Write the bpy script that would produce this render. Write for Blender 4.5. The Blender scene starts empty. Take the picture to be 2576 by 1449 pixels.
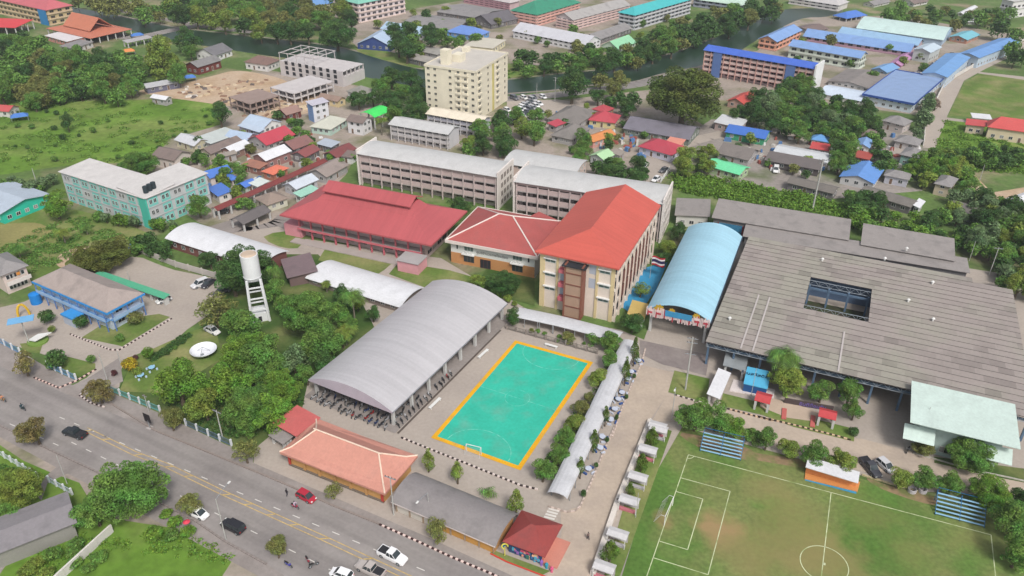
import bpy, math, random
import numpy as np
R=math.radians
random.seed(7)
S=bpy.context.scene
# ---------------------------------------------------------------- camera, world, sun, exposure
CAM_H=105.0; PITCH=R(31.085); ROLL=R(0.309); FD=2025.0; CXD,CYD=1288.0,724.5
cd=bpy.data.cameras.new("camera"); cam=bpy.data.objects.new("camera",cd); S.collection.objects.link(cam)
cam.location=(0,0,CAM_H); cam.rotation_mode='XYZ'
from mathutils import Matrix, Vector
cam.matrix_world=Matrix.Translation((0,0,CAM_H))@Matrix.Rotation(R(90)-PITCH,4,'X')@Matrix.Rotation(ROLL,4,'Z')
cd.sensor_width=36; cd.lens=36*FD/2576; cd.clip_start=1; cd.clip_end=6000
S.camera=cam; S.render.resolution_x=1024; S.render.resolution_y=576
W=bpy.data.worlds.new("World"); S.world=W; W.use_nodes=True
nt=W.node_tree; bg=nt.nodes['Background']; sk=nt.nodes.new('ShaderNodeTexSky'); sk.sky_type='NISHITA'; sk.sun_disc=False
SUN_EL,SUN_AZ=R(50),R(158)
sk.sun_elevation=SUN_EL; sk.sun_rotation=SUN_AZ; sk.air_density=1.0; sk.dust_density=4.0; sk.ozone_density=1.0
hs=nt.nodes.new('ShaderNodeHueSaturation'); hs.inputs['Saturation'].default_value=.38; nt.links.new(sk.outputs[0],hs.inputs['Color']); nt.links.new(hs.outputs[0],bg.inputs[0]); bg.inputs[1].default_value=0.105
sd=bpy.data.lights.new("sun",'SUN'); sd.energy=1.95; sd.angle=R(13); sd.color=(1,.96,.90)
sun=bpy.data.objects.new("sun",sd); S.collection.objects.link(sun)
dv=Vector((math.sin(SUN_AZ)*math.cos(SUN_EL),math.cos(SUN_AZ)*math.cos(SUN_EL),math.sin(SUN_EL)))
sun.rotation_euler=dv.to_track_quat('Z','Y').to_euler(); sun.location=(0,150,200)
S.view_settings.view_transform='Standard'; S.view_settings.look='None'; S.view_settings.exposure=0.5; S.view_settings.gamma=1
# ---------------------------------------------------------------- photo pixel -> place in the world
def ray(x,y):
    x=(x-CXD)/FD; y=-(y-CYD)/FD; c,s=math.cos(ROLL),math.sin(ROLL); x,y=c*x-s*y,s*x+c*y
    return (x,math.cos(PITCH)+y*math.sin(PITCH),-math.sin(PITCH)+y*math.cos(PITCH))
def P(x,y,z=0.0):
    d=ray(x,y); k=(CAM_H-z)/-d[2]; return Vector((d[0]*k,d[1]*k,z))
def proj(w):
    X,Yw,Zw=w[0],w[1],w[2]-CAM_H
    Y=Yw*math.cos(PITCH)-Zw*math.sin(PITCH); Z=Yw*math.sin(PITCH)+Zw*math.cos(PITCH)
    a,b=X/Y,Z/Y; c,s=math.cos(ROLL),math.sin(ROLL); a,b=c*a+s*b,-s*a+c*b
    return a*FD+CXD,-b*FD+CYD
def t(c,r,x,y): # detail-view coordinates to picture coordinates
    return ((0,637.3,1274.6,1905.1)[c]+x/3.84,(0,362.2,724.5,1073.3)[r]+y/3.84)
def zof(x,yt,yb):
    lo,hi=0.0,60.0
    for _ in range(40):
        m=(lo+hi)/2; w=P(x,yt,m)
        if proj((w[0],w[1],0))[1]<yb: lo=m
        else: hi=m
    return max(lo,1.0)
def mpp(x,y,z=0): # metres per picture pixel at that place
    w=P(x,y,z); return (w-Vector((0,0,CAM_H))).length/FD
# ---------------------------------------------------------------- materials
def lin(c): c/=255.; return c/12.92 if c<=.04045 else ((c+.055)/1.055)**2.4
def C(r,g,b,k=.78):
    k=min(k,.78)
    return (lin(r)*k,lin(g)*k,lin(b)*k)
MC={}
def mat(name,col,rough=.7,var=.12,scale=.35,var2=.06,scale2=3.0,col2=None,mix=(.45,.62),stretch=(1,1,1),metal=0,objcol=False,spec=.3,extra=None):
    if name in MC: return MC[name]
    m=bpy.data.materials.new(name); MC[name]=m; m.use_nodes=True; n=m.node_tree; b=n.nodes['Principled BSDF']
    b.inputs['Roughness'].default_value=rough; b.inputs['Metallic'].default_value=metal; b.inputs['Specular IOR Level'].default_value=spec
    def N(k): return n.nodes.new('ShaderNode'+k)
    L=n.links.new
    tc=N('TexCoord'); tc.name='Texture Coordinate'; mp=N('Mapping'); L(tc.outputs['Object'],mp.inputs[0]); mp.inputs['Scale'].default_value=stretch
    def noise(s,d=4):
        q=N('TexNoise'); q.inputs['Scale'].default_value=s; q.inputs['Detail'].default_value=d; L(mp.outputs[0],q.inputs[0]); return q
    base=N('RGB'); base.outputs[0].default_value=(*col,1); cur=base.outputs[0]
    if objcol:
        oi=N('ObjectInfo'); cur=oi.outputs['Color']
    if col2:
        q=noise(scale,5); mr=N('MapRange'); mr.inputs[1].default_value=mix[0]; mr.inputs[2].default_value=mix[1]; L(q.outputs[0],mr.inputs[0])
        mx=N('Mix'); mx.data_type='RGBA'; L(mr.outputs[0],mx.inputs[0]); L(cur,mx.inputs[6]); mx.inputs[7].default_value=(*col2,1); cur=mx.outputs[2]
    def mul(cur,fac_socket,lo,hi,a=.3,b_=.7):
        mr=N('MapRange'); mr.inputs[1].default_value=a; mr.inputs[2].default_value=b_; mr.inputs[3].default_value=lo; mr.inputs[4].default_value=hi; L(fac_socket,mr.inputs[0])
        v=N('VectorMath'); v.operation='SCALE'; L(cur,v.inputs[0]); L(mr.outputs[0],v.inputs['Scale']); return v.outputs[0]
    cur=mul(cur,noise(scale*.9+.01,5).outputs[0],1-var,1+var)
    cur=mul(cur,noise(scale2,3).outputs[0],1-var2,1+var2)
    if extra: cur=extra(n,N,L,mp,cur,mul)
    L(cur,b.inputs['Base Color']); return m
def ribs(axis,gap,lo=.98,hi=1.005):
    def ex(n,N,L,mp,cur,mul):
        w=N('TexWave'); w.wave_type='BANDS'; w.bands_direction=axis; w.inputs['Scale'].default_value=1/gap*.314; w.inputs['Distortion'].default_value=0; L(mp.outputs[0],w.inputs[0]); cur=mul(cur,w.outputs['Fac'],lo,hi,0,1)
        m3=N('Mapping'); m3.inputs['Scale'].default_value=(1.2,.06,.06) if axis=='X' else (.06,1.2,.06); L(n.nodes['Texture Coordinate'].outputs['Object'],m3.inputs[0])
        q=N('TexNoise'); q.inputs['Scale'].default_value=1.0; q.inputs['Detail'].default_value=4; L(m3.outputs[0],q.inputs[0]); return mul(cur,q.outputs[0],.94,1.04,.35,.65)
    return ex
def metalroof(name,col,axis,gap=.9,var=.05): return mat(name,col,rough=.5,var=var,scale=.12,var2=.03,scale2=2,extra=ribs(axis,gap))
def leafmat(name,objcol=True,col=(.05,.1,.02)):
    if name in MC: return MC[name]
    m=bpy.data.materials.new(name); MC[name]=m; m.use_nodes=True; n=m.node_tree; b=n.nodes['Principled BSDF']; L=n.links.new
    b.inputs['Roughness'].default_value=.55; b.inputs['Specular IOR Level'].default_value=.25
    oi=n.nodes.new('ShaderNodeObjectInfo'); g=n.nodes.new('ShaderNodeNewGeometry'); tc=n.nodes.new('ShaderNodeTexCoord')
    nz=n.nodes.new('ShaderNodeTexNoise'); nz.inputs['Scale'].default_value=5; nz.inputs['Detail'].default_value=2; L(tc.outputs['Object'],nz.inputs[0])
    m1=n.nodes.new('ShaderNodeMapRange'); m1.inputs[3].default_value=.75; m1.inputs[4].default_value=1.75; L(g.outputs['Random Per Island'],m1.inputs[0])
    m2=n.nodes.new('ShaderNodeMapRange'); m2.inputs[1].default_value=.32; m2.inputs[2].default_value=.68; m2.inputs[3].default_value=.6; m2.inputs[4].default_value=1.4; L(nz.outputs[0],m2.inputs[0])
    mm=n.nodes.new('ShaderNodeMath'); mm.operation='MULTIPLY'; L(m1.outputs[0],mm.inputs[0]); L(m2.outputs[0],mm.inputs[1])
    v=n.nodes.new('ShaderNodeVectorMath'); v.operation='SCALE'; L(mm.outputs[0],v.inputs['Scale'])
    if objcol: L(oi.outputs['Color'],v.inputs[0])
    else: v.inputs[0].default_value=col
    hu=n.nodes.new('ShaderNodeHueSaturation'); mh=n.nodes.new('ShaderNodeMapRange'); mh.inputs[1].default_value=.3; mh.inputs[2].default_value=.7; mh.inputs[3].default_value=.465; mh.inputs[4].default_value=.525
    n2=n.nodes.new('ShaderNodeTexNoise'); n2.inputs['Scale'].default_value=2.2; L(tc.outputs['Object'],n2.inputs[0]); L(n2.outputs[0],mh.inputs[0]); L(mh.outputs[0],hu.inputs['Hue']); L(v.outputs[0],hu.inputs['Color']); v=hu
    L(v.outputs[0],b.inputs['Base Color'])
    tr=n.nodes.new('ShaderNodeBsdfTranslucent'); L(v.outputs[0],tr.inputs[0])
    mx=n.nodes.new('ShaderNodeMixShader'); mx.inputs[0].default_value=.3; L(b.outputs[0],mx.inputs[1]); L(tr.outputs[0],mx.inputs[2])
    L(mx.outputs[0],n.nodes['Material Output'].inputs[0]); return m
def rgb(r,g,b,k=.78,**kw):
    return mat('paint_%d_%d_%d'%(r,g,b),C(r,g,b,k),**dict(dict(var=.06,var2=.04,rough=.65),**kw))
def roofm(r,g,b,k=.78):
    c=C(r,g,b,k); l_=sum(c)/3; c=tuple(q*.91+l_*.09 for q in c); dk=max(r,g,b)<180
    return mat('roof_%d_%d_%d'%(r,g,b),c,rough=.6,var=.06,scale=.3,var2=.06,scale2=2.2,stretch=(1,1,1),col2=tuple(q*(.74 if dk else .88)+.012 for q in c),mix=(.5,.68))
GLASS=mat('window_glass',(.03,.04,.045),rough=.15,var=.3,scale=.6,spec=.6)
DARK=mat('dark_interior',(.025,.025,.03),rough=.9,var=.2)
WHITE=rgb(232,232,230); BARK=mat('bark',(.11,.085,.06),rough=.9,var=.25,scale=1.5)
CONC=mat('bare_concrete',C(176,170,168),rough=.85,var=.14,scale=.5,var2=.1)
STEEL=mat('galvanised_steel',C(150,155,160),rough=.5,var=.1)
RUBBER=mat('rubber',(.015,.015,.016),rough=.8); PAINT=mat('car_paint',(1,1,1),rough=.25,var=.02,var2=.01,objcol=True,spec=.6)
LEAF=leafmat('foliage')
# ---------------------------------------------------------------- mesh helper
class MB:
    def __init__(s): s.v=[]; s.f=[]; s.m=[]
    def add(s,vs,fs,m=0):
        o=len(s.v); s.v+= [tuple(a) for a in vs]; s.f+=[tuple(i+o for i in f) for f in fs]; s.m+=[m]*len(fs); return s
    def box(s,x0,y0,z0,x1,y1,z1,m=0):
        return s.add([(x0,y0,z0),(x1,y0,z0),(x1,y1,z0),(x0,y1,z0),(x0,y0,z1),(x1,y0,z1),(x1,y1,z1),(x0,y1,z1)],
            [(0,3,2,1),(4,5,6,7),(0,1,5,4),(1,2,6,5),(2,3,7,6),(3,0,4,7)],m)
    def prism(s,pts,z0,z1,m=0,top=None):
        n=len(pts); tp=top or pts
        return s.add([(x,y,z0) for x,y in pts]+[(x,y,z1) for x,y in tp],[tuple(range(n))[::-1],tuple(range(n,2*n))]+[(i,(i+1)%n,(i+1)%n+n,i+n) for i in range(n)],m)
    def cyl(s,cx,cy,z0,z1,r,n=10,m=0,r1=None):
        r1=r if r1 is None else r1; a=[2*math.pi*i/n for i in range(n)]
        return s.prism([(cx+r*math.cos(q),cy+r*math.sin(q)) for q in a],z0,z1,m,[(cx+r1*math.cos(q),cy+r1*math.sin(q)) for q in a])
    def tube(s,a,b,r,n=6,m=0,r1=None):
        a=Vector(a);b=Vector(b);d=(b-a).normalized();u=d.orthogonal().normalized();w=d.cross(u);r1=r if r1 is None else r1
        vs=[a+(u*math.cos(2*math.pi*i/n)+w*math.sin(2*math.pi*i/n))*r for i in range(n)]+[b+(u*math.cos(2*math.pi*i/n)+w*math.sin(2*math.pi*i/n))*r1 for i in range(n)]
        return s.add(vs,[tuple(range(n))[::-1],tuple(range(n,2*n))]+[(i,(i+1)%n,(i+1)%n+n,i+n) for i in range(n)],m)
    def extr(s,prof,a0,a1,axis='x',m=0):
        # closed profile in (c,z) extruded along axis from a0 to a1
        n=len(prof)
        f=(lambda a,c,z:(a,c,z)) if axis=='x' else (lambda a,c,z:(c,a,z))
        return s.add([f(a0,c,z) for c,z in prof]+[f(a1,c,z) for c,z in prof],[tuple(range(n))[::-1],tuple(range(n,2*n))]+[(i,(i+1)%n,(i+1)%n+n,i+n) for i in range(n)],m)
    def mesh(s,name,mats):
        me=bpy.data.meshes.new(name); me.from_pydata(s.v,[],s.f)
        for m in (mats if isinstance(mats,(list,tuple)) else [mats]): me.materials.append(m)
        me.polygons.foreach_set('material_index',s.m); me.update()
        import bmesh as _b
        bm=_b.new(); bm.from_mesh(me); _b.ops.recalc_face_normals(bm,faces=bm.faces); bm.to_mesh(me); bm.free()
        return me
    def build(s,name,mats,parent=None,loc=(0,0,0),rz=0): return link(name,s.mesh(name,mats),parent,loc,rz)
def link(name,me,parent=None,loc=(0,0,0),rz=0,sc=None):
    o=bpy.data.objects.new(name,me); S.collection.objects.link(o); o.parent=parent; o.location=loc; o.rotation_euler=(0,0,rz)
    if sc: o.scale=sc
    return o
def tag(o,label,cat,group=None,kind=None):
    if label: o['label']=label
    if cat: o['category']=cat
    if group: o['group']=group
    if kind: o['kind']=kind
    return o
def thing(name,label,cat,loc,rz=0,group=None,sc=None):
    return tag(link(name,None,None,loc,rz,sc),label,cat,group)
def copytree(o,loc,rz,label=None,sc=None,color=None):
    r=o.copy(); S.collection.objects.link(r); r.location=loc; r.rotation_euler=(0,0,rz)
    if label: r['label']=label
    if sc: r.scale=sc
    for ch in list(o.children):
        c=ch.copy(); S.collection.objects.link(c); c.parent=r
        if color and ch.name.startswith(('body','roof','tank')): c.color=color
        for g in ch.children:
            d=g.copy(); S.collection.objects.link(d); d.parent=c
    return r
# ---------------------------------------------------------------- ground sheets
LV=[0.0]
def sheet(name,pts,m,z=None,kind='structure',px=True,h=None):
    if z is None: LV[0]+=.0018; z=LV[0]
    ps=[P(*p,0) if px else Vector((p[0],p[1],0)) for p in pts]
    me=bpy.data.meshes.new(name)
    if h: # raised slab
        mb=MB(); mb.prism([(p.x,p.y) for p in ps],0,h); return tag(mb.build(name,m),None,None,kind=kind)
    me.from_pydata([(p.x,p.y,z) for p in ps],[],[tuple(range(len(ps)))]); me.materials.append(m); me.update()
    if me.polygons[0].normal.z<0: me.flip_normals()
    return tag(link(name,me),None,None,kind=kind)
def ribbon(pts,w,z,mb,m=0):
    for a,b in zip(pts,pts[1:]):
        d=(b-a); 
        if d.length<1e-4: continue
        d.normalize(); n=Vector((-d.y,d.x,0))*w/2
        mb.add([(a.x+n.x,a.y+n.y,z),(a.x-n.x,a.y-n.y,z),(b.x-n.x,b.y-n.y,z),(b.x+n.x,b.y+n.y,z)],[(0,1,2,3)],m)
def smooth_poly(pts,k=4,closed=True):
    out=[];n=len(pts)
    for i in range(n if closed else n-1):
        p0,p1,p2,p3=[Vector((*pts[(i+j)%n] ,0)) if closed else Vector((*pts[min(max(i+j,0),n-1)],0)) for j in (-1,0,1,2)]
        for q in range(k):
            u=q/k; v=.5*((2*p1)+(-p0+p2)*u+(2*p0-5*p1+4*p2-p3)*u*u+(-p0+3*p1-3*p2+p3)*u**3); out.append((v.x,v.y))
    if not closed: out.append(pts[-1])
    return out
grass_base=mat('scrub_ground',C(95,120,62),rough=.95,col2=C(150,138,112),scale=.05,mix=(.5,.68),var=.22,var2=.18,scale2=.7)
def gmat(name,c1,c2,scale=.08,mix=(.42,.66),var=.16,var2=.12,s2=1.2): return mat(name,c1,rough=.95,col2=c2,scale=scale,mix=mix,var=var,var2=var2,scale2=s2,spec=.15)
M_MEADOW=gmat('meadow_grass',C(102,136,52),C(122,140,72),.05,(.45,.62),.22,.2,.5)
M_LAWN=gmat('lawn_grass',C(104,128,62),C(140,140,92),.12)
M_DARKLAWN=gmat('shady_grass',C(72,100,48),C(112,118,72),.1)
M_BROWNF=gmat('dry_field',C(148,142,92),C(108,132,66),.06)
M_CONC=gmat('yard_concrete',C(186,175,165),C(166,156,148),.1,(.4,.7),.09,.06,1.5)
M_CONCD=gmat('worn_concrete',C(160,152,148),C(138,130,126),.12,(.4,.7),.12,.08,1.5)
def lanes(n,N,L,mp,cur,mul):
    m2=N('Mapping'); L(n.nodes['Texture Coordinate'].outputs['Object'],m2.inputs[0]) if 'Texture Coordinate' in n.nodes else None
    m2.inputs['Rotation'].default_value=(0,0,R(28.5)); m3=N('Mapping'); L(m2.outputs[0],m3.inputs[0]); m3.inputs['Scale'].default_value=(.02,.55,1)
    q=N('TexNoise'); q.inputs['Scale'].default_value=1; q.inputs['Detail'].default_value=3; L(m3.outputs[0],q.inputs[0]); return mul(cur,q.outputs[0],.88,1.1,.35,.65)
M_ASPH=mat('road_asphalt',C(156,150,147),rough=.9,col2=C(142,136,134),scale=.08,mix=(.42,.66),var=.07,var2=.06,scale2=1.5,spec=.15,extra=lanes)
M_DRIVE=gmat('driveway_concrete',C(194,178,162),C(176,162,150),.12,(.45,.7),.08,.06,1.5)
M_SAND=gmat('building_sand',C(205,182,158),C(176,150,122),.1,(.4,.65),.12,.1,.9)
M_DIRT=gmat('dusty_ground',C(168,156,146),C(128,128,98),.07,(.48,.66),.14,.12,.9)
M_TOWN=gmat('town_ground',C(158,150,144),C(104,116,78),.05,(.5,.64),.14,.12,.9)
M_WATER=mat('canal_water',C(38,62,46),rough=.3,var=.12,scale=.05,var2=.04,spec=.5)
# ---------------------------------------------------------------- windows and facades
WM={}; WRG=random.Random(2); CURT=mat('curtained_glass',C(150,150,150),rough=.4,var=.25,scale=1.5)
def winmesh(w,h,fc=WHITE,gl=GLASS,n=2,hood=False):
    k=(round(w,2),round(h,2),fc.name,gl.name,n,hood)
    if k in WM: return WM[k]
    mb=MB(); t_=.07; mb.box(-w/2,-.05,0,w/2,-.0,t_); mb.box(-w/2,-.05,h-t_,w/2,0,h)
    for i in range(n+1):
        x=-w/2+(w-t_)*i/n; mb.box(x,-.05,t_,x+t_,0,h-t_)
    mb.box(-w/2+t_,-.02,t_,w/2-t_,.0,h-t_,1)
    if hood: mb.box(-w/2-.3,-.55,h+.22,w/2+.3,0,h+.32); mb.box(-w/2-.3,-.55,h+.05,w/2+.3,-.5,h+.22)
    WM[k]=mb.mesh('window',[fc,gl]); return WM[k]
class Bld: pass
def face(b,f,s,z,out=.01):
    # point on a face in the thing's own frame
    if f=='R': return (b.x0+s,b.y0-out,z),0
    if f=='L': return (b.x0-out,b.y0+s,z),R(-90)
    if f=='B': return (b.x0+s,b.y1+out,z),R(180)
    return (b.x1+out,b.y0+s,z),R(90)
def flen(b,f): return b.x1-b.x0 if f in 'RB' else b.y1-b.y0
def windows(b,f,n,st=None,w=1.3,h=1.2,fc=WHITE,gl=GLASS,sill=.95,m=1.0,div=2,hood=False,z0=0,out=.01,skip=(),name='window'):
    st=st or b.st; H=(b.h-z0)/st; Lf=flen(b,f); me=winmesh(w,min(h,H-.5),fc,gl,div,hood)
    for k in range(st):
        for i in range(n):
            if (i,k) in skip: continue
            s=m+(Lf-2*m)*(i+.5)/n
            if gl is GLASS: me=winmesh(w,min(h,H-.5),fc,WRG.choice([GLASS,GLASS,CURT,DARK]),div,hood)
            loc,rz=face(b,f,s,z0+k*H+min(sill,H-h-.15) if H-h-.15>.2 else z0+k*H+.3,out)
            link(name,me,b.o,loc,rz)
def fbox(b,f,s0,s1,z0,z1,o0,o1,mb,m=0):
    # box against a face: s along it, o outward
    if f=='R': mb.box(b.x0+s0,b.y0-o1,z0,b.x0+s1,b.y0-o0,z1,m)
    elif f=='L': mb.box(b.x0-o1,b.y0+s0,z0,b.x0-o0,b.y0+s1,z1,m)
    elif f=='B': mb.box(b.x0+s0,b.y1+o0,z0,b.x0+s1,b.y1+o1,z1,m)
    else: mb.box(b.x1+o0,b.y0+s0,z0,b.x1+o1,b.y0+s1,z1,m)
def fpart(b,name,m,f,s0,s1,z0,z1,o0,o1): 
    mb=MB(); fbox(b,f,s0,s1,z0,z1,o0,o1,mb); return mb.build(name,m,b.o)
def gallery(b,f,pm,cm,ncol,depth=1.6,ph=1.1,slab=CONC,st=None,rail_from=1,back=True,inset=.0):
    st=st or b.st; H=b.h/st; Lf=flen(b,f)
    for k in range(1,st+0):
        fpart(b,'floor_slab',slab,f,0.02,Lf-.02,k*H-.25,k*H,.0,depth)
        fpart(b,'parapet',pm,f,0,Lf,k*H+.002,k*H+ph,depth-.15,depth)
    for i in range(ncol+1):
        s=.0+(Lf-.35)*i/ncol
        fpart(b,'column',cm,f,s,s+.35,0,b.h-.02,depth+.003,depth+.32)
def building(name,label,cat,N,Lp,Rp,yb=None,z=None,roof='gable',rh=None,wall=None,rm=None,st=1,ov=.6,win=2,axis=None,kind_open=False,wfc=WHITE,ww=1.3,wh=1.15,thick=.14,ridge=None,group=None,wallz0=0,inL=0,inR=0,gl=GLASS,hipf=.5,fascia=None,door=True,minL=None):
    zz=z if z is not None else zof(N[0],N[1],yb)
    n=P(*N,zz); l=P(*Lp,zz)-n; r=P(*Rp,zz)-n
    aR=math.atan2(r.y,r.x); aL=math.atan2(l.y,l.x)-math.pi/2
    e=(aL-aR+math.pi)%(2*math.pi)-math.pi
    wR,wL=r.length,l.length
    a=aR+e*(wL/(wL+wR)); W_=max(wR*math.cos(aR-a),2.); D=max(wL*math.cos(aL-a),2.)
    o=thing(name,label,cat,(n.x,n.y,0),a,group)
    b=Bld(); b.o=o; b.W=W_; b.D=D; b.z=zz; b.st=st; b.a=a
    b.x0=ov;b.y0=ov;b.x1=W_-ov;b.y1=D-ov
    axis=axis or ('x' if W_>=D else 'y'); b.axis=axis
    A,Bw=(W_,D) if axis=='x' else (D,W_)
    if rh is None: rh={'gable':.22,'hip':.25,'arch':.18,'shed':.06,'flat':.0}[roof]*Bw
    b.rh=rh; b.h=zz-(.02 if roof!='flat' else 0)
    wall=wall or WHITE; rm=rm or roofm(200,200,205)
    mb=MB(); T=thick
    if roof=='gable': mb.extr([(0,zz),(Bw/2,zz+rh),(Bw,zz),(Bw,zz-T),(Bw/2,zz+rh-T),(0,zz-T)],0,A,axis)
    elif roof=='shed': # high on the far side
        pr=[(0,zz),(Bw,zz+rh),(Bw,zz+rh-T),(0,zz-T)]; mb.extr(pr,0,A,axis)
    elif roof=='flat': mb.box(0,0,zz-T,W_,D,zz)
    elif roof=='arch':
        q=14; rad=(Bw*Bw/4+rh*rh)/(2*rh); th=math.asin(min(1,Bw/2/rad)); cz=zz+rh-rad
        if rh>Bw/2: th=math.pi-th
        up=[(Bw/2-rad*math.sin(th-2*th*i/q),cz+rad*math.cos(th-2*th*i/q)) for i in range(q+1)]
        mb.extr(up+[(c,z_-T) for c,z_ in up[::-1]],0,A,axis); b.arch=up
    elif roof=='hip':
        rl=min(Bw/2*hipf*2,A/2-.05)
        if axis=='x': top=[(rl,D/2,zz+rh),(W_-rl,D/2,zz+rh)]
        else: top=[(W_/2,rl,zz+rh),(W_/2,D-rl,zz+rh)]
        bs=[(0,0,zz),(W_,0,zz),(W_,D,zz),(0,D,zz)]; lo=[(x,y,zz-T) for x,y,_ in bs]
        fx=[(0,1,5,4),(1,2,5),(2,3,4,5),(3,0,4)] if axis=='x' else [(0,1,4),(1,2,5,4),(2,3,5),(3,0,4,5)]
        mb.add(bs+top+lo,fx+[(0,6,7,1),(1,7,8,2),(2,8,9,3),(3,9,6,0),(9,8,7,6)])
        b.top=top
    rf=mb.build('roof',rm,o); b.roof=rf
    if ridge:
        q=MB()
        if roof=='hip':
            c=[(0,0,zz),(W_,0,zz),(W_,D,zz),(0,D,zz)]; t0,t1=b.top
            prs=[(t0,t1),(c[0],t0),(c[3 if axis=='x' else 1],t0),(c[2],t1),(c[1 if axis=='x' else 3],t1)]
            for u,v in prs: q.tube((u[0],u[1],u[2]+.03),(v[0],v[1],v[2]+.03),.2,6)
        elif roof=='gable':
            if axis=='x': q.tube((0,D/2,zz+rh+.02),(W_,D/2,zz+rh+.02),.15)
            else: q.tube((W_/2,0,zz+rh+.02),(W_/2,D,zz+rh+.02),.15)
        q.build('ridge_cap',ridge,o)
    if kind_open=='ends':
        for i in range(8):
            for yy in (b.y0,b.y1): link('column',winc('column_sq',.28,b.h-.1),o,(b.x0+.3+(b.x1-b.x0-.6)*i/7,yy,0))
    elif kind_open:
        nx=max(2,int(round((b.x1-b.x0)/4.5))); ny=max(1,int(round((b.y1-b.y0)/5)))
        cm=winc('column_sq',.22,b.h-.1)
        for i in range(nx+1):
            for j in range(ny+1):
                if (0<i<nx) and (0<j<ny): continue
                link('column',cm,o,(b.x0+(b.x1-b.x0)*i/nx,b.y0+(b.y1-b.y0)*j/ny,0))
    else:
        mb=MB(); x0,y0,x1,y1=b.x0+inL,b.y0+inR,b.x1,b.y1
        hw=zz-T-.01
        if roof=='gable':
            c0,c1=(y0,y1) if axis=='x' else (x0,x1)
            zc=lambda c:zz+rh*(1-abs(c-Bw/2)/(Bw/2))-T-.01
            pr=[(c0,wallz0),(c1,wallz0),(c1,zc(c1)),(Bw/2,zz+rh-T-.01),(c0,zc(c0))]
            mb.extr(pr,*((x0,x1) if axis=='x' else (y0,y1)),axis)
        elif roof=='arch':
            c0,c1=(y0,y1) if axis=='x' else (x0,x1)
            pts=[(c,z_-T-.01) for c,z_ in b.arch if c0<c<c1]
            pr=[(c1,wallz0),(c0,wallz0),(c0,zz-T-.01)]+pts+[(c1,zz-T-.01)]
            mb.extr(pr[::-1],*((x0,x1) if axis=='x' else (y0,y1)),axis)
        elif roof=='shed':
            c0,c1=(y0,y1) if axis=='x' else (x0,x1)
            zc=lambda c:zz+rh*c/Bw-T-.01
            mb.extr([(c0,wallz0),(c1,wallz0),(c1,zc(c1)),(c0,zc(c0))],*((x0,x1) if axis=='x' else (y0,y1)),axis)
        else: mb.box(x0,y0,wallz0,x1,y1,hw)
        mb.build('wall',wall,o)
        if win:
            for f in ('R','L'):
                nn=max(1,int(flen(b,f)/(win if win>1 else 3.2)/1.6+.5)) if win is not True else max(1,int(flen(b,f)/3.4))
                sk={(nn//2,0)} if (door and f==('R' if W_>=D else 'L')) else ()
                windows(b,f,nn,w=ww,h=min(wh,zz/st-1.0) if zz/st>1.8 else .6,fc=wfc,gl=gl,m=.6,skip=sk)
                if sk:
                    Lf=flen(b,f); s=.6+(Lf-1.2)*(nn//2+.5)/nn; loc,rz=face(b,f,s,.02)
                    link('door',winmesh(1.0,min(2.0,zz-.4),wfc,DOORM,1),o,loc,rz)
    if roof=='flat' and fascia:
        q=MB(); q.box(0,-.15,zz-.5,W_,-.003,zz+.35); q.box(0,D+.003,zz-.5,W_,D+.15,zz+.35); q.box(-.15,-.15,zz-.5,-.003,D+.15,zz+.35); q.box(W_+.003,-.15,zz-.5,W_+.15,D+.15,zz+.35)
        q.build('parapet',fascia,o)
    return b
DOORM=mat('door_paint',C(120,96,80),rough=.6)
def winc(k,r,h,m=None):
    key=(k,r,round(h,1),m.name if m else '')
    if key not in WM:
        mb=MB(); mb.box(-r,-r,0,r,r,h); WM[key]=mb.mesh('column',m or rgb(205,205,203))
    return WM[key]
# ---------------------------------------------------------------- foliage
def leafmesh(name,lobes,nleaf,ls,seed,flat=.5,droop=0,core=True,mats=None):
    rg=np.random.default_rng(seed); V=[];F=[]
    C0=[];D0=[];S0=[]
    for (cx,cy,cz,r) in lobes:
        n=max(8,int(nleaf*(r/.2)**2)); d=rg.normal(size=(n,3)); d/=np.linalg.norm(d,axis=1)[:,None]
        d[:,2]=np.where((d[:,2]<-.35)&(rg.random(n)<.7),-d[:,2],d[:,2])
        rr=r*(.72+.4*rg.random(n)**.6); c=np.array([cx,cy,cz])+d*rr[:,None]*[1,1,.85]
        C0.append(c);D0.append(d);S0.append(ls*(.6+.8*rg.random(n)))
    c=np.vstack(C0);d=np.vstack(D0);s=np.concatenate(S0);n=len(c)
    nrm=d*.55+[0,0,.45]+rg.normal(size=(n,3))*.55; nrm/=np.linalg.norm(nrm,axis=1)[:,None]
    a=np.cross(nrm,rg.normal(size=(n,3))); a/=np.linalg.norm(a,axis=1)[:,None]; b=np.cross(nrm,a)
    a*=s[:,None]*.5; b*=s[:,None]*.34
    k=rg.uniform(.5,1.3,size=(n,1))
    vs=np.stack([c-a,c-b*k,c+a,c+b],1).reshape(-1,3)
    me=bpy.data.meshes.new(name); me.vertices.add(4*n); me.vertices.foreach_set('co',vs.ravel().astype(np.float32))
    me.loops.add(4*n); me.loops.foreach_set('vertex_index',np.arange(4*n,dtype=np.int32))
    me.polygons.add(n); me.polygons.foreach_set('loop_start',np.arange(0,4*n,4,dtype=np.int32)); me.polygons.foreach_set('loop_total',np.full(n,4,np.int32))
    me.update(calc_edges=True); me.materials.append(mats or LEAF); return me
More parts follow.
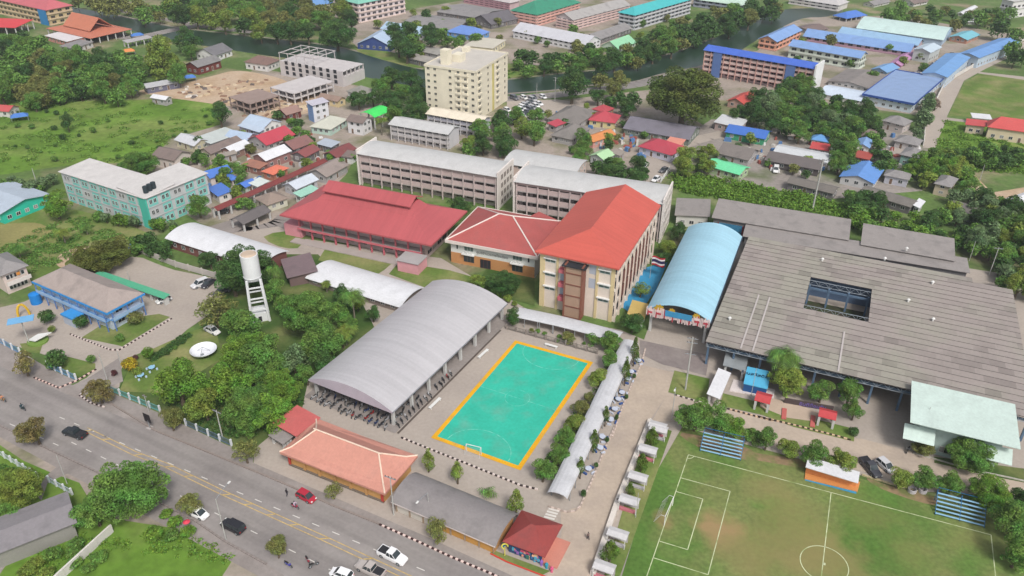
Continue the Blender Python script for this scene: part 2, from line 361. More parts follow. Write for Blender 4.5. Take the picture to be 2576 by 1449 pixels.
def lobeset(n,seed,rr=(.14,.23),spread=.33,zs=.32,cone=False):
    rg=random.Random(seed); out=[(0,0,0,.26)]
    while len(out)<n:
        a=rg.uniform(0,6.283); u=rg.random()**.5; z=rg.uniform(-.7,1)
        if cone: r=rg.uniform(*rr); w=max(.05,.5*(1-(z+.7)/1.75)); out.append((math.cos(a)*w*.55,math.sin(a)*w*.55,z*.36,r*(.55+.6*w)))
        else:
            w=math.sqrt(max(0,1-z*z*.9)); out.append((math.cos(a)*u*w*spread,math.sin(a)*u*w*spread,z*zs*(.8+.4*rg.random()),rg.uniform(*rr)))
    return out
CR={}
for i in range(5): CR['leafy%d'%i]=leafmesh('crown',lobeset(26,i+3,(.07,.2),.4,.36),520,.042,i)
for i in range(2): CR['big%d'%i]=leafmesh('crown',lobeset(80,i+40,(.06,.15),.45,.37),1100,.027,i+9)
for i in range(2): CR['airy%d'%i]=leafmesh('crown',lobeset(15,i+70,(.09,.17),.38,.36),230,.05,i+19)
for i in range(2): CR['cone%d'%i]=leafmesh('crown',lobeset(16,i+90,(.12,.2),cone=True),330,.045,i+29)
for i in range(2): CR['bush%d'%i]=leafmesh('foliage',lobeset(10,i+110,(.16,.24),.28,.2),110,.08,i+39)
_tm=MB(); _tm.cyl(0,0,0,1,.5,8,r1=.3); FARC=[leafmesh('crown',lobeset(12,i+200,(.17,.25)),60,.12,i+60) for i in range(3)]
_FC=[np.array([v.co for v in m.vertices]) for m in FARC]
TRUNK=_tm.mesh('trunk',BARK)
def limbmesh():
    mb=MB(); rg=random.Random(5); mb.tube((0,0,0),(.02,.01,.5),.05,7,r1=.035)
    for i in range(6):
        a=i*1.05+rg.random(); r=.18+.12*rg.random(); mb.tube((.02,.01,.36+.02*i),(math.cos(a)*r,math.sin(a)*r,.62+.2*rg.random()),.022,5,r1=.008)
    return mb.mesh('trunk',BARK)
LIMB=limbmesh()
TREES=[]
GREEN=C(92,128,58); DGREEN=C(66,98,48); YGREEN=C(114,134,58); OLIVE=C(112,118,64); GGREEN=C(100,124,84); BRN=C(118,112,66); LIME=C(98,134,50)
def col4(c,j=.12):
    f=1+random.uniform(-j,j); return (c[0]*f*1.15,c[1]*f*1.15,c[2]*f*1.15,1)
def tree(x,y,w,asp=.85,col=GREEN,label='green tree',group=None,kind=None,name='tree',cat='tree',trunk=True,lift=.56,hc=None):
    kind=kind or random.choice(['leafy0','leafy1','leafy2','leafy3','leafy4']); w=w*(1.75 if kind.startswith('cone') else 1.0 if kind.startswith('bush') else .95 if kind.startswith('big') else 1.08)
    z0=4.0; d=w*mpp(x,y,z0)
    for _ in range(3):
        zc=d*asp*lift if hc is None else hc
        d=w*mpp(x,y,zc)
    p=P(x,y,zc)
    o=thing(name,label,cat,(p.x,p.y,0),random.uniform(0,6.28),group)
    part='crown' if trunk else 'foliage'
    c=link(part,CR[kind],o,(0,0,zc),0,(d,d,d*asp)); c.color=col4(col)
    if trunk:
        tr=link('trunk',LIMB,o,(0,0,0),0,(d*.9,d*.9,zc*1.15)); 
    TREES.append(o); return o
def bush(x,y,w,asp=.7,col=GREEN,label='round green bush',group=None,name='bush',cat='bush'):
    return tree(x,y,w,asp,col,label,group,random.choice(['bush0','bush1']),name,cat,False,.42)
def cypress(x,y,w,asp=1.7,col=DGREEN,label='',group=None,name='conical_tree'):
    return tree(x,y,w,asp,col,label,group,random.choice(['cone0','cone1']),name,'tree',True,.47)
def frond(n=9,seg=9,ln=1.0,w=.34,droop=.9,seed=1):
    rg=random.Random(seed); mb=MB()
    for i in range(n):
        a=6.283*i/n+rg.uniform(-.2,.2); up=rg.uniform(.05,.75); prev=None; L_=ln*rg.uniform(.85,1.1)
        for k in range(seg+1):
            u=k/seg; r=L_*u*(1-.25*u*droop); z=up*L_*u*.8-droop*L_*u*u*.75
            c=Vector((math.cos(a)*r,math.sin(a)*r,z)); s=Vector((-math.sin(a),math.cos(a),0))
            if prev is not None:
                wd=w*L_*math.sin(math.pi*min(.98,.12+u*.85))*.8
                for sg in (-1,1):
                    m_=(prev+c)/2; tip=c+s*sg*wd-Vector((0,0,wd*.55))+(c-prev)*.8
                    mb.add([prev,(prev+c)/2,tip,],[(0,1,2)])
                    tip2=m_+s*sg*wd-Vector((0,0,wd*.5))+(c-prev)*.8
                    mb.add([prev,m_,tip2],[(0,1,2)])
            prev=c
    return mb.mesh('fronds',LEAF)
FR=[frond(20,12,.62,.4,.9,1),frond(17,12,.6,.36,.75,2)]; BAN=frond(8,5,.5,.5,.6,5)
_pt=MB(); 
for k in range(6): _pt.cyl(.02*k*k*.3,0,k/6,(k+1)/6+.01,.5-.03*k,8,r1=.46-.03*k)
PTRUNK=_pt.mesh('trunk',mat('palm_bark',(.16,.14,.11),rough=.9,var=.2,scale=3))
def palm(x,y,w,xb=None,yb=None,col=GREEN,label='',group=None,fr=0):
    # (x,y) middle of the crown, (yb) trunk foot in the picture
    zc=zof(x,y,yb); d=w*mpp(x,y,zc); p=P(x,y,zc)
    o=thing('palm_tree',label,'palm tree',(p.x,p.y,0),random.uniform(0,6),group)
    link('trunk',PTRUNK,o,(0,0,0),0,(.42,.42,zc)); c=link('fronds',FR[fr],o,(0,0,zc-.1),0,(d,d,d)); c.color=col4(col)
    c2=link('fronds',FR[1-fr],o,(0,0,zc+.15),.4,(d*.7,d*.7,d*.9)); c2.color=col4(col); return o
def banana(x,y,w,label,group=None,col=LIME):
    h=w*mpp(x,y,1)*.55; p=P(x,y,h*.6); o=thing('banana_plant',label,'plant',(p.x,p.y,0),random.uniform(0,6),group)
    d=h*1.8; c=link('fronds',BAN,o,(0,0,h*.5),0,(d,d,d*1.2)); c.color=col4(col); link('stem',TRUNK,o,(0,0,0),0,(.3,.3,h*.5))
    return o
def inside(p,poly):
    x,y=p;c=False;n=len(poly)
    for i in range(n):
        x1,y1=poly[i];x2,y2=poly[i-1]
        if (y1>y)!=(y2>y) and x<(x2-x1)*(y-y1)/(y2-y1)+x1: c=not c
    return c
CNAME={GREEN:'green',DGREEN:'dark green',YGREEN:'yellow-green',OLIVE:'olive',GGREEN:'grey-green',LIME:'bright green'}
PENDING=[]
def grove(poly,n,wr,label,group,cols=(GREEN,DGREEN),asp=(.75,1.0),gap=.62,kind=None,fn=None):
    xs=[p[0] for p in poly];ys=[p[1] for p in poly];pts=[];tries=0
    while len(pts)<n and tries<n*60:
        tries+=1; p=(random.uniform(min(xs),max(xs)),random.uniform(min(ys),max(ys))); w=random.uniform(*wr)
        if not inside(p,poly): continue
        if any(abs(p[0]-q[0])<gap*(w+q[2])/2 and abs(p[1]-q[1])<gap*.55*(w+q[2])/2 for q in pts): continue
        pts.append((*p,w))
    cx=sorted(p[0] for p in pts); cy=sorted(p[1] for p in pts); cw=sorted(p[2] for p in pts); n_=len(pts)
    for (x,y,w) in sorted(pts,key=lambda q:q[1]):
        col=random.choice(cols); lr='left' if x<cx[n_//3] else 'right' if x>cx[-n_//3] else 'middle'; fb='back' if y<cy[n_//3] else 'front' if y>cy[-n_//3] else 'centre'
        sz='large' if w>cw[n_//2] else 'small'; noun='shrub' if (kind or '').startswith('bush') else 'tree'
        lab='%s %s %s %s %s of the %s'%(sz,CNAME.get(col,'green'),noun,fb,lr,group)
        if noun=='shrub': bush(x,y,w,random.uniform(*asp),col,lab,group,name='shrub',cat='shrub')
        else: PENDING.append((w*mpp(x,y)*0+w,x,y,w,random.uniform(*asp),col,lab,group,kind))
def growth(name,poly,n,size,col,label,cat,seed=1,hz=.5,leaf=.35):
    # low plants nobody could count: one mesh of leaf clumps over an area
    rg=random.Random(seed); xs=[p[0] for p in poly];ys=[p[1] for p in poly]; lobes=[];k=0
    while len(lobes)<n and k<n*30:
        k+=1; p=(rg.uniform(min(xs),max(xs)),rg.uniform(min(ys),max(ys)))
        if inside(p,poly):
            w=P(*p,0); r=rg.uniform(*size); lobes.append((w.x,w.y,r*hz*.6,r))
    rg2=np.random.default_rng(seed); V=[]
    c=[];s=[]
    for (x,y,z,r) in lobes:
        m=int(26+r*22); d=rg2.normal(size=(m,3)); d/=np.linalg.norm(d,axis=1)[:,None]; d[:,2]=np.abs(d[:,2])*hz
        c.append(np.array([x,y,0])+d*r*(.5+.6*rg2.random((m,1)))*[1,1,1]); s.append(leaf*(.6+.9*rg2.random(m)))
    c=np.vstack(c); s=np.concatenate(s); n_=len(c)
    nrm=rg2.normal(size=(n_,3))*.6+[0,0,.8]; nrm/=np.linalg.norm(nrm,axis=1)[:,None]
    a=np.cross(nrm,rg2.normal(size=(n_,3))); a/=np.linalg.norm(a,axis=1)[:,None]; b=np.cross(nrm,a); a*=s[:,None]*.5; b*=s[:,None]*.38
    vs=np.stack([c-a,c-b,c+a,c+b],1).reshape(-1,3)
    me=bpy.data.meshes.new(name); me.vertices.add(4*n_); me.vertices.foreach_set('co',vs.ravel().astype(np.float32)); me.loops.add(4*n_); me.loops.foreach_set('vertex_index',np.arange(4*n_,dtype=np.int32))
    me.polygons.add(n_); me.polygons.foreach_set('loop_start',np.arange(0,4*n_,4,dtype=np.int32)); me.polygons.foreach_set('loop_total',np.full(n_,4,np.int32)); me.update(calc_edges=True); me.materials.append(LEAF)
    o=link(name,me); o.color=(*[q*1.1 for q in col],1); return tag(o,label,cat,kind='stuff')
# ---------------------------------------------------------------- vehicles (x forward, centred, wheels on z=0)
WHL=None
def wheelmesh(r=.33,w=.22):
    mb=MB(); n=16
    for (ra,a,b,m) in ((r,-w/2,w/2,0),(r*.6,-w/2-.012,w/2+.012,1)):
        pr=[(ra*math.cos(6.283*i/n),ra*math.sin(6.283*i/n)) for i in range(n)]; mb.extr(pr,a,b,'y',m)
    return mb.mesh('wheel',[RUBBER,STEEL])
WHEEL=wheelmesh()
def loft(st,mb,m=0):
    # stations: (x, halfwidth, zbottom, ztop, halfwidth_top)
    rings=[[(x,-hw,zb),(x,hw,zb),(x,hw*1.0,zb+(zt-zb)*.62),(x,ht,zt),(x,-ht,zt),(x,-hw,zb+(zt-zb)*.62)] for x,hw,zb,zt,ht in st]
    vs=[v for r in rings for v in r];fs=[]
    for i in range(len(rings)-1):
        for k in range(6):
            a=i*6+k;b=i*6+(k+1)%6; fs.append((a,b,b+6,a+6))
    fs+=[tuple(range(6))[::-1],tuple(range(len(vs)-6,len(vs)))]
    return mb.add(vs,fs,m)
def car_proto(kind,label):
    o=thing({'hatch':'hatchback_car','sedan':'sedan_car','suv':'suv_car','pickup':'pickup_truck'}[kind],label,'car' if kind!='pickup' else 'pickup truck',(0,0,0))
    pk=kind=='pickup'; Lh=2.6 if pk else {'hatch':1.95,'sedan':2.25,'suv':2.3}[kind]; hw=.92 if pk or kind=='suv' else .84
    zb=.32 if pk or kind=='suv' else .22; belt=1.02 if pk or kind=='suv' else .86; roof=1.75 if pk or kind=='suv' else 1.46
    f=Lh;r=-Lh; mb=MB()
    if pk: st=[(r,hw*.94,zb+.12,belt-.02,hw*.9),(r+.1,hw,zb,belt,hw*.95),(-.75,hw,zb,belt,hw*.95),(.95,hw,zb,belt+.02,hw*.92),(f-.5,hw*.97,zb,belt-.06,hw*.84),(f-.08,hw*.86,zb+.06,belt-.2,hw*.74),(f,hw*.74,zb+.14,belt-.36,hw*.66)]
    else: st=[(r,hw*.84,zb+.12,belt-.14,hw*.74),(r+.15,hw*.96,zb,belt-.02,hw*.86),(-.9,hw,zb,belt,hw*.92),(.8,hw,zb,belt,hw*.92),(f-.55,hw*.96,zb,belt-.12,hw*.84),(f-.1,hw*.84,zb+.05,belt-.26,hw*.72),(f,hw*.7,zb+.12,belt-.38,hw*.62)]
    loft(st,mb)
    b=mb.build('body',[PAINT],o)
    # glasshouse and roof
    if pk: c=[(-.75,.0),(-.62,1),(.45,1),(1.15,.0)]
    elif kind=='sedan': c=[(-1.65,.0),(-1.0,1),(.35,1),(1.15,.0)]
    elif kind=='hatch': c=[(r+.12,.0),(r+.5,1),(.35,1),(1.15,.0)]
    else: c=[(r+.1,.0),(r+.3,1),(.45,1),(1.2,.0)]
    g=MB(); wt=hw*.74; wb=hw*.9; z0=belt-.03; z1=roof-.05
    (xa,_),(xb,_),(xc,_),(xd,_)=c
    vs=[(xa,-wb,z0),(xa,wb,z0),(xd,-wb*.96,z0),(xd,wb*.96,z0),(xb,-wt,z1),(xb,wt,z1),(xc,-wt,z1),(xc,wt,z1)]
    g.add(vs,[(0,1,5,4),(2,6,7,3),(4,5,7,6),(0,4,6,2),(1,3,7,5)]); g.build('window_glass',GLASS,o)
    q=MB(); q.box(xb-.04,-wt-.03,z1+.002,xc+.04,wt+.03,roof)
    for sx,(u,v) in ((1,((xd,z0),(xc,z1))),(1,((xa,z0),(xb,z1))),(1,(((xa+xd)/2-.1,z0),((xb+xc)/2,z1)))):
        for sg in (-1,1): q.tube((u[0],sg*wb*.975,u[1]),(v[0],sg*(wt+.015),v[1]),.045,4)
    rf=q.build('roof',PAINT,o)
    for sg in (-1,1):
        h=MB(); h.box(f-.22,sg*hw*.62-.16,belt-.36,f-.03,sg*hw*.62+.16,belt-.22); h.build('headlight',WHITE,o)
        h=MB(); h.box(r-.02,sg*hw*.68-.12,belt-.3,r+.08,sg*hw*.68+.12,belt-.1); h.build('tail_light',rgb(170,30,30),o)
        for wx in (f-.95,r+.95 if pk else r+.78): link('wheel',WHEEL,o,(wx,sg*(hw-.1),.34 if not pk else .37),0,(1,1,1) if not pk else (1.1,1,1.1))
    if pk:
        d=MB(); d.box(r+.14,-hw+.17,belt+.004,-.85,hw-.17,belt+.012); d.build('load_bed',DARK,o)
        d=MB(); 
        for a in ((r+.06,-hw+.06,-.8,-hw+.16),(r+.06,hw-.16,-.8,hw-.06),(r+.06,-hw+.16,r+.14,hw-.16)): d.box(a[0],a[1],belt+.004,a[2],a[3],belt+.1)
        d.build('bed_rail',PAINT,o)
    return o
def setcol(o,c):
    for ch in o.children:
        if ch.name.split('.')[0] in ('body','roof','bed_rail','tank'): ch.color=(*c,1)
PROTO={}
def car(kind,x,y,hx,hy,col,label,group=None,roofc=None):
    # (x,y) middle at the ground, (hx,hy) a point the bonnet points to
    p=P(x,y,.7); q=P(hx,hy,.7); a=math.atan2(q.y-p.y,q.x-p.x)
    if kind not in PROTO: PROTO[kind]=o=car_proto(kind,label); o.location=(p.x,p.y,.1); o.rotation_euler=(0,0,a); o['label']=label
    else: o=copytree(PROTO[kind],(p.x,p.y,.1),a,label)
    if 'group' in o: del o['group']
    if group: o['group']=group
    setcol(o,col)
    return o
def bike_proto(label):
    o=thing('motorbike',label,'motorbike',(0,0,0)); m=MB()
    loft([(-.62,.1,.62,.8,.06),(-.3,.16,.5,.8,.12),(.05,.14,.34,.5,.1),(.32,.14,.36,.62,.12),(.5,.15,.42,.95,.1),(.6,.1,.6,.98,.06)],m); b=m.build('body',PAINT,o)
    m=MB(); loft([(-.72,.1,.78,.84,.06),(-.2,.14,.76,.86,.12),(.08,.12,.68,.76,.08)],m); m.build('seat',RUBBER,o)
    wm=wheelmesh(.29,.1)
    for x in (-.55,.66): link('wheel',wm,o,(x,0,.29))
    m=MB(); m.tube((.42,-.34,1.02),(.42,.34,1.02),.02); m.tube((.42,0,1.0),(.66,0,.32),.03); m.tube((.45,-.3,1.02),(.5,-.34,1.2),.012); m.tube((.45,.3,1.02),(.5,.34,1.2),.012); m.box(.5,-.36,1.18,.52,-.26,1.25); m.box(.5,.26,1.18,.52,.36,1.25); m.build('handlebar',STEEL,o)
    return o
def bike_at(p,a,col,label,group=None):
    if 'bike' not in PROTO: PROTO['bike']=o=bike_proto(label); o.location=(p[0],p[1],.1); o.rotation_euler=(0,0,a)
    else: o=copytree(PROTO['bike'],(p[0],p[1],.1),a,label)
    if 'group' in o: del o['group']
    if group: o['group']=group
    setcol(o,col); return o
# ---------------------------------------------------------------- people
def person(x,y,face,shirt,trouser,label,pose='walk',z=0,loc=None):
    p=loc or P(x,y,0); o=thing('person',label,'person',(p[0],p[1],z),face)
    V=[];E=[];Rd=[]
    def v(a,r): V.append(a);Rd.append(r);return len(V)-1
    pel=v((0,0,.93),.13); ch=v((0.02,0,1.25),.15); nk=v((.02,0,1.47),.055); hd=v((.04,0,1.6),.095); tp=v((.04,0,1.72),.07)
    E+=[(pel,ch),(ch,nk),(nk,hd),(hd,tp)]
    for sg in (-1,1):
        if pose=='ride':
            k=[((0,sg*.1,.88),.1),((.38,sg*.16,.82),.075),((.32,sg*.15,.42),.05),((.45,sg*.15,.38),.04)]
            ar=[((0.02,sg*.2,1.38),.055),((.15,sg*.3,1.15),.045),((.4,sg*.3,1.05),.035)]
        else:
            k=[((0,sg*.1,.88),.1),((.08*sg+.02,sg*.1,.5),.07),((.16*sg-.05,sg*.1,.09),.045),((.16*sg+.08,sg*.1,.05),.04)]
            ar=[((0.02,sg*.2,1.38),.055),((-.06*sg,sg*.25,1.12),.045),((-.1*sg+.05,sg*.25,.86),.032)]
        pr=pel
        for a,r in k: q=v(a,r);E.append((pr,q));pr=q
        pr=ch
        for a,r in ar: q=v(a,r);E.append((pr,q));pr=q
    me=bpy.data.meshes.new('body'); me.from_pydata(V,E,[]); me.materials.append(shirt); ob=link('body',me,o)
    sk_=ob.modifiers.new('s','SKIN'); me.skin_vertices.new() if not me.skin_vertices else None
    for i,r in enumerate(Rd): me.skin_vertices[0].data[i].radius=(r,r)
    me.skin_vertices[0].data[0].use_root=True
    ob.modifiers.new('u','SUBSURF').levels=1
    for w,rr in (('hair',.108),):
        m=MB(); m.cyl(.03,0,1.62,1.76,.1,10,r1=.07); m.build('hair',RUBBER,o)
    m=MB(); 
    for sg in (-1,1):
        if pose=='ride': m.tube((.0,sg*.1,.9),(.39,sg*.16,.83),.105,8,r1=.085); m.tube((.39,sg*.16,.83),(.32,sg*.15,.42),.085,8,r1=.06)
        else: m.tube((0,sg*.1,.92),(.08*sg+.02,sg*.1,.5),.11,8,r1=.085); m.tube((.08*sg+.02,sg*.1,.5),(.16*sg-.05,sg*.1,.1),.085,8,r1=.065)
    m.build('trousers',trouser,o); return o
# ---------------------------------------------------------------- street furniture
POLEM=mat('pole_concrete',C(186,186,182),rough=.8,var=.1)
def pole(xt,yt,xb,yb,label,arms=1,group=None,lean=True,armlen=2.2,ang=-.45,r=.16,kind='utility_pole',cat='utility pole'):
    b=P(xb,yb,0); zz=zof(xt,yt,proj((P(xt,yt,5).x,P(xt,yt,5).y,0))[1]) if False else None
    # height from the foot up to the picture row of the top
    lo,hi=1,30
    for _ in range(30):
        m=(lo+hi)/2
        if proj((b.x,b.y,m))[1]>yt: lo=m
        else: hi=m
    h=lo; o=thing(kind,label,cat,(b.x,b.y,0),ang,group)
    m=MB(); m.cyl(0,0,0,h,r,8,r1=r*.62); m.build('pole',POLEM,o)
    for k in range(arms):
        m=MB(); zc=h-.35-k*1.0; m.box(-armlen/2,-.08,zc-.06,armlen/2,.08,zc+.06)
        c=m.build('crossarm',STEEL,o)
        for i in range(4):
            q=MB(); xx=-armlen/2+.15+i*(armlen-.3)/3; q.cyl(xx,0,zc+.065,zc+.28,.06,6); q.build('insulator',rgb(90,70,60),c)
    return o,h
def lamppost(xb,yb,yt,label,ang,arm=2.0,group=None,double=False):
    o,h=pole(0,yt,xb,yb,label,0,group,ang=ang,r=.1,kind='street_lamp',cat='street lamp')
    m=MB(); m.tube((0,0,h-.05),(0,-arm*.6,h+.35),.05); m.tube((0,-arm*.6,h+.35),(0,-arm,h+.4),.05); m.build('lamp_arm',STEEL,o)
    m=MB(); m.box(-.14,-arm-.6,h+.33,.14,-arm,h+.47); m.build('lamp_head',WHITE,o); return o
def kerb(pts,label=None,c1=None,c2=None,step=1.0,w=.3,h=.14,closed=False):
    h=h+.14; step=.5
    c1=c1 or rgb(228,214,208); c2=c2 or rgb(70,50,52); mb=MB(); ps=[P(*p,0) for p in pts]; acc=0;i=0
    for a,b in zip(ps,ps[1:]):
        L_=(b-a).length; d=(b-a)/max(L_,1e-6); n=Vector((-d.y,d.x,0))*w/2; k=max(1,int(L_/step)); 
        for q in range(k):
            u=a+d*(L_*q/k); v=a+d*(L_*(q+1)/k); i+=1
            vs=[u-n,v-n,v+n,u+n]; mb.add([(e.x,e.y,0) for e in vs]+[(e.x,e.y,h) for e in vs],[(0,3,2,1),(4,5,6,7),(0,1,5,4),(1,2,6,5),(2,3,7,6),(3,0,4,7)],i%2)
    return tag(mb.build('kerb',[c1,c2]),None,None,kind='structure')
def fence(pts,h,label,pm,fm,step=2.5,pw=.16,ph=None,name='fence',rails=True,cat='fence',thickness=.06,gapz=.12):
    ps=[P(*p,0) for p in pts]; o=thing(name,label,cat,tuple(ps[0])); ph=ph or h+.25; base=ps[0]
    for a,b in zip(ps,ps[1:]):
        L_=(b-a).length; d=(b-a)/L_; k=max(1,int(L_/step+.5)); ang=math.atan2(d.y,d.x)
        pm_=winc('post',pw,ph,pm)
        m=MB(); 
        if rails:
            m.box(0,-thickness/2,gapz,L_,thickness/2,gapz+.3); m.box(0,-.03,h-.1,L_,.03,h)
            for i in range(int(L_/.35)): m.box(i*.35+.1,-.02,gapz+.3,i*.35+.18,.02,h-.1)
        else: m.box(0,-thickness/2,gapz,L_,thickness/2,h)
        m.build('panel',fm,o,tuple(a-base),ang)
        for i in range(k+1):
            q=a+d*(L_*i/k)-base; link('post',pm_,o,tuple(q),ang)
    return o

def flush_trees(nmax):
    PENDING.sort(key=lambda q:-q[0])
    for q in PENDING[:nmax]:
        _,x,y,w,asp,col,lab,group,kind=q; tree(x,y,w,asp,col,lab,group,kind)
    VS=[];CS=[]
    for i,q in enumerate(PENDING[nmax:]):
        _,x,y,w,asp,col,lab,group,kind=q; z=4.
        for _ in range(3): d=w*1.12*mpp(x,y,z); z=d*asp*.56
        p=P(x,y,z); a=random.uniform(0,6.28); v=_FC[i%3]; c_,s_=math.cos(a),math.sin(a)
        v2=np.stack([(v[:,0]*c_-v[:,1]*s_)*d+p.x,(v[:,0]*s_+v[:,1]*c_)*d+p.y,v[:,2]*d*asp+z],1); VS.append(v2); CS.append(np.tile(np.array(col4(col)),(len(v),1)))
        # trunk as thin quads
        for (ux,uy) in ((.15,0),(0,.15)):
            VS.append(np.array([[p.x-ux,p.y-uy,0],[p.x+ux,p.y+uy,0],[p.x+ux,p.y+uy,z],[p.x-ux,p.y-uy,z]])); CS.append(np.tile(np.array((.09,.07,.05,1)),(4,1)))
    V=np.vstack(VS).astype(np.float32);CC=np.vstack(CS).astype(np.float32);n=len(V)//4
    me=bpy.data.meshes.new('distant_trees'); me.vertices.add(4*n); me.vertices.foreach_set('co',V.ravel()); me.loops.add(4*n); me.loops.foreach_set('vertex_index',np.arange(4*n,dtype=np.int32))
    me.polygons.add(n); me.polygons.foreach_set('loop_start',np.arange(0,4*n,4,dtype=np.int32)); me.polygons.foreach_set('loop_total',np.full(n,4,np.int32)); me.update(calc_edges=True)
    at=me.color_attributes.new('tint','FLOAT_COLOR','POINT'); at.data.foreach_set('color',CC.ravel())
    m=LEAF.copy(); m.name='distant_foliage'; nt_=m.node_tree; oi=[k for k in nt_.nodes if k.type=='OBJECT_INFO'][0]; a_=nt_.nodes.new('ShaderNodeAttribute'); a_.attribute_name='tint'
    for l in list(nt_.links):
        if l.from_node==oi: nt_.links.new(a_.outputs['Color'],l.to_socket)
    tc=[k for k in nt_.nodes if k.type=='TEX_NOISE'][0]; tc.inputs['Scale'].default_value=.5
    me.materials.append(m); tag(link('distant_trees',me),'the many smaller distant trees between the roofs and along the canal','trees',kind='stuff')
# ================================================================ GROUND
sheet('ground',[(-1500,-300),(1500,-300),(1500,2500),(-1500,2500)],grass_base,z=0.0,px=False)
M_TOWN2=M_TOWN
sheet('meadow',smooth_poly([(-250,250),(130,255),(300,252),(450,250),(545,262),(565,290),(548,318),(430,345),(385,400),(160,418),(0,440),(-250,470)]),M_MEADOW)
sheet('town_ground',[(360,420),(430,350),(560,312),(560,262),(640,170),(900,215),(1062,250),(1062,300),(1385,255),(1640,225),(1790,330),(1640,400),(1640,470),(1300,420),(900,380),(870,440),(720,580),(640,620),(500,560),(380,480)],M_DIRT)
sheet('town_ground',[(840,60),(1000,30),(1280,-20),(1900,-30),(1560,60),(1560,130),(1440,150),(1290,190),(1060,160),(900,120)],M_DIRT)
sheet('town_ground',[(1905,128),(2000,40),(2250,40),(2576,90),(2400,210),(2310,290),(2160,270),(1760,250),(1750,150)],M_DIRT)
sheet('town_ground',[(1790,300),(2340,330),(2320,480),(2100,500),(1900,470),(1660,440),(1640,400)],M_TOWN)
sheet('building_site',smooth_poly([(350,228),(450,213),(530,192),(600,178),(690,193),(740,215),(820,262),(700,300),(600,272),(540,262),(470,252),(400,242)]),M_SAND)
sheet('dry_plot',smooth_poly([(-200,470),(0,560),(60,530),(200,530),(380,590),(430,650),(330,640),(200,760),(60,720),(-200,700)]),M_LAWN)
sheet('dry_plot',smooth_poly([(-150,590),(60,560),(130,575),(190,600),(110,615),(60,630),(-150,640)]),M_BROWNF)
sheet('dirt_track',smooth_poly([(140,655),(165,632),(215,620),(235,624),(190,640),(172,655),(165,668),(150,672)]),M_SAND)
# canal
sheet('canal_water',smooth_poly([(120,12),(250,30),(430,68),(520,80),(671,97),(800,112),(897,130),(1000,161),(1064,176),(1180,200),(1274,202),(1394,188),(1480,180),(1569,167),(1691,135),(1795,97),(1855,68),(1930,38),(1990,22),(2120,24),(2080,42),(2020,46),(1960,72),(1905,100),(1840,140),(1759,166),(1665,186),(1592,205),(1483,214),(1384,228),(1274,238),(1064,220),(973,203),(900,190),(740,150),(671,140),(500,113),(400,98),(320,75),(200,60),(100,40)],3),M_WATER)
bank=rgb(150,140,130)
def strip(name,pts,w,m,z=None,h=None,kind='structure'):
    mb=MB(); ps=[P(*p,0) for p in pts]; LV[0]+=.0018; z=z or LV[0]; ribbon(ps,w,z,mb)
    return tag(mb.build(name,m),None,None,kind=kind)
strip('canal_bank',smooth_poly([(250,28),(430,66),(520,78),(671,95),(800,110),(897,128),(1000,159),(1064,174)],4,False),1.6,bank)
strip('canal_bank',smooth_poly([(1274,200),(1394,186),(1480,178),(1569,165),(1691,133),(1795,95)],4,False),1.4,bank)
strip('canal_bank',smooth_poly([(1200,240),(1384,228),(1483,215),(1592,206),(1665,187),(1759,168)],4,False),1.6,bank)
strip('canal_road',smooth_poly([(1240,252),(1384,240),(1483,228),(1592,214),(1665,197),(1759,178),(1840,152)],4,False),7.5,M_ASPH)
strip('street',smooth_poly([(265,82),(330,95),(450,72),(505,62)],4,False),8,M_ASPH)
strip('street',[(270,20),(520,68),(660,84)],6,M_CONCD)
sheet('car_park',[(1275,255),(1400,250),(1480,262),(1450,290),(1380,320),(1270,312),(1230,300),(1275,290)],M_CONC)
sheet('canal_bank_grass',smooth_poly([(1064,150),(1120,165),(1060,172),(990,158),(900,130),(920,118),(1000,135)]),M_LAWN)
sheet('canal_bank_grass',smooth_poly([(1279,160),(1400,165),(1560,130),(1700,120),(1640,145),(1560,165),(1400,184),(1279,196)]),M_LAWN)
# right road and fields
sheet('concrete_road',[(2322,372),(2324,312),(2374,214),(2452,169),(2576,104),(2800,-10),(2800,15),(2576,126),(2478,174),(2425,203),(2384,289),(2354,374)],M_CONC)
sheet('playing_field',[(2465,184),(2576,200),(2800,240),(2800,330),(2576,300),(2385,292),(2425,210)],M_LAWN)
sheet('playing_field',[(2384,300),(2576,310),(2800,350),(2800,520),(2576,440),(2350,390),(2360,350)],M_MEADOW)
sheet('footpath',[(2455,180),(2576,193),(2800,225),(2800,232),(2576,201),(2462,185)],M_CONC)
sheet('footpath',[(2382,296),(2440,303),(2438,309),(2378,302)],M_CONC)
strip('dirt_lane',smooth_poly([(2420,430),(2450,462),(2486,494),(2520,493),(2600,480)],4,False),6,M_SAND)
strip('lane',smooth_poly([(560,560),(610,590),(700,570),(735,545)],4,False),9,M_CONCD)
strip('lane',smooth_poly([(2300,375),(2140,385),(1960,330),(1780,345),(1650,400),(1630,440),(1600,470)],4,False),6,M_CONC)
sheet('temple_yard',[(1610,408),(1690,410),(1662,460),(1600,452)],M_CONC)
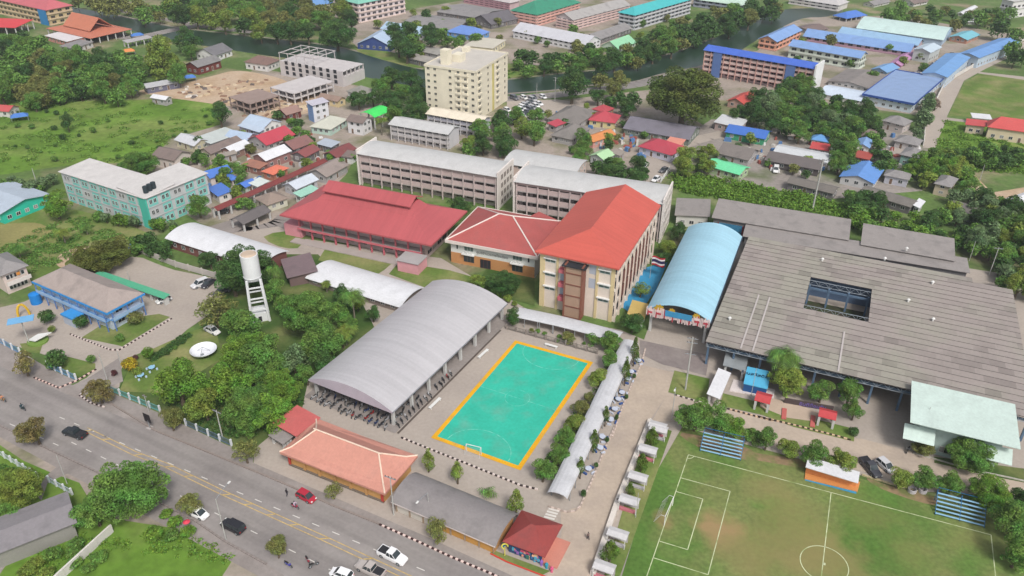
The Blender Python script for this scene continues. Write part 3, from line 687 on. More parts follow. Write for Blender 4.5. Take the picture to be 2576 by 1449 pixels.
# school compound
sheet('school_yard',[(560,590),(700,570),(760,600),(1110,650),(1345,790),(1560,830),(1620,855),(1640,800),(1870,590),(2600,700),(2900,1000),(2900,1350),(2576,1240),(2320,1238),(2165,1196),(1720,1080),(1560,1449),(1480,1800),(1200,1700),(1054,1365),(637,1185),(640,1130),(780,960),(1000,880),(900,800),(760,720),(600,640)],M_CONC)
sheet('office_yard',smooth_poly([(-100,800),(60,760),(120,730),(250,690),(330,646),(385,660),(440,680),(545,702),(560,725),(545,775),(470,830),(420,870),(310,905),(300,985),(225,985),(200,960),(230,940),(150,905),(0,860),(-100,840)],2),M_CONC)
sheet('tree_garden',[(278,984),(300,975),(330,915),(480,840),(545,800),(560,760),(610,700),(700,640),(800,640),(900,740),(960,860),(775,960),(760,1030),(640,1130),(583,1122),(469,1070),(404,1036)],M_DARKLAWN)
sheet('lawn',[(335,900),(480,835),(540,815),(560,900),(420,990),(300,985)],M_LAWN)
sheet('lawn',smooth_poly([(663,596),(720,582),(768,602),(748,625),(700,620)],2),M_LAWN)
sheet('lawn',[(800,655),(822,620),(905,640),(1000,655),(986,668),(950,690)],M_LAWN)
sheet('lawn',[(978,690),(1003,660),(1130,680),(1200,700),(1280,740),(1100,735)],M_LAWN)
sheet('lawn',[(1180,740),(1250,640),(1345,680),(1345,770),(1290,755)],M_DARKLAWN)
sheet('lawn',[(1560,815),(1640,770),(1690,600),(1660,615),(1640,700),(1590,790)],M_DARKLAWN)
# office islands
sheet('garden_bed',[(205,850),(260,815),(330,800),(400,790),(428,798),(308,872),(300,870)],M_LAWN)
sheet('garden_bed',[(118,885),(180,900),(240,915),(240,930),(195,950),(120,920)],M_LAWN)
sheet('garden_bed',[(50,865),(110,860),(100,890),(60,885)],M_LAWN)
# lower verge of the main road
sheet('roadside_ground',[(-200,1000),(0,1068),(411,1270),(495,1310),(671,1414),(760,1480),(760,1800),(-200,1800)],M_DIRT)
sheet('lawn',[(-200,1100),(0,1120),(60,1160),(130,1190),(200,1215),(250,1300),(440,1330),(560,1370),(595,1395),(560,1449),(540,1800),(-200,1800)],M_MEADOW)
sheet('driveway',[(108,1205),(160,1160),(180,1165),(175,1190),(120,1215),(105,1260),(95,1250)],M_CONCD)
sheet('driveway',smooth_poly([(-200,1300),(60,1340),(50,1370),(20,1400),(-10,1460),(-200,1600)],2),M_CONCD)
# main road
ROAD_U=[(-200,838),(0,922),(390,1085),(637,1186),(832,1271),(955,1320),(1054,1365),(1244,1449),(1800,1697)]
ROAD_L=[(1300,1760),(900,1548),(715,1449),(671,1419),(568,1362),(495,1312),(411,1268),(229,1180),(99,1119),(0,1070),(-200,975)]
sheet('road_shoulder',[(-200,826),(0,908),(230,985),(390,1068),(637,1165),(832,1248),(1060,1345),(1400,1500),(1800,1700),(1300,1800),(0,1100)],M_CONCD)
sheet('main_road',ROAD_U+ROAD_L,M_ASPH)
sheet('side_entry',[(150,985),(225,950),(300,900),(310,960),(255,985),(205,1000)],M_CONCD)
sheet('pavement',[(-200,795),(0,862),(60,890),(122,927),(194,959),(192,962),(148,977),(86,951),(0,921),(-200,838)],M_CONCD)
sheet('pavement',[(200,995),(278,988),(404,1041),(470,1073),(583,1126),(637,1152),(637,1185),(390,1083),(263,1024)],M_CONCD)
mk=rgb(222,218,212); mkY=mat('worn_yellow_paint',C(205,176,110),rough=.8,var=.2,scale=.8,var2=.2)
def dashes(a,b,period=4.15,ln=1.5,w=.16):
    mb=MB(); A=P(*a,0);B_=P(*b,0);d=B_-A;n=int(d.length/period);d.normalize()
    for i in range(n): ribbon([A+d*period*i,A+d*(period*i+ln)],w,LV[0],mb)
    return mb
LV[0]+=.0018
tag(dashes((150,1050),(1790,1740)).build('lane_marking',mk),None,None,kind='structure')
tag(dashes((25,1062+5),(200,1145)).build('lane_marking',mk),None,None,kind='structure')
tag(dashes((180,1113),(1400,1715)).build('lane_marking',mk),None,None,kind='structure')
mb=MB(); cl=[(215,1080),(338,1141),(416,1170),(560,1240),(671,1290),(804,1350),(913,1401),(1017,1449),(1500,1670)]
ps=[P(*p,0) for p in cl]
for off in (-.45,.45):
    q=[]
    for i,p in enumerate(ps):
        d=(ps[min(i+1,len(ps)-1)]-ps[max(i-1,0)]).normalized(); q.append(p+Vector((-d.y,d.x,0))*off)
    ribbon(q,.16,LV[0],mb)
for a,b in zip(ps,ps[1:]):
    L_=(b-a).length;d=(b-a)/L_;n=Vector((-d.y,d.x,0))
    for i in range(int(L_/5)): c=a+d*(i*5+1); ribbon([c-n*.4-d*.6,c+n*.4+d*.6],.22,LV[0],mb)
tag(mb.build('centre_marking',mkY),None,None,kind='structure')
sheet('canopy_forecourt',[t(2,2,1285,505),t(2,2,1960,650),t(2,2,1925,850),t(2,2,1660,780),t(2,2,1500,740),t(2,2,1290,640)],gmat('dark_paving',C(140,130,128),C(156,148,144),.2,(.4,.7),.08,.06,1.5))
sheet('driveway',[t(2,2,1300,745),t(2,2,1620,820),t(2,2,1560,1020),t(2,2,1350,1330),t(2,3,1070,740),t(2,3,830,1443),t(2,3,700,1700),t(2,3,250,1700),t(2,3,460,1290),t(2,3,530,1050),t(2,3,520,830),t(2,3,710,775),t(2,3,840,490),t(2,2,1045,1350)],M_DRIVE)
sheet('field_road',[t(2,2,1560,1015),t(2,2,1960,1135),t(2,2,2576,1295),t(3,2,800,1443),t(3,3,1010,120),t(3,3,1500,250),t(3,3,2576,520),t(3,3,2576,720),t(3,3,1600,600),t(3,3,1000,430),t(3,3,0,160),t(2,2,1900,1300),t(2,2,1400,1290)],M_DRIVE)
# futsal court
TEAL=mat('court_teal',C(54,190,164),rough=.75,var=.08,scale=.25,var2=.07,scale2=1.6,col2=C(92,180,158),mix=(.5,.75)); AMB=mat('court_amber',C(236,176,30),rough=.7,var=.08,scale=.4,col2=C(206,164,80),mix=(.55,.75))
CT=[(1084,1102),(1296,857),(1492,912),(1309,1184)]
sheet('court_border',CT,AMB)
cc=[P(*p,0) for p in CT]; ctr=sum(cc,Vector((0,0,0)))/4
ux=(cc[1]-cc[0]).normalized(); uy=(cc[3]-cc[0]).normalized()
CL=(cc[1]-cc[0]).length; CWd=(cc[3]-cc[0]).length
def cpt(a,b): # fraction-metre coordinates on the court
    u=a/CL; w=b/CWd
    return cc[0]*(1-u)*(1-w)+cc[1]*u*(1-w)+cc[2]*u*w+cc[3]*(1-u)*w
bd=.9
sheet('court_surface',[tuple(cpt(a,b))[:2] for a,b in ((bd,bd),(CL-bd,bd),(CL-bd,CWd-bd),(bd,CWd-bd))],TEAL,px=False)
LV[0]+=.0018; mb=MB(); ln=mat('faded_white_line',C(140,220,200),rough=.8,var=.1,col2=C(66,194,168),scale=.9,mix=(.42,.6))
for x0,sg in ((bd+.2,1),(CL-bd-.2,-1)):
    ribbon([cpt(x0+sg*5.6*math.cos(a),CWd/2+6.6*math.sin(a)) for a in [(-90+i*7.5)*math.pi/180 for i in range(25)]],.12,LV[0],mb)
ribbon([cpt(CL/2,bd+.2),cpt(CL/2,CWd-bd-.2)],.1,LV[0],mb)
ribbon([cpt(CL/2+2.6*math.cos(a),CWd/2+2.6*math.sin(a)) for a in [i*.3491 for i in range(19)]],.09,LV[0],mb)
tag(mb.build('court_marking',ln),None,None,kind='structure')
# football field
def spots(pts):
    def ex(n,N,L,mp,cur,mul):
        for (px_,r,col,st) in pts:
            w=P(*px_,0); d=N('VectorMath'); d.operation='DISTANCE'; ad=N('VectorMath'); ad.operation='ADD'
            nz=N('TexNoise'); nz.inputs['Scale'].default_value=.22; nz.inputs['Detail'].default_value=5; L(mp.outputs[0],nz.inputs[0])
            sc=N('VectorMath'); sc.operation='SCALE'; sc.inputs['Scale'].default_value=r*1.6; L(nz.outputs['Color'],sc.inputs[0])
            L(mp.outputs[0],ad.inputs[0]); L(sc.outputs[0],ad.inputs[1]); d.inputs[1].default_value=(w.x+r*.8,w.y+r*.8,r*.8); L(ad.outputs[0],d.inputs[0])
            mr=N('MapRange'); mr.inputs[1].default_value=r*1.15; mr.inputs[2].default_value=r*.35; mr.inputs[3].default_value=0; mr.inputs[4].default_value=st; L(d.outputs['Value'],mr.inputs[0])
            mx=N('Mix'); mx.data_type='RGBA'; L(mr.outputs[0],mx.inputs[0]); L(cur,mx.inputs[6]); mx.inputs[7].default_value=(*col,1); cur=mx.outputs[2]
        return cur
    return ex
WORN=C(170,140,104); DRY=C(150,138,92)
M_PITCH=mat('football_grass',C(94,128,60),rough=.95,col2=C(120,130,78),scale=.07,mix=(.42,.58),var=.16,var2=.18,scale2=1.3,spec=.12,
    extra=spots([((1812,1335),4.5,WORN,.85),((1668,1310),2.2,WORN,.6),((2077,1420),8,DRY,.7),((1950,1240),6,DRY,.5),((1900,1400),7,DRY,.6),((2180,1290),6,DRY,.3),((2300,1400),5,DRY,.35),((2000,1330),8,DRY,.5),((2420,1100+260),4,DRY,.3)]))
sheet('football_field',[(1716,1075),(1990,1150),(2165,1205),(2320,1245),(2500,1290),(2576,1310),(2900,1400),(2900,1900),(1400,1900),(1545,1449),(1650,1190)],M_PITCH)
sheet('bare_soil',smooth_poly([t(2,3,1690,60),t(2,3,2300,200),t(3,3,0,260),t(3,3,500,330),t(3,3,450,400),t(3,3,0,330),t(2,3,2330,330),t(2,3,1850,200)],3),gmat('bare_soil',C(150,128,100),C(118,124,76),.3,(.45,.6),.14,.1,1.5))
sheet('bare_soil',smooth_poly([t(3,3,1060,500),t(3,3,1300,580),t(3,3,1720,680),t(3,3,1700,760),t(3,3,1400,680),t(3,3,1150,580)],3),MC['bare_soil'])
LV[0]+=.0018; mb=MB(); A0=P(*t(2,3,1755,275)); 
mid=P(*t(3,3,712,640)); gl_=P(*t(2,3,1355,1443)); fy=(mid-A0).normalized(); fx=(gl_-A0).normalized(); far=A0+fy*(mid-A0).length*2
E1=P(*t(2,3,1415,1270)); B1_=P(*t(2,3,1690,500)); 
Lk=.14
def fp(a,b): return A0+fx*a+fy*b
bl=(B1_-A0).length; el=(E1-A0).length; bx=(P(*t(2,3,2165,645))-B1_).length
s0=(P(*t(2,3,1635,630))-A0).length; s1=(P(*t(2,3,1475,1110))-A0).length; sx=(P(*t(2,3,1893,712))-P(*t(2,3,1635,630))).length
HW=(bl+el)
for seg in ([fp(0,0),fp(HW,0)],[fp(0,0),far],[mid,mid+fx*HW],[far,far+fx*HW],[fp(bl,0),fp(bl,bx),fp(el,bx),fp(el,0)],[fp(s0,0),fp(s0,sx),fp(s1,sx),fp(s1,0)]):
    ribbon(seg,Lk,LV[0],mb)
cc_=P(*t(3,3,645,1330)); rc=(P(*t(3,3,660,1167))-cc_).length
ribbon([cc_+Vector((math.cos(a)*rc,math.sin(a)*rc,0)) for a in [i*math.pi/24 for i in range(49)]],Lk,LV[0],mb)
ribbon([cc_-fx*.25,cc_+fx*.25],.4,LV[0],mb)
for c0 in ((0,0),): ribbon([fp(1.0*math.cos(a),1.0*math.sin(a)) for a in [i*.157 for i in range(11)]],Lk,LV[0],mb)
tag(mb.build('field_marking',mat('worn_field_line',C(208,216,176),rough=.9,col2=C(140,160,96),scale=.5,mix=(.5,.72))),None,None,kind='structure')
strip('footpath',[t(2,3,1500,110),t(2,3,1400,420),t(2,3,1250,900),t(2,3,1080,1443)],1.0,M_CONCD)
# lawns beside the driveway and under the big roof
sheet('lawn',[t(2,2,1620,800),t(2,2,1960,880),t(2,2,1930,1110),t(2,2,1560,1010)],M_LAWN)
sheet('lawn',[t(2,2,2090,1020),t(2,2,2576,1140),t(2,2,2560,1250),t(2,2,2060,1140)],M_LAWN)
sheet('lawn',[(1910,1010),(1990,1040),(2150,1080),(2148,1112),(1996,1075),(1905,1040)],M_LAWN)
sheet('lawn',[(2350,1150),(2576,1180),(2576,1215),(2480,1196),(2350,1165)],M_DARKLAWN)
sheet('lawn',[(1590,1200),(1640,1070),(1690,1085),(1560,1449),(1520,1449)],M_LAWN)
sheet('blue_court',[(1560,770),(1600,680),(1680,660),(1650,730),(1600,800)],rgb(60,150,196))
for c_ in ((1235,850),(1160,1050),(1065,1270)): pass
sheet('crossing_marking_base',[t(2,3,395,780),t(2,3,515,815),t(2,3,465,910),t(2,3,345,870)],M_CONC)
LV[0]+=.0018; mb=MB()
for i in range(4):
    a=P(*t(2,3,405-15*i,795+26*i)); b=P(*t(2,3,508-15*i,822+26*i)); ribbon([a,b],.42,LV[0],mb)
tag(mb.build('crossing_marking',mk),None,None,kind='structure')
sheet('garden_path',[t(1,1,1255,1230),t(1,1,1370,1130),t(1,1,1415,1140),t(1,1,1310,1250)],M_CONC)
sheet('garden_path',[t(1,1,420,1020),t(1,1,520,920),t(1,1,680,975),t(1,1,600,1040),t(1,1,520,1050)],M_CONC)
# kerbs
kerb([t(0,2,330,870),t(0,2,570,970),t(0,2,740,900),t(0,2,930,790)],step=.9,c1=rgb(232,200,190))
kerb([t(0,2,850,985),t(0,2,770,1040),t(0,2,870,1110),t(0,2,1010,1155)],step=.9)
kerb([t(1,3,1220,950),t(1,3,1600,1120),t(1,3,1900,1260),t(1,3,2330,1440),(1300,1476)],step=.8,c1=rgb(236,212,204),c2=rgb(66,40,40))
kerb([t(0,2,680,450),t(0,2,1060,600),t(0,2,1150,605),t(0,2,1660,300)],step=.7)
kerb([t(1,3,1430,110),t(1,3,1650,200),t(1,3,2030,350),t(1,3,2576,570),t(2,3,300,610)],step=.9,c2=rgb(60,48,46))
kerb([t(2,2,150,200),t(2,2,460,280)],step=.6,c2=rgb(50,44,44)); kerb([t(2,2,720,340),t(2,2,880,385),t(2,2,1000,400)],step=.7)
kerb([t(2,3,400,775),t(2,3,580,830),t(2,3,660,820),t(2,3,710,775),t(2,3,840,490),t(2,3,935,250),t(2,3,1045,0)],step=.7,c1=rgb(214,196,186),c2=rgb(176,160,150))
kerb([t(2,2,1340,590),t(2,2,1300,740),t(2,2,1210,930),t(2,2,1110,1180),t(2,2,1020,1443)],step=1,c1=rgb(214,196,186),c2=rgb(190,172,160))
kerb([t(2,2,1620,1035),t(2,2,1800,1090),t(2,2,1960,1130)],step=.9,c2=rgb(54,46,44)); kerb([t(2,2,2130,1170),t(2,2,2576,1290),t(3,2,0,1245),t(3,2,400,1340),t(3,2,800,1443),t(3,3,900,135)],step=1,c1=rgb(222,190,160),c2=rgb(60,46,42))
kerb([t(3,3,1010,470),t(3,3,1300,560),t(3,3,1600,640)],c1=rgb(200,185,150),c2=rgb(190,175,140)); kerb([t(3,3,1500,260),t(3,3,2100,430),t(3,3,2440,500),t(3,3,2700,560)],c1=rgb(190,186,176),c2=rgb(180,176,166))
kerb([(0,1071),(99,1120),(229,1181),(411,1270),(495,1314),(568,1364),(671,1421)],c1=rgb(150,140,136),c2=rgb(140,130,126))
kerb([(262,1006),(390,1084),(637,1185),(741,1229),(832,1271),(955,1320)],c1=rgb(150,138,132),c2=rgb(146,134,128))
# ================================================================ MAIN SCHOOL BUILDINGS
RED=metalroof('orange_red_roof',C(204,98,86),'X'); REDP=metalroof('rose_red_roof',C(186,94,98),'Y'); BRICK=roofm(182,88,84); PEACH=roofm(212,146,128); DRED=roofm(158,66,62); GREYR=roofm(150,146,146); GREYR2=roofm(156,149,146); BRNR=roofm(136,120,114)
WROOF=roofm(226,227,232,.85); LROOF=roofm(202,202,202,.85); LBR=roofm(176,196,222,.85); BLUER=roofm(76,126,214,.85); SKYR=roofm(128,166,222,.85); MINTR=roofm(206,226,218,.85); GREENR=roofm(110,226,166,.85)
PINKW=rgb(206,186,184); CREAM=rgb(232,224,190); PALE=rgb(214,212,208); GREYW=rgb(176,172,172); DGREYW=rgb(120,116,118); SALW=rgb(226,168,148); BLUEW=rgb(110,160,214); REDW=rgb(120,62,58); MINTW=rgb(190,216,204); PINKR=rgb(205,110,120)
TEALW=rgb(84,196,176); YELW=rgb(220,200,156); ORW=rgb(202,146,96)
# 4-storey block under the orange-red roof -------------------------------------------------
b=building('classroom_building','four storey cream classroom block under a bright orange-red hip roof','building',(1558,677),(1346,631),(1660,516),yb=818,roof='hip',st=4,ov=1.1,rm=RED,wall=rgb(230,216,204),win=0,rh=4.2,axis='x')
# far end is a plain gable, so the roof gets its own shape
b.roof.data=(lambda W_,D,z,rh,T:MB().add([(0,0,z),(W_,0,z),(W_,D,z),(0,D,z),(D*.42,D*.48,z+rh),(W_,D*.48,z+rh),(0,0,z-T),(W_,0,z-T),(W_,D,z-T),(0,D,z-T)],[(0,1,5,4),(1,2,5),(2,3,4,5),(3,0,4),(0,6,7,1),(1,7,8,2),(2,8,9,3),(3,9,6,0),(9,8,7,6)]).mesh('roof',RED))(b.W,b.D,b.z,b.rh,.35)
q=MB(); q.box(-.03,0,b.z-.05,.0,b.D,b.z+.02); 
Lf=flen(b,'L'); H4=b.h/4
for s0,s1 in ((0,.9),(Lf-1.2,Lf),(3.9,4.5),(Lf-4.6,Lf-4.1)): fpart(b,'pilaster',YELW,'L',s0,s1,0,b.h-.4,.0,.25)
for k in range(1,4):
    for s0 in (1.0,Lf-4.0):
        me=winmesh(2.6,.95,WHITE,mat('green_glass',(.10,.15,.14),rough=.3,var=.2),2,True); loc,rz=face(b,'L',s0+1.45,k*H4+1.15,.02); link('window',me,b.o,loc,rz)
for k in range(3): fpart(b,'mural_panel',rgb(180,190,204),'L',Lf*.60,Lf*.60+2.2,H4*(k+1)+.4,H4*(k+1)+3.2,.0,.04) if k<2 else None
for k in range(1,3): fpart(b,'mural_panel',rgb(184,190,204),'L',Lf*.30-1.2,Lf*.30+.7,H4*(k+1)+.4,H4*(k+1)+3.0,.0,.04)
sc=Lf*.5
fpart(b,'lift_shaft',rgb(176,146,126),'L',sc-1.9,sc+1.9,0,b.h-1.4,.25,2.4)
for k in range(5): fpart(b,'shaft_band',rgb(130,84,70),'L',sc-1.95,sc+1.95,k*(b.h-1.4)/4.6,k*(b.h-1.4)/4.6+.3,2.402,2.5)
for k in (-1,1): fpart(b,'shaft_post',rgb(140,90,74),'L',sc+k*2.1-.2,sc+k*2.1+.2,0,b.h-.9,.26,2.55)
fpart(b,'shaft_roof',DARK,'L',sc-2.9,sc+2.9,b.h-1.3,b.h-1.1,.26,2.8)
for k in range(1,4): fpart(b,'stair_landing',PINKR,'L',sc+2.35,sc+4.0,k*H4-.2,k*H4+.8,.27,1.7)
Wf=flen(b,'R')
for k in range(4):
    fpart(b,'balcony_rail',rgb(236,226,216),'R',0,Wf,k*H4+H4*.02+.6 if k else .1,k*H4+1.45,.0,.35)
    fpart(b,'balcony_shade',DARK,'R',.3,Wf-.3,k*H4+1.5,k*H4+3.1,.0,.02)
for k in range(1,3): fpart(b,'timber_lattice',rgb(118,72,62),'R',5,Wf-5,k*H4+.2,k*H4+3.3,.37,.5)
for i in range(11): fpart(b,'column',rgb(238,222,208),'R',i*(Wf-.4)/10,i*(Wf-.4)/10+.4,0,b.h-.3,.36,.75)
# white office with the brick roof -------------------------------------------------
WR=rgb(232,220,214)
b=building('office_building','two storey white and tan school office with a brick red hip roof and white ridges','building',(1122,603),(1205,521),(1352,645),yb=661,roof='hip',st=2,ov=.9,rm=BRICK,wall=rgb(226,228,224),win=0,rh=4.6,axis='x',ridge=WR)
mb=MB(); g=.25; mb.box(-g,-g,b.z-.75,b.W+g,-.003,b.z+.1); mb.box(-g,b.D+.003,b.z-.75,b.W+g,b.D+g,b.z+.1); mb.box(-g,-.003,b.z-.75,-.003,b.D+.003,b.z+.1); mb.box(b.W+.003,0,b.z-.75,b.W+g,b.D,b.z+.1); mb.build('gutter',WR,b.o)
Wf=flen(b,'R'); fpart(b,'lower_wall',ORW,'R',0,Wf,0,b.h*.46,.0,.06); fpart(b,'lower_wall',ORW,'L',0,flen(b,'L'),0,b.h*.46,.0,.06)
for s in (.22,.80): 
    loc,rz=face(b,'R',s*Wf,b.h*.62,.05); link('window',winmesh(2.6,1.5,WHITE,mat('green_glass',(.1,.15,.14)),3),b.o,loc,rz)
    loc,rz=face(b,'R',s*Wf,b.h*.14,.08); link('window',winmesh(3.0,2.0,rgb(120,100,90),GLASS,3),b.o,loc,rz)
    fpart(b,'shade_fin',WHITE,'R',s*Wf-1.8,s*Wf+1.8,b.h*.48,b.h*.52,.07,.9)
    for k in range(2): fpart(b,'air_conditioner',rgb(225,225,222),'R',s*Wf-1.1+1.3*k,s*Wf-.3+1.3*k,b.h*.525,b.h*.6,.1,.5)
for s in (.08,.93): loc,rz=face(b,'R',s*Wf,b.h*.62,.05); link('window',winmesh(.6,1.5,WHITE,GLASS,1),b.o,loc,rz)
loc,rz=face(b,'R',.42*Wf,.05,.08); link('door',winmesh(3.0,2.6,rgb(110,60,56),DARK,3),b.o,loc,rz)
def text(s,size,m,parent,loc,rot,name='lettering',ext=.02):
    cu=bpy.data.curves.new(name,'FONT'); cu.body=s; cu.size=size; cu.extrude=ext; cu.align_x='CENTER'
    tmp=bpy.data.objects.new(name,cu); S.collection.objects.link(tmp); bpy.context.view_layer.update()
    me=bpy.data.meshes.new_from_object(tmp.evaluated_get(bpy.context.evaluated_depsgraph_get())); bpy.data.objects.remove(tmp); me.name=name; me.materials.clear(); me.materials.append(m)
    o=bpy.data.objects.new(name,me); S.collection.objects.link(o); o.parent=parent; o.location=loc; o.rotation_euler=rot; return o
loc,rz=face(b,'R',.50*Wf,b.h*.60,.06); text('ศูนย์อำนวยการโรงเรียน',.95,rgb(90,86,84),b.o,loc,(R(90),0,rz))
# link roof between the office and the classroom block
b2=building('link_building','low brick red roof joining the white office to the classroom block','building',(1395,600),(1330,548),(1420,566),z=6.8,roof='shed',rm=BRICK,wall=PALE,win=0,ov=.3,rh=.6)
# red-pink hall -------------------------------------------------
b=building('assembly_hall','large open hall under a rose red hipped roof with a raised ridge vent','building',(1085,617),(700,542),(1180,531),z=7.4,roof='flat',rm=REDP,wall=PINKW,win=0,ov=4.2)
W_,D,z=b.W,b.D,b.z; r1=4.0; i1=10.5; za=z+4.6
mb=MB(); mb.add([(0,0,z),(W_,0,z),(W_,D,z),(0,D,z),(W_*.32,i1*.78,z+3.3),(W_*.68,i1*.78,z+3.3),(W_*.68,D-i1*.78,z+3.3),(W_*.32,D-i1*.78,z+3.3),(W_/2-2.4,i1,za+.9),(W_/2+2.4,i1,za+.9),(W_/2+2.4,D-i1,za+.9),(W_/2-2.4,D-i1,za+.9),(0,0,z-.45),(W_,0,z-.45),(W_,D,z-.45),(0,D,z-.45)],
 [(0,1,5,4),(1,2,6,5),(2,3,7,6),(3,0,4,7),(4,5,9,8),(5,6,10,9),(6,7,11,10),(7,4,8,11),(8,9,10,11),(0,12,13,1),(1,13,14,2),(2,14,15,3),(3,15,12,0),(15,14,13,12)])
b.roof.data=mb.mesh('roof',REDP)
mb=MB(); c=W_/2; zr=za+1.2; mb.extr([(c-3.6,zr),(c,zr+1.7),(c+3.6,zr),(c+3.6,zr-.25),(c,zr+1.45),(c-3.6,zr-.25)],i1-.8,D-i1+.8,'y'); mb.build('ridge_vent_roof',REDP,b.o)
mb=MB(); mb.extr([(c-2.5,za),(c-2.5,zr),(c,zr+1.3),(c+2.5,zr),(c+2.5,za)],i1+.4,D-i1-.4,'y'); mb.build('ridge_vent',rgb(120,48,56),b.o)
Lf=flen(b,'L')
for i in range(11):
    fpart(b,'column',PINKR,'L',i*(Lf-.4)/10,i*(Lf-.4)/10+.4,0,b.h-.5,1.6,2.0)
fpart(b,'covered_walk_roof',rgb(172,166,164),'L',0,Lf,3.3,3.45,.0,2.6); fpart(b,'walk_fascia',PINKR,'L',0,Lf,3.0,3.6,2.602,2.75)
fpart(b,'terrace',rgb(178,168,164),'L',-1,Lf+1,0,.3,2.8,5.5)
windows(b,'L',9,st=2,w=2.6,h=1.2,fc=PINKW,out=.02); windows(b,'R',4,st=2,w=2.4,h=1.2,fc=PINKW)
fpart(b,'stair_block',rgb(222,150,160),'L',Lf-.5,Lf+5.0,0,3.6,-4,2.0); fpart(b,'side_room',rgb(222,160,168),'L',-2.0,4.0,0,3.2,3.0,8.0)
fpart(b,'side_room_roof',GREYW,'L',-2.3,4.3,3.21,3.35,2.9,8.3)
# long blocks -------------------------------------------------
def slab_block(label,N,L_,R_,yb,rm,st=4,ncol=13,endc=rgb(236,228,222),pm=PINKW,roofk='arch'):
    b=building('school_block',label,'building',N,L_,R_,yb=yb,roof=roofk,st=st,ov=.7,rm=rm,wall=rgb(178,168,166),win=0,axis='y',rh=1.3,inL=1.7)
    b.x0+=1.7; gallery(b,'L',pm,rgb(206,190,188),ncol,depth=1.6,ph=1.5); 
    fpart(b,'eave_band',pm,'L',0,flen(b,'L'),b.h-1.1,b.h-.2,1.5,1.62)
    n=ncol; windows(b,'L',n,st=st,w=2.2,h=1.3,fc=rgb(150,140,138),gl=mat('brown_glass',(.10,.08,.07),rough=.4),sill=1.0)
    b.x0-=1.7
    mb=MB(); Wf=b.W-.2
    mb.box(.1,-.1,0,Wf,.35,b.z+1.3); mb.build('end_wall',endc,b.o)
    mb=MB(); mb.box(.1,b.D-.35,0,Wf,b.D+.1,b.z+1.3); mb.build('end_wall',endc,b.o)
    H=b.h/st
    for k in range(st):
        for i in range(4):
            link('window',winmesh(1.5,1.7,endc,mat('brown_glass',(.10,.08,.07),rough=.4),2),b.o,(1.8+(Wf-3.2)*(i+.5)/4,-.12,k*H+.9))
    return b
slab_block('long four storey classroom block with pale grey roof behind the rose red hall',(1252,446),(893,388),(1297,409),529,LROOF)
slab_block('long four storey classroom block with pale grey roof behind the orange-red roofed block',(1670,514),(1287,461),(1704,468),612,LROOF)
building('school_block','pale grey roofed pink block behind the gap between the two long classroom blocks','building',(1449,440),(1266,408),(1474,402),yb=486,roof='arch',st=3,ov=.5,rm=LROOF,wall=rgb(220,196,188),axis='y',rh=1.2)
# long blue arched canopy -------------------------------------------------
b=building('arched_canopy','sky blue barrel roofed canopy beside the huge grey roof','canopy',(1787,812),(1627,777),(1866,595),yb=872,roof='arch',rm=metalroof('sky_blue_roof',C(166,210,230),'X',1.0,.04),kind_open='ends',rh=2.6,ov=1.0,axis='x')
Lf=b.D; rgw=rgb(236,214,212)
m=MB(); m.box(-.5,Lf*.28,b.z-.4,-.3,Lf*.70,b.z+1.0); m.build('name_board',rgb(66,150,196),b.o)
m=MB(); rg=random.Random(3)
for i in range(46):
    s=(i+.5)*Lf/46; 
    if .30*Lf<s<.69*Lf: z0,z1=b.z-.9-rg.random()*.9,b.z-.4
    else: z0,z1=b.z-.9-rg.random()*.7,b.z+.4+rg.random()*.9
    m.box(-.42,s-.11,z0,-.3,s+.11,z1,1 if i%6==2 else 0)
for s0,s1 in ((.03,.1),(.16,.24),(.76,.84),(.9,.97)): m.box(-.46,s0*Lf,b.z-.5,-.425,s1*Lf,b.z-.05,1); m.box(-.455,s0*Lf,b.z+.1,-.425,s1*Lf,b.z+.7,0)
m.build('fretwork_trim',[rgw,rgb(196,70,84)],b.o)
for s,r in ((.80,1.15),(.60,.8),(.22,.85)):
    m=MB(); pr=[]
    for i in range(32):
        a=math.pi*2*i/32; rr=r if i%4<2 else r*.8; pr.append((s*Lf+rr*math.cos(a),b.z+1.0+rr*math.sin(a)))
    m.extr(pr,-.38,-.28,'x'); m.build('gear_emblem',rgb(196,160,50),b.o)
fpart(b,'gutter',rgb(60,70,84),'R',-1,b.W-1,b.z-.3,b.z+.05,1.05,1.3)
# huge saw-tooth roof -------------------------------------------------
b=building('covered_court_building','huge low weathered grey sheet roof on blue trusses with a rectangular light well','building',(1775,860),(1867,592),(2608,1070),z=6.6,roof='flat',rm=GREYR,win=0,ov=1.5,kind_open=False,wall=rgb(90,104,120))
for ch in list(b.o.children):
    if ch.name.startswith('wall'): bpy.data.objects.remove(ch)
W_,D,z=b.W,b.D,b.z; inv=b.o.matrix_world
ca,sa=math.cos(b.a),math.sin(b.a); o_=b.o.location
def loc_(p,zz): w=P(*p,zz)-Vector((o_.x,o_.y,0)); return (w.x*ca+w.y*sa,-w.x*sa+w.y*ca)
h0,h1,h2,h3=[loc_(p,z) for p in ((2035,703),(2190,732),(2189,800),(2026,767))]
hx0=(h0[0]+h3[0])/2;hx1=(h1[0]+h2[0])/2;hy0=(h3[1]+h2[1])/2;hy1=(h0[1]+h1[1])/2
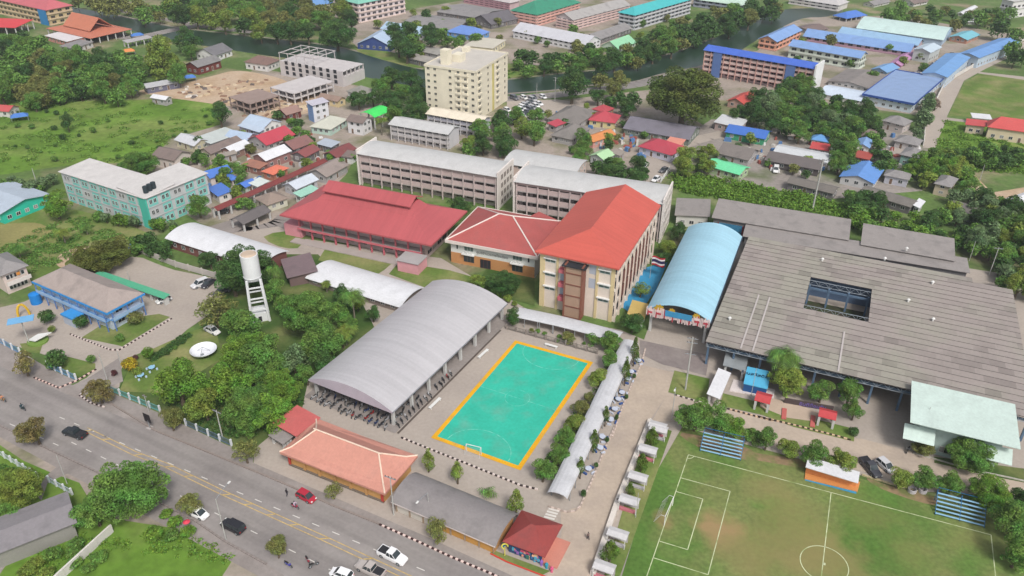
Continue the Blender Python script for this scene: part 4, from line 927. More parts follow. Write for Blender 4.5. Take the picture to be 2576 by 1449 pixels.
def brickx(n,N,L,mp,cur,mul):
    bt=N('TexBrick'); L(mp.outputs[0],bt.inputs[0]); bt.inputs['Color1'].default_value=(.48,.47,.48,1); bt.inputs['Color2'].default_value=(1,1,1,1); bt.inputs['Mortar'].default_value=(.75,.75,.75,1)
    bt.inputs['Scale'].default_value=1; bt.inputs['Mortar Size'].default_value=.0; bt.inputs['Brick Width'].default_value=2.9; bt.inputs['Row Height'].default_value=D/24; bt.inputs['Bias'].default_value=.45
    nz=N('TexNoise'); nz.inputs['Scale'].default_value=.06; L(mp.outputs[0],nz.inputs[0])
    mr=N('MapRange'); mr.inputs[1].default_value=.42; mr.inputs[2].default_value=.54; mr.inputs[3].default_value=.2; mr.inputs[4].default_value=.95; L(nz.outputs[0],mr.inputs[0])
    mx=N('Mix'); mx.data_type='RGBA'; L(mr.outputs[0],mx.inputs[0]); mx.inputs[6].default_value=(1,1,1,1); L(bt.outputs[0],mx.inputs[7])
    v=N('VectorMath'); v.operation='MULTIPLY'; L(cur,v.inputs[0]); L(mx.outputs[2],v.inputs[1]); return v.outputs[0]
M_BIG=mat('weathered_sheet_roof',C(168,158,153),rough=.8,col2=C(160,156,145),scale=.09,mix=(.42,.6),var=.08,var2=.06,scale2=1.2,extra=brickx)
mb=MB(); nr=24; p_=D/nr
notch_x=loc_((2444,684),z)[0]
for k in range(nr):
    ya,yb_=k*p_,(k+1)*p_+.25; segs=[(0,W_)]
    if yb_-.25>hy0 and ya<hy1: segs=[(0,hx0),(hx1,W_)]
    if k>=nr-1: segs=[(0,min(notch_x,W_))]
    for xa,xb in segs:
        mb.add([(xa,ya,z+.13),(xb,ya,z+.13),(xb,yb_,z+.02),(xa,yb_,z+.02),(xa,ya,z-.02),(xb,ya,z-.02),(xb,yb_,z-.1),(xa,yb_,z-.1)],[(0,1,2,3),(7,6,5,4),(1,5,6,2),(2,6,7,3),(3,7,4,0)],0)
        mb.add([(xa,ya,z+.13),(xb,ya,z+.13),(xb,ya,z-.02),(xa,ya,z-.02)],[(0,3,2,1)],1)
b.roof.data=mb.mesh('roof',[M_BIG,mat('shaded_sheet_edge',C(92,84,84),rough=.9)])  # row fronts coloured darker to deepen the shade lines between rows
BB=rgb(96,120,146)
def truss(y,x0,x1,name='truss',n=None,ax='x'):
    m=MB(); n=n or int((x1-x0)/2.2); f=(lambda s,zz:(s,y,zz)) if ax=='x' else (lambda s,zz:(y,s,zz))
    zt,zb=z-.15,z-1.35
    for i in range(n):
        a=x0+(x1-x0)*i/n;c_=x0+(x1-x0)*(i+1)/n;mm=(a+c_)/2
        m.tube(f(a,zt),f(c_,zt),.06,4);m.tube(f(a,zb),f(c_,zb),.06,4);m.tube(f(a,zb),f(mm,zt),.04,4);m.tube(f(mm,zt),f(c_,zb),.04,4);m.tube(f(a,zb),f(a,zt),.05,4)
    return m.build(name,rgb(170,180,190),b.o)
truss(.4,.2,W_-.3); truss(.4,.3,D-.3,ax='y'); truss(hy1-.1,hx0,hx1); truss(hy0+.1,hx0,hx1)
for y in (1.2,9.5,D-1): m=MB(); m.box(.3,y,z-1.7,W_-.3,y+.4,z-1.3); m.build('beam',BB,b.o)
for y in (hy0+.3,hy1-.7): m=MB(); m.box(hx0,y,z-2.3,hx1,y+.3,z-1.8); m.build('beam',BB,b.o)
cm=winc('c',.22,z-1.3,BB); nx=int(W_/5.5)
for i in range(nx+1):
    for y in (1.4,9.7,D-1.2): link('column',cm,b.o,(.6+(W_-1.2)*i/nx,y,0))
for i in range(4):
    for y in (hy0+.4,hy1-.6): link('column',cm,b.o,(hx0+.3+(hx1-hx0-.6)*i/3,y,0))
m=MB(); m.box(1,11.5,0,hx0-3,11.8,z-.3); m.box(hx0-3.2,11.8,0,hx0-3,D-2,z-.3); m.box(hx1+3,11.5,0,W_-1,11.8,z-.3); m.box(hx1+3,11.8,0,hx1+3.2,D-2,z-.3); m.box(1,D-2,0,W_-1,D-1.8,z-.3); m.box(hx0-3,hy1+4,0,hx1+3,hy1+4.3,z-.3); m.build('wall',rgb(88,110,140),b.o)
HW_=(o_,ca,sa)
def bw(x,y,zz=0): return (o_.x+x*ca-y*sa,o_.y+x*sa+y*ca,zz)
for (px_,py_) in ((2068,657),(2284,760),(2346,808),(2280,630),(2225,655),(2345,715),(1835,806)):
    lx,ly=loc_((px_,py_),z); m=MB(); m.cyl(lx,ly,z+.1,z+.7,.22,8); m.cyl(lx,ly,z+.701,z+1.0,.42,8,r1=.1); m.build('roof_vent',WHITE,b.o)
for fx_ in (.115,.155,.43): m=MB(); x=W_*fx_; m.box(x,.3,z+.2,x+.35,D*.45 if fx_<.4 else D*.3,z+.24); m.build('cover_strip',rgb(196,188,186),b.o)
for i in range(9):
    w=bw(hx0+1+(hx1-hx0-2)*i/8,hy0+2+random.random()*3); u=proj((w[0],w[1],.8)); bush(u[0],u[1],30,.9,DGREEN,'dark green shrubs in the light well of the huge grey roof','shrubs in the light well')
lw=[bw(hx0,hy0-1)[:2],bw(hx1,hy0-1)[:2],bw(hx1,hy1+1)[:2],bw(hx0,hy1+1)[:2]]; sheet('shaded_courtyard_soil',lw,gmat('shaded_planting_soil',C(70,66,54),C(60,76,44),.4),px=False)  # soil colour darkened to carry the shade down in the light well
# roofs at the back of it
b=building('shed_building','long weathered grey gable shed directly behind the left half of the huge grey roof','building',(1790,547),(1803,506),(2136,606),z=6,roof='shed',rm=GREYR2,wall=rgb(120,118,120),rh=1.0,ov=.6,win=0)
fpart(b,'shop_front',rgb(60,130,170),'R',1.5,8,0,4.6,.02,.1); fpart(b,'shop_front',rgb(60,130,170),'R',10.5,15,0,4.6,.02,.1); 
for s in (1.3,8.1,10.2,15): fpart(b,'red_frame',rgb(150,50,60),'R',s,s+.3,0,4.7,.11,.25)
fpart(b,'door',DARK,'R',8.6,10,0,3.4,.02,.12); windows(b,'R',10,w=2.2,h=.8,m=16,fc=rgb(180,176,170),gl=DARK,sill=4.0)
b=building('shed_building','long weathered grey shed behind the right half of the huge grey roof','building',(2165,615),(2178,571),(2403,653),z=6,roof='shed',rm=GREYR2,wall=rgb(120,118,120),rh=1.0,ov=.6,win=0); windows(b,'R',10,w=2.6,h=.9,m=1,fc=rgb(190,186,180),gl=DARK,sill=3.9)
b=building('shed_building','small grey roof between the classroom block and the long grey shed','building',(1790,541),(1800,503),(1794,541),z=4,roof='shed',rm=GREYR2,win=0) if False else building('shed_building','small grey roofed shed between the classroom block and the long grey shed','building',(1697,541),(1697,497),(1786,552),z=3.6,roof='shed',rm=GREYR2,wall=PALE,win=2,rh=.6)
building('lean_to','low weathered grey strip roof between the huge grey roof and the long sheds','building',(1868,594),(1882,564),(2440,684),z=5.4,roof='shed',rm=GREYR2,wall=rgb(120,118,120),rh=.2,win=0,axis='x')
# mint roofed hall at right
b=building('sports_hall','pale mint flat roofed hall with skirt awnings at the right edge','building',(2568,1130),(2290,1064),(2555,1024),z=7.6,roof='shed',rm=MINTR,wall=rgb(176,196,192),rh=.6,ov=2.2,win=0,axis='y')
for f,a0,a1 in (('L',-1.5,.42*b.D),('L',.62*b.D,b.D+.5),):
    if f=='L':
        mb=MB(); mb.add([(2.1,a0+2,5.6),(2.1,a1,5.6),(-.9,a1,4.3),(-.9,a0+2,4.3),(2.1,a0+2,5.5),(2.1,a1,5.5),(-.9,a1,4.2),(-.9,a0+2,4.2)],[(0,1,2,3),(7,6,5,4),(2,6,7,3),(0,3,7,4),(1,5,6,2)]); mb.build('awning',MINTR,b.o)
windows(b,'L',5,w=1.8,h=1.4,m=9)
# motorbike shed -------------------------------------------------
GRS=metalroof('grey_barrel_roof',C(192,190,194),'X',1.1,.03)
b=building('motorbike_shed','big light grey barrel roofed motorbike shed beside the green court','shed',(987,1037),(775,955),(1277,763),yb=1080,roof='arch',rm=GRS,kind_open='ends',rh=2.5,ov=.8,axis='x',thick=.2)
SH=b
mb=MB(); up=b.arch; n=len(up); mb.add([(-.02,c_,z_) for c_,z_ in up]+[(-.02,c_,min(z_,b.z+.0)-.0-.35) for c_,z_ in up]+[(.12,c_,z_-.02) for c_,z_ in up]+[(.12,c_,b.z-.35) for c_,z_ in up],
  [(i,i+1,n+i+1,n+i) for i in range(n-1)]+[(2*n+i,3*n+i,3*n+i+1,2*n+i+1) for i in range(n-1)]); mb.build('gable_fascia',rgb(196,186,198,.85),b.o)
fpart(b,'eave_trim',rgb(150,152,160),'R',-b.x0,b.W-b.x0,b.z-.3,b.z-.01,.82,.9)
sheet('shed_floor',[bb[:2] for bb in [(b.o.location.x+math.cos(b.a)*x-math.sin(b.a)*y,b.o.location.y+math.sin(b.a)*x+math.cos(b.a)*y) for x,y in ((-1,-1),(b.W+1,-1),(b.W+1,b.D+1),(-1,b.D+1))]],M_CONCD,px=False)
bc=[(.02,.02,.025),(.03,.03,.04),(.25,.02,.02),(.35,.35,.36),(.02,.04,.12),(.05,.05,.05)]
for r_ in range(6):
    for i in range(15):
        x=-.6+r_*2.1+random.uniform(-.35,.35); y=1.4+(b.D-2.6)*i/14+random.uniform(-.35,.35)
        if r_>3 and 3<i<13: continue
        w=(b.o.location.x+math.cos(b.a)*x-math.sin(b.a)*y,b.o.location.y+math.sin(b.a)*x+math.cos(b.a)*y)
        bike_at(w,b.a+(0 if r_%2 else math.pi)+random.uniform(-.5,.5),random.choice(bc),'dark motorbike parked in the rows under the grey barrel shed','motorbikes parked under the grey shed')
for i in range(14):
    x=1.0+i*1.35+(1.5 if i>8 else 0); y=-.3+random.uniform(-.15,.15)
    w=(b.o.location.x+math.cos(b.a)*x-math.sin(b.a)*y,b.o.location.y+math.sin(b.a)*x+math.cos(b.a)*y)
    bike_at(w,b.a+R(60)+random.uniform(-.15,.15),random.choice(bc),'motorbike parked along the open right side of the grey shed','motorbikes along the edge of the shed')
# peach roofed shop row -------------------------------------------------
def flare_hip(b,rm,ridge,rl):
    W_,D,z,rh=b.W,b.D,b.z,b.rh; m=MB()
    q=[(0,0,z+.25),(W_,0,z+.25),(W_,D,z+.25),(0,D,z+.25)]
    k=.3; md=[(rl*k,D/2*k,z+rh*.2),(W_-rl*k,D/2*k,z+rh*.2),(W_-rl*k,D-D/2*k,z+rh*.2),(rl*k,D-D/2*k,z+rh*.2)]
    e=[(W_/2,0,z),(W_,D/2,z),(W_/2,D,z),(0,D/2,z)]; tp=[(rl,D/2,z+rh),(W_-rl,D/2,z+rh)]; lo=[(x,y,z-.3) for x,y,_ in q]
    vs=q+md+e+tp+lo
    F=[(0,8,1,5,4),(1,9,2,6,5),(2,10,3,7,6),(3,11,0,4,7),(4,5,13,12),(5,6,13),(6,7,12,13),(7,4,12),(0,14,15,1,8),(1,15,16,2,9),(2,16,17,3,10),(3,17,14,0,11),(17,16,15,14)]
    b.roof.data=m.add(vs,F).mesh('roof',rm)
    r=MB()
    r.tube((tp[0][0]-.6,tp[0][1],tp[0][2]+.06),(tp[1][0]+.6,tp[1][1],tp[1][2]+.06),.15)
    for c_,m_,t_ in ((0,4,0),(1,5,1),(2,6,1),(3,7,0)):
        r.tube((vs[c_][0],vs[c_][1],vs[c_][2]+.05),(vs[m_][0],vs[m_][1],vs[m_][2]+.05),.15); r.tube((vs[m_][0],vs[m_][1],vs[m_][2]+.05),(tp[t_][0],tp[t_][1],tp[t_][2]+.05),.15)
    r.build('ridge_cap',ridge,b.o)
b=building('shop_building','peach tiled hip roof with cream ridges over orange fronted shops on the road','building',(968,1244),(706,1137),(1048,1147),yb=1278,roof='hip',rm=PEACH,wall=rgb(206,158,100),win=0,rh=3.2,ov=1.0,axis='y')
b2=b; 
# build the flared shape with the long axis along x by swapping axes
def flare_y(b,rm,ridge,rl):
    W0,D0=b.W,b.D; b.W,b.D=D0,W0; flare_hip(b,rm,ridge,rl); b.W,b.D=W0,D0
    me=b.roof.data; rc=[c for c in b.o.children if c.name.startswith('ridge_cap')][-1].data
    for m_ in (me,rc):
        for v in m_.vertices: v.co=(v.co.y,v.co.x,v.co.z)
        m_.flip_normals(); m_.update()
flare_y(b,PEACH,rgb(240,216,196),4.6)
Lf=flen(b,'L')
for i in range(12):
    fpart(b,'frieze_panel',[rgb(196,60,64),rgb(96,120,150)][i%2],'L',i*Lf/12+.05,(i+1)*Lf/12-.05,b.h-1.1,b.h-.35,.0,.12)
for i in range(7): fpart(b,'pillar',rgb(190,70,60) if i in (0,6) else rgb(196,150,96),'L',i*(Lf-.5)/6,i*(Lf-.5)/6+.5,0,b.h-.3,.13,.3)
fpart(b,'plinth',rgb(120,110,100),'L',0,Lf,0,.35,.02,.35)
building('porch','crimson roofed porch at the left end of the peach roofed shops','building',(745,1098),(680,1068),(812,1056),z=3.5,roof='shed',rm=roofm(206,100,96),kind_open=True,rh=.3)
building('lean_to','small grey lean-to roof with white ribs left of the peach roofed shops','building',(712,1118),(676,1093),(738,1098),z=2.2,roof='shed',rm=GREYR2,kind_open=True,rh=.3)
b=building('shop_building','dark weathered grey barrel roof over red and orange shops by the road','building',(1247,1376),(986,1257),(1299,1290),yb=1404,roof='arch',rm=roofm(146,140,140),wall=rgb(196,150,100),win=0,rh=1.5,ov=.7,axis='y')
Lf=flen(b,'L'); fpart(b,'eave_board',rgb(226,214,210),'L',-.6,Lf+.6,b.h-.25,b.h,.6,.72); fpart(b,'red_board',rgb(196,50,60),'L',Lf*.62,Lf-.5,b.h-.85,b.h-.3,.0,.12); fpart(b,'red_board',rgb(190,60,56),'L',.5,Lf*.3,b.h-.85,b.h-.3,.0,.12)
for i in range(7): fpart(b,'shutter',rgb(206,200,190) if i>3 else rgb(200,150,80),'L',i*Lf/7+.15,(i+1)*Lf/7-.15,.1,b.h-.9,.0,.06)
for i in range(8): fpart(b,'pillar',rgb(170,150,130),'L',max(0,i*Lf/7-.12),i*Lf/7+.12,0,b.h-.3,.07,.2)
mb=MB(); mb.box(0,-.05,b.z,.2,.12,b.z+.3); 
bq=b
b=building('gatehouse','dark red hip roofed gatehouse with a carved blue mural at the school entrance','building',(1371,1402),(1266,1358),(1411,1318),yb=1432,roof='hip',rm=DRED,wall=rgb(214,128,110),win=0,rh=1.9,ov=.8,hipf=.45)
Lf=flen(b,'L'); mcs=[rgb(70,110,160),rgb(220,150,130),rgb(90,170,200),rgb(200,80,110),rgb(60,120,110),rgb(240,190,150),rgb(150,110,180)]
fpart(b,'mural_wall',rgb(52,84,128),'L',0,Lf,0,b.h-.1,.0,.1); rg=random.Random(8)
for i in range(24):
    s=rg.uniform(.2,Lf-.8); zz=rg.uniform(.1,b.h-.9); fpart(b,'mural_relief',mcs[i%7],'L',s,s+rg.uniform(.3,.7),zz,zz+rg.uniform(.25,.7),.1+.01*i,.25+.013*i)
m=MB(); m.tube((.3,1.2,b.z+.5),(.3,1.2,b.z+.52),.01); 
fpart(b,'terrace',rgb(204,138,122),'R',0,flen(b,'R'),0,.3,.02,2.6)
M_RB=rgb(206,70,56)
ps=[t(1,3,2290,1230),t(2,3,0,1310),t(2,3,340,1440),t(2,3,420,1400),t(1,3,2300,1190)]
sheet('entrance_lawn',ps,M_LAWN)
o=tag(strip('planter_edge',ps[:1]+ps[1:3]+[t(2,3,420,1470)],.3,M_RB),None,None,kind='structure')
for i,(x,y,c1) in enumerate([(1325,1395,rgb(200,90,130)),(1345,1405,rgb(90,170,200)),(1362,1415,rgb(150,110,190)),(1375,1422,rgb(60,160,180)),(1388,1432,rgb(220,100,140)),(1300,1385,rgb(90,160,200)),(1268,1372,rgb(60,150,190)),(1290,1378,rgb(210,90,110))]):
    p=P(x,y,.7); m=MB(); m.cyl(0,0,0,.7,.22,8,r1=.16); m.cyl(0,0,.71,1.0,.3,8); m.cyl(0,0,1.01,1.35,.2,8,r1=.08); tag(m.build('carved_post',c1,None,(p.x,p.y,0)),['pink','light blue','violet','teal','rose','sky blue','deep blue','crimson'][i]+' carved post in the row before the red gatehouse mural','post')
m=MB(); p=P(1270,1371,2.6); 
for i in range(9): a=i*.5; m.tube((math.cos(a)*.5,math.sin(a)*.5,2.3),(math.cos(a+.5)*.5,math.sin(a+.5)*.5,2.3),.12)
m.tube((0,0,0),(0,0,2.2),.08); tag(m.build('ring_ornament',rgb(222,214,90),None,(p.x,p.y,0)),'yellow ring ornament between the grey shop roof and the red gatehouse','ornament')
# white barrel roofs -------------------------------------------------
WB=dict(rm=WROOF,rh=1.3,ov=.6)
building('long_shed','long white roofed shed behind the water tower with red brown walls','building',(414,599),(492,560),(655,676),yb=625,roof='arch',wall=rgb(130,84,80),win=2,axis='x',**WB)
building('long_shed','long white roofed shed running into the grey motorbike shed','building',(767,699),(838,655),(1010,772),yb=716,roof='arch',wall=rgb(136,124,118),win=2,axis='x',**WB)
building('pavilion','low dull mauve flat roof between the two long white roofs','building',(722,700),(708,652),(800,684),z=3,roof='shed',rm=roofm(132,112,116),wall=rgb(120,100,98),win=0,rh=.5)
# white covered walkway
def walkway(pts,w,label,h=2.7,rise=.7):
    ps=[P(*p,h) for p in pts]; o=thing('covered_walkway',label,'walkway',(ps[0].x,ps[0].y,0)); b0=Vector((ps[0].x,ps[0].y,0)); mb=MB(); k=7; rows=[]
    for i,p in enumerate(ps):
        d=(ps[min(i+1,len(ps)-1)]-ps[max(i-1,0)]).normalized(); n=Vector((-d.y,d.x,0))
        rows.append([p-b0+n*(w/2*math.cos(math.pi*j/k))+Vector((0,0,rise*math.sin(math.pi*j/k))) for j in range(k+1)])
    vs=[v for r in rows for v in r]; m=k+1
    vs2=[v-Vector((0,0,.1)) for v in vs]; N_=len(vs)
    fs=[(i*m+j,i*m+j+1,(i+1)*m+j+1,(i+1)*m+j) for i in range(len(rows)-1) for j in range(k)]
    fs+=[tuple(a+N_ for a in f[::-1]) for f in fs]
    fs+=[(j,j+N_,j+1+N_,j+1) for j in range(k)]+[((len(rows)-1)*m+j,(len(rows)-1)*m+j+1,(len(rows)-1)*m+j+1+N_,(len(rows)-1)*m+j+N_) for j in range(k)]
    mb.add(vs+vs2,fs); mb.build('roof',roofm(204,205,210),o)
    cm=winc('walkc',.06,h,STEEL)
    for a,b_,r in zip(ps,ps[1:],rows):
        L_=(b_-a).length; d=(b_-a)/L_; n=Vector((-d.y,d.x,0))
        for i in range(int(L_/3.2)+1):
            for sg in (-1,1): q=a-b0+d*3.2*i+n*sg*(w/2-.15); link('post',cm,o,(q.x,q.y,0))
    return o
walkway(smooth_poly([(1300,785),(1400,806),(1480,826),(1560,848)],3,False),4.2,'white barrel covered walkway running past the front of the classroom block',2.6,.5)
walkway(smooth_poly([(1586,862),(1562,908),(1530,976),(1485,1072),(1440,1166),(1401,1248)],1,False),3.7,'long white barrel covered walkway between the court hedge and the driveway',2.6,.8)
# small things by the huge roof
building('awning','narrow white sloping awning beside the terrace below the huge grey roof','awning',(1811,1004),(1779,990),(1832,936),z=2.6,roof='shed',rm=WROOF,kind_open=True,rh=.4,thick=.08)
building('canopy','grey translucent canopy sheltering the entrance under the huge grey roof','canopy',t(2,2,2310,805),t(2,2,2085,765),t(2,2,2345,670),z=2.9,roof='shed',rm=mat('grey_sheet',C(150,156,160),rough=.4,var=.15),kind_open=True,rh=.4,thick=.08)
bb=building('sign_board','light blue boxed sign board with dark Thai lettering below the huge grey roof','sign',t(2,2,2520,975),t(2,2,2288,920),t(2,2,2540,850),z=2.2,roof='shed',rm=rgb(86,176,216),wall=rgb(40,90,150),win=0,rh=1.2,ov=.1,axis='y')
text('ร้านสวัสดิการ',1.3,rgb(30,50,80),bb.o,(bb.W*.5,bb.D*.5,bb.z+.9),(0,R(-25)*0,R(-90)))
p=P(*t(2,2,2370,990),.0); 
sheet('terrace_paving',[t(2,2,2190,890),t(2,2,2590,990),t(2,2,2576,1070),t(2,2,2150,1000)],rgb(226,216,214),h=.25)
for q0,l_ in ((((1937,1017),(1898,1005),(1941,992)),'small crimson roofed shelter beside the white terrace'),(((2103,1058),(2058,1047),(2107,1035)),'small crimson roofed shelter on the lawn left of the green tree')):
    building('shelter',l_,'shelter',*q0,z=2.5,roof='gable',rm=roofm(200,62,66),kind_open=True,rh=.6,ov=.3,thick=.1,axis='y')
sheet('monument_paving',[(1912,998),(1985,1012),(2058,1038),(2052,1062),(1980,1052),(1912,1024)],rgb(196,176,158))
for a,b_ in (((1973,1030),(1971,1056)),((2045,1048),(2043,1076))): 
    w=P(*a);v=P(*b_); m=MB(); d=(v-w); ang=math.atan2(d.y,d.x); m.box(0,-.45,0,d.length,.45,.35); tag(m.build('red_wall',rgb(196,106,100),None,tuple(w),ang),('left' if a[0]<2000 else 'right')+' low red wall flanking the paved monument terrace','wall')
o=thing('sign_wall','low dark wall with violet Thai lettering behind the paved terrace','sign',tuple(P(2010,1020,0)),R(-16)); m=MB(); m.box(-3,-.2,0,6.5,.2,1.2); m.build('wall',rgb(84,72,72),o); text('ยินดีต้อนรับ',1.1,rgb(126,110,190),o,(2.5,-.24,.3),(R(90),0,0))
# ================================================================ LEFT SIDE
# turquoise L-shaped flats: two wings
def flats(label,N,L_,R_,yb,faceL,faceR,n1,ins=0):
    b=building('apartment_wing' if 0 else 'apartment_building',label,'building',N,L_,R_,yb=yb,roof='shed',rm=roofm(214,210,208,.85),wall=rgb(200,202,204),win=0,rh=.5,ov=.5,st=3)
    H=b.h/3
    for f in (faceL,faceR):
        if not f: continue
        Lf=flen(b,f); n=max(1,int(Lf/4.1))
        for k in range(3):
            for i in range(n):
                s=(i+.5)*Lf/n
                if (i+k)%3!=1 or i%2: fpart(b,'painted_panel',rgb(130,210,202),f,s-1.7,s+1.3,k*H+.15,k*H+H-.5,.0,.05)
                for dx in (-1.0,.35):
                    loc,rz=face(b,f,s+dx,k*H+.9,.08); link('window',winmesh(.95,1.35,WHITE,GLASS,2),b.o,loc,rz)
            fpart(b,'floor_band',rgb(170,176,176),f,0,Lf,(k+1)*H-.32,(k+1)*H-.12,.0,.12)
    return b
flats('turquoise and grey flats, wing with the long facade facing the dry field',(362,500),(160,426),(520,433) if 0 else (430,462),579,'L',None,0)
b=flats('turquoise and white flats, wing nearest the blue roofed houses',(366,500),(302,471),(518,433),579,None,'R',0)
fpart(b,'corner_tower',TEALW,'L',0,3.2,0,b.h-.4,.0,.5)
for k in range(3):
    p=b.x0+2+k*1.5; m=MB(); m.cyl(p,3.0+.3*k,b.z+.2,b.z+2.1,.72,12); m.cyl(p,3.0+.3*k,b.z+2.101,b.z+2.3,.72,12,r1=.3); m.build('water_tank',rgb(46,58,64),b.o)
building('house','long pale blue-grey roof over a bright mint wall at the left edge','house',(0,539),(-60,500) if 0 else (-90,500),(125,487),z=3.6,roof='gable',rm=roofm(182,196,212,.85),wall=rgb(50,196,170),win=2,rh=1.6,ov=.7)
# blue office
b=building('office_building','two storey blue and white office with a brown-grey hip roof','building',(268,787),(81,707),(362,737),yb=838,roof='hip',rm=roofm(172,158,152,.85),wall=rgb(196,208,222),win=0,st=2,ov=.9,rh=2.6,axis='y')
BL=rgb(60,150,220)
for f in 'LR':
    Lf=flen(b,f); fpart(b,'fascia',BL,f,-1,Lf+1,b.h-.5,b.h-.02,.95,1.1); fpart(b,'balcony_floor',rgb(110,160,214),f,0,Lf,b.h*.48,b.h*.52,.0,1.3); fpart(b,'balcony_rail',rgb(160,190,222),f,0,Lf,b.h*.521,b.h*.66,1.2,1.3)
    n=int(Lf/3.2)
    for i in range(n+1): fpart(b,'column',rgb(96,130,190),f,(Lf-.25)*i/n,(Lf-.25)*i/n+.25,0,b.h-.5,1.0,1.19)
    windows(b,f,n,w=1.8,h=1.3,st=2)
fpart(b,'porch_roof',BL,'L',flen(b,'L')*.30,flen(b,'L')*.48,b.h*.42,b.h*.5,1.4,4.2); fpart(b,'porch_wall',rgb(180,190,205),'L',flen(b,'L')*.31,flen(b,'L')*.47,0,b.h*.415,1.42,4.0)
p=P(*t(0,1,310,1400),4.0); m=MB(); m.cyl(0,0,0,2.6,1.3,16); m.cyl(0,0,2.61,3.0,1.3,16,r1=.4); tag(m.build('water_tank',rgb(30,130,210),None,(p.x,p.y,0)),'bright blue round water tank at the left end of the blue office','water tank')
building('carport','long green sheet carport roof behind the blue office','carport',(412,752),(236,690),(424,744),z=2.3,roof='shed',rm=roofm(80,180,140),kind_open=True,rh=.25,thick=.08)
b=building('house','weathered grey hip roof over a pink walled two storey house at the left edge','house',(0,695),(-70,665),(80,672),yb=745,roof='hip',rm=GREYR,wall=rgb(224,206,200),win=0,st=2,rh=1.8); fpart(b,'balcony_wall',rgb(230,222,218),'R',0,flen(b,'R'),b.h*.5,b.h*.68,1.5,1.7); windows(b,'R',4,w=1.6); 
fpart(b,'wall_disc',rgb(226,150,70),'R',flen(b,'R')*.55,flen(b,'R')*.7,b.h*.7,b.h*.85,.02,.1)
# structures at the office yard
def on(x,y,z=0): p=P(x,y,z); return (p.x,p.y,0)
o=thing('board_on_post','flat light blue board on a tall white post in the office yard','sign',on(*t(0,2,285,540)),.4); zt=zof(*t(0,2,208,310),t(0,2,285,540)[1]); m=MB(); m.cyl(0,0,0,zt,.12,8); m.build('pole',POLEM,o); m=MB(); m.box(-2.6,-1.3,zt,2.6,1.3,zt+.15); m.build('board',rgb(120,180,226),o)
o=thing('arch_gate','small yellow curved arch ornament beside the pink walled house','ornament',on(*t(0,2,235,270)),.6); m=MB()
for i in range(8): a=i/8*math.pi;c_=(i+1)/8*math.pi; m.tube((-1.2*math.cos(a),0,3.2*math.sin(a)),(-1.2*math.cos(c_),0,3.2*math.sin(c_)),.28,6)
m.build('arch',rgb(220,180,50),o)
o=thing('white_sculpture','white leaf shaped sculpture in the round bed of the office yard','sculpture',on(*t(0,2,370,520)),.2); m=MB(); m.cyl(0,0,0,.5,2.2,20); m.build('basin',rgb(120,150,70),o); m=MB(); m.add([(-2,0,.6),(0,-1.4,1.0),(3.2,.4,1.8),(0,1.2,1.2),(-2,0,.8),(0,-1.4,1.2),(3.2,.4,2.0),(0,1.2,1.4)],[(0,3,2,1),(4,5,6,7),(0,1,5,4),(1,2,6,5),(2,3,7,6),(3,0,4,7)]); m.build('leaf',WHITE,o)
# water tower
b0=P(655,800,0); zt=zof(622,640,P and 790); zt=17.3
o=thing('water_tower','tall white concrete water tower with a round tank on four legs','water tower',(b0.x,b0.y,0),R(20)); WT=rgb(232,234,236)
zt1=zt; zt0=zt-5.6
m=MB(); m.cyl(0,0,zt0,zt1,1.95,24,r1=2.0); m.build('tank',WT,o); m=MB(); m.cyl(0,0,zt1+.002,zt1+.3,1.8,24,r1=1.3); m.build('tank_lid',rgb(200,180,160),o)
m=MB(); m.cyl(0,0,zt0-.8,zt0-.003,1.7,20,r1=2.05); m.build('tank_base',WT,o)
for sx in (-1,1):
    for sy in (-1,1): m=MB(); m.tube((sx*2.0,sy*2.0,0),(sx*1.5,sy*1.5,zt0-.5),.33,6); m.build('leg',WT,o)
for k,zz in enumerate((3.4,6.4,9.2)):
    r=2.0-.5*zz/(zt0-.5); m=MB(); 
    for a,b_ in (((-r,-r),(r,-r)),((r,-r),(r,r)),((r,r),(-r,r)),((-r,r),(-r,-r))): m.tube((a[0],a[1],zz),(b_[0],b_[1],zz),.2,4)
    m.build('brace_ring',WT,o)
m=MB(); m.box(-1.8,-1.8,0,1.8,1.8,2.4); m.build('pump_room',WT,o); link('door',winmesh(.9,1.6,WT,DARK,1),o,(0,-1.83,.05))
# satellite dish
o=thing('satellite_dish','large white satellite dish lying on the lawn left of the big trees','satellite dish',on(508,895),R(30))
m=MB(); n=24; rings=[(0,.25),(.9,.35),(1.7,.65),(2.4,1.1),(2.9,1.6)]
vs=[(r*math.cos(6.283*i/n)+zz*.35,r*math.sin(6.283*i/n),zz) for r,zz in rings[1:] for i in range(n)]; m.add(vs+[(.09,0,.25)],[(k*n+i,k*n+(i+1)%n,(k+1)*n+(i+1)%n,(k+1)*n+i) for k in range(3) for i in range(n)]+[((i+1)%n,i,4*n) for i in range(n)])
m.build('dish',rgb(236,238,244),o); m=MB(); m.cyl(.2,0,0,.3,.5,10); m.build('stand',STEEL,o); m=MB()
for a in (0,2.1,4.2): m.tube((1.6*math.cos(a)+.3,1.6*math.sin(a),.8),(.5,0,2.2),.05)
m.build('feed_horn',STEEL,o)
for i,(x,y) in enumerate([t(0,2,1470,790),t(0,2,1365,865)]):
    o=thing('garden_table','pale blue round garden table on the lawn, '+('nearer the dish' if i==0 else 'nearer the road'),'table',on(x,y)); m=MB(); m.cyl(0,0,.68,.76,.7,14); m.build('table_top',rgb(150,200,230),o); m=MB(); m.cyl(0,0,0,.68,.15,8); m.build('stem',rgb(220,225,230),o)
    for k in range(4): m=MB(); m.cyl(1.1*math.cos(k*1.57),1.1*math.sin(k*1.57),0,.42,.22,10); m.build('seat',rgb(190,210,230),o)
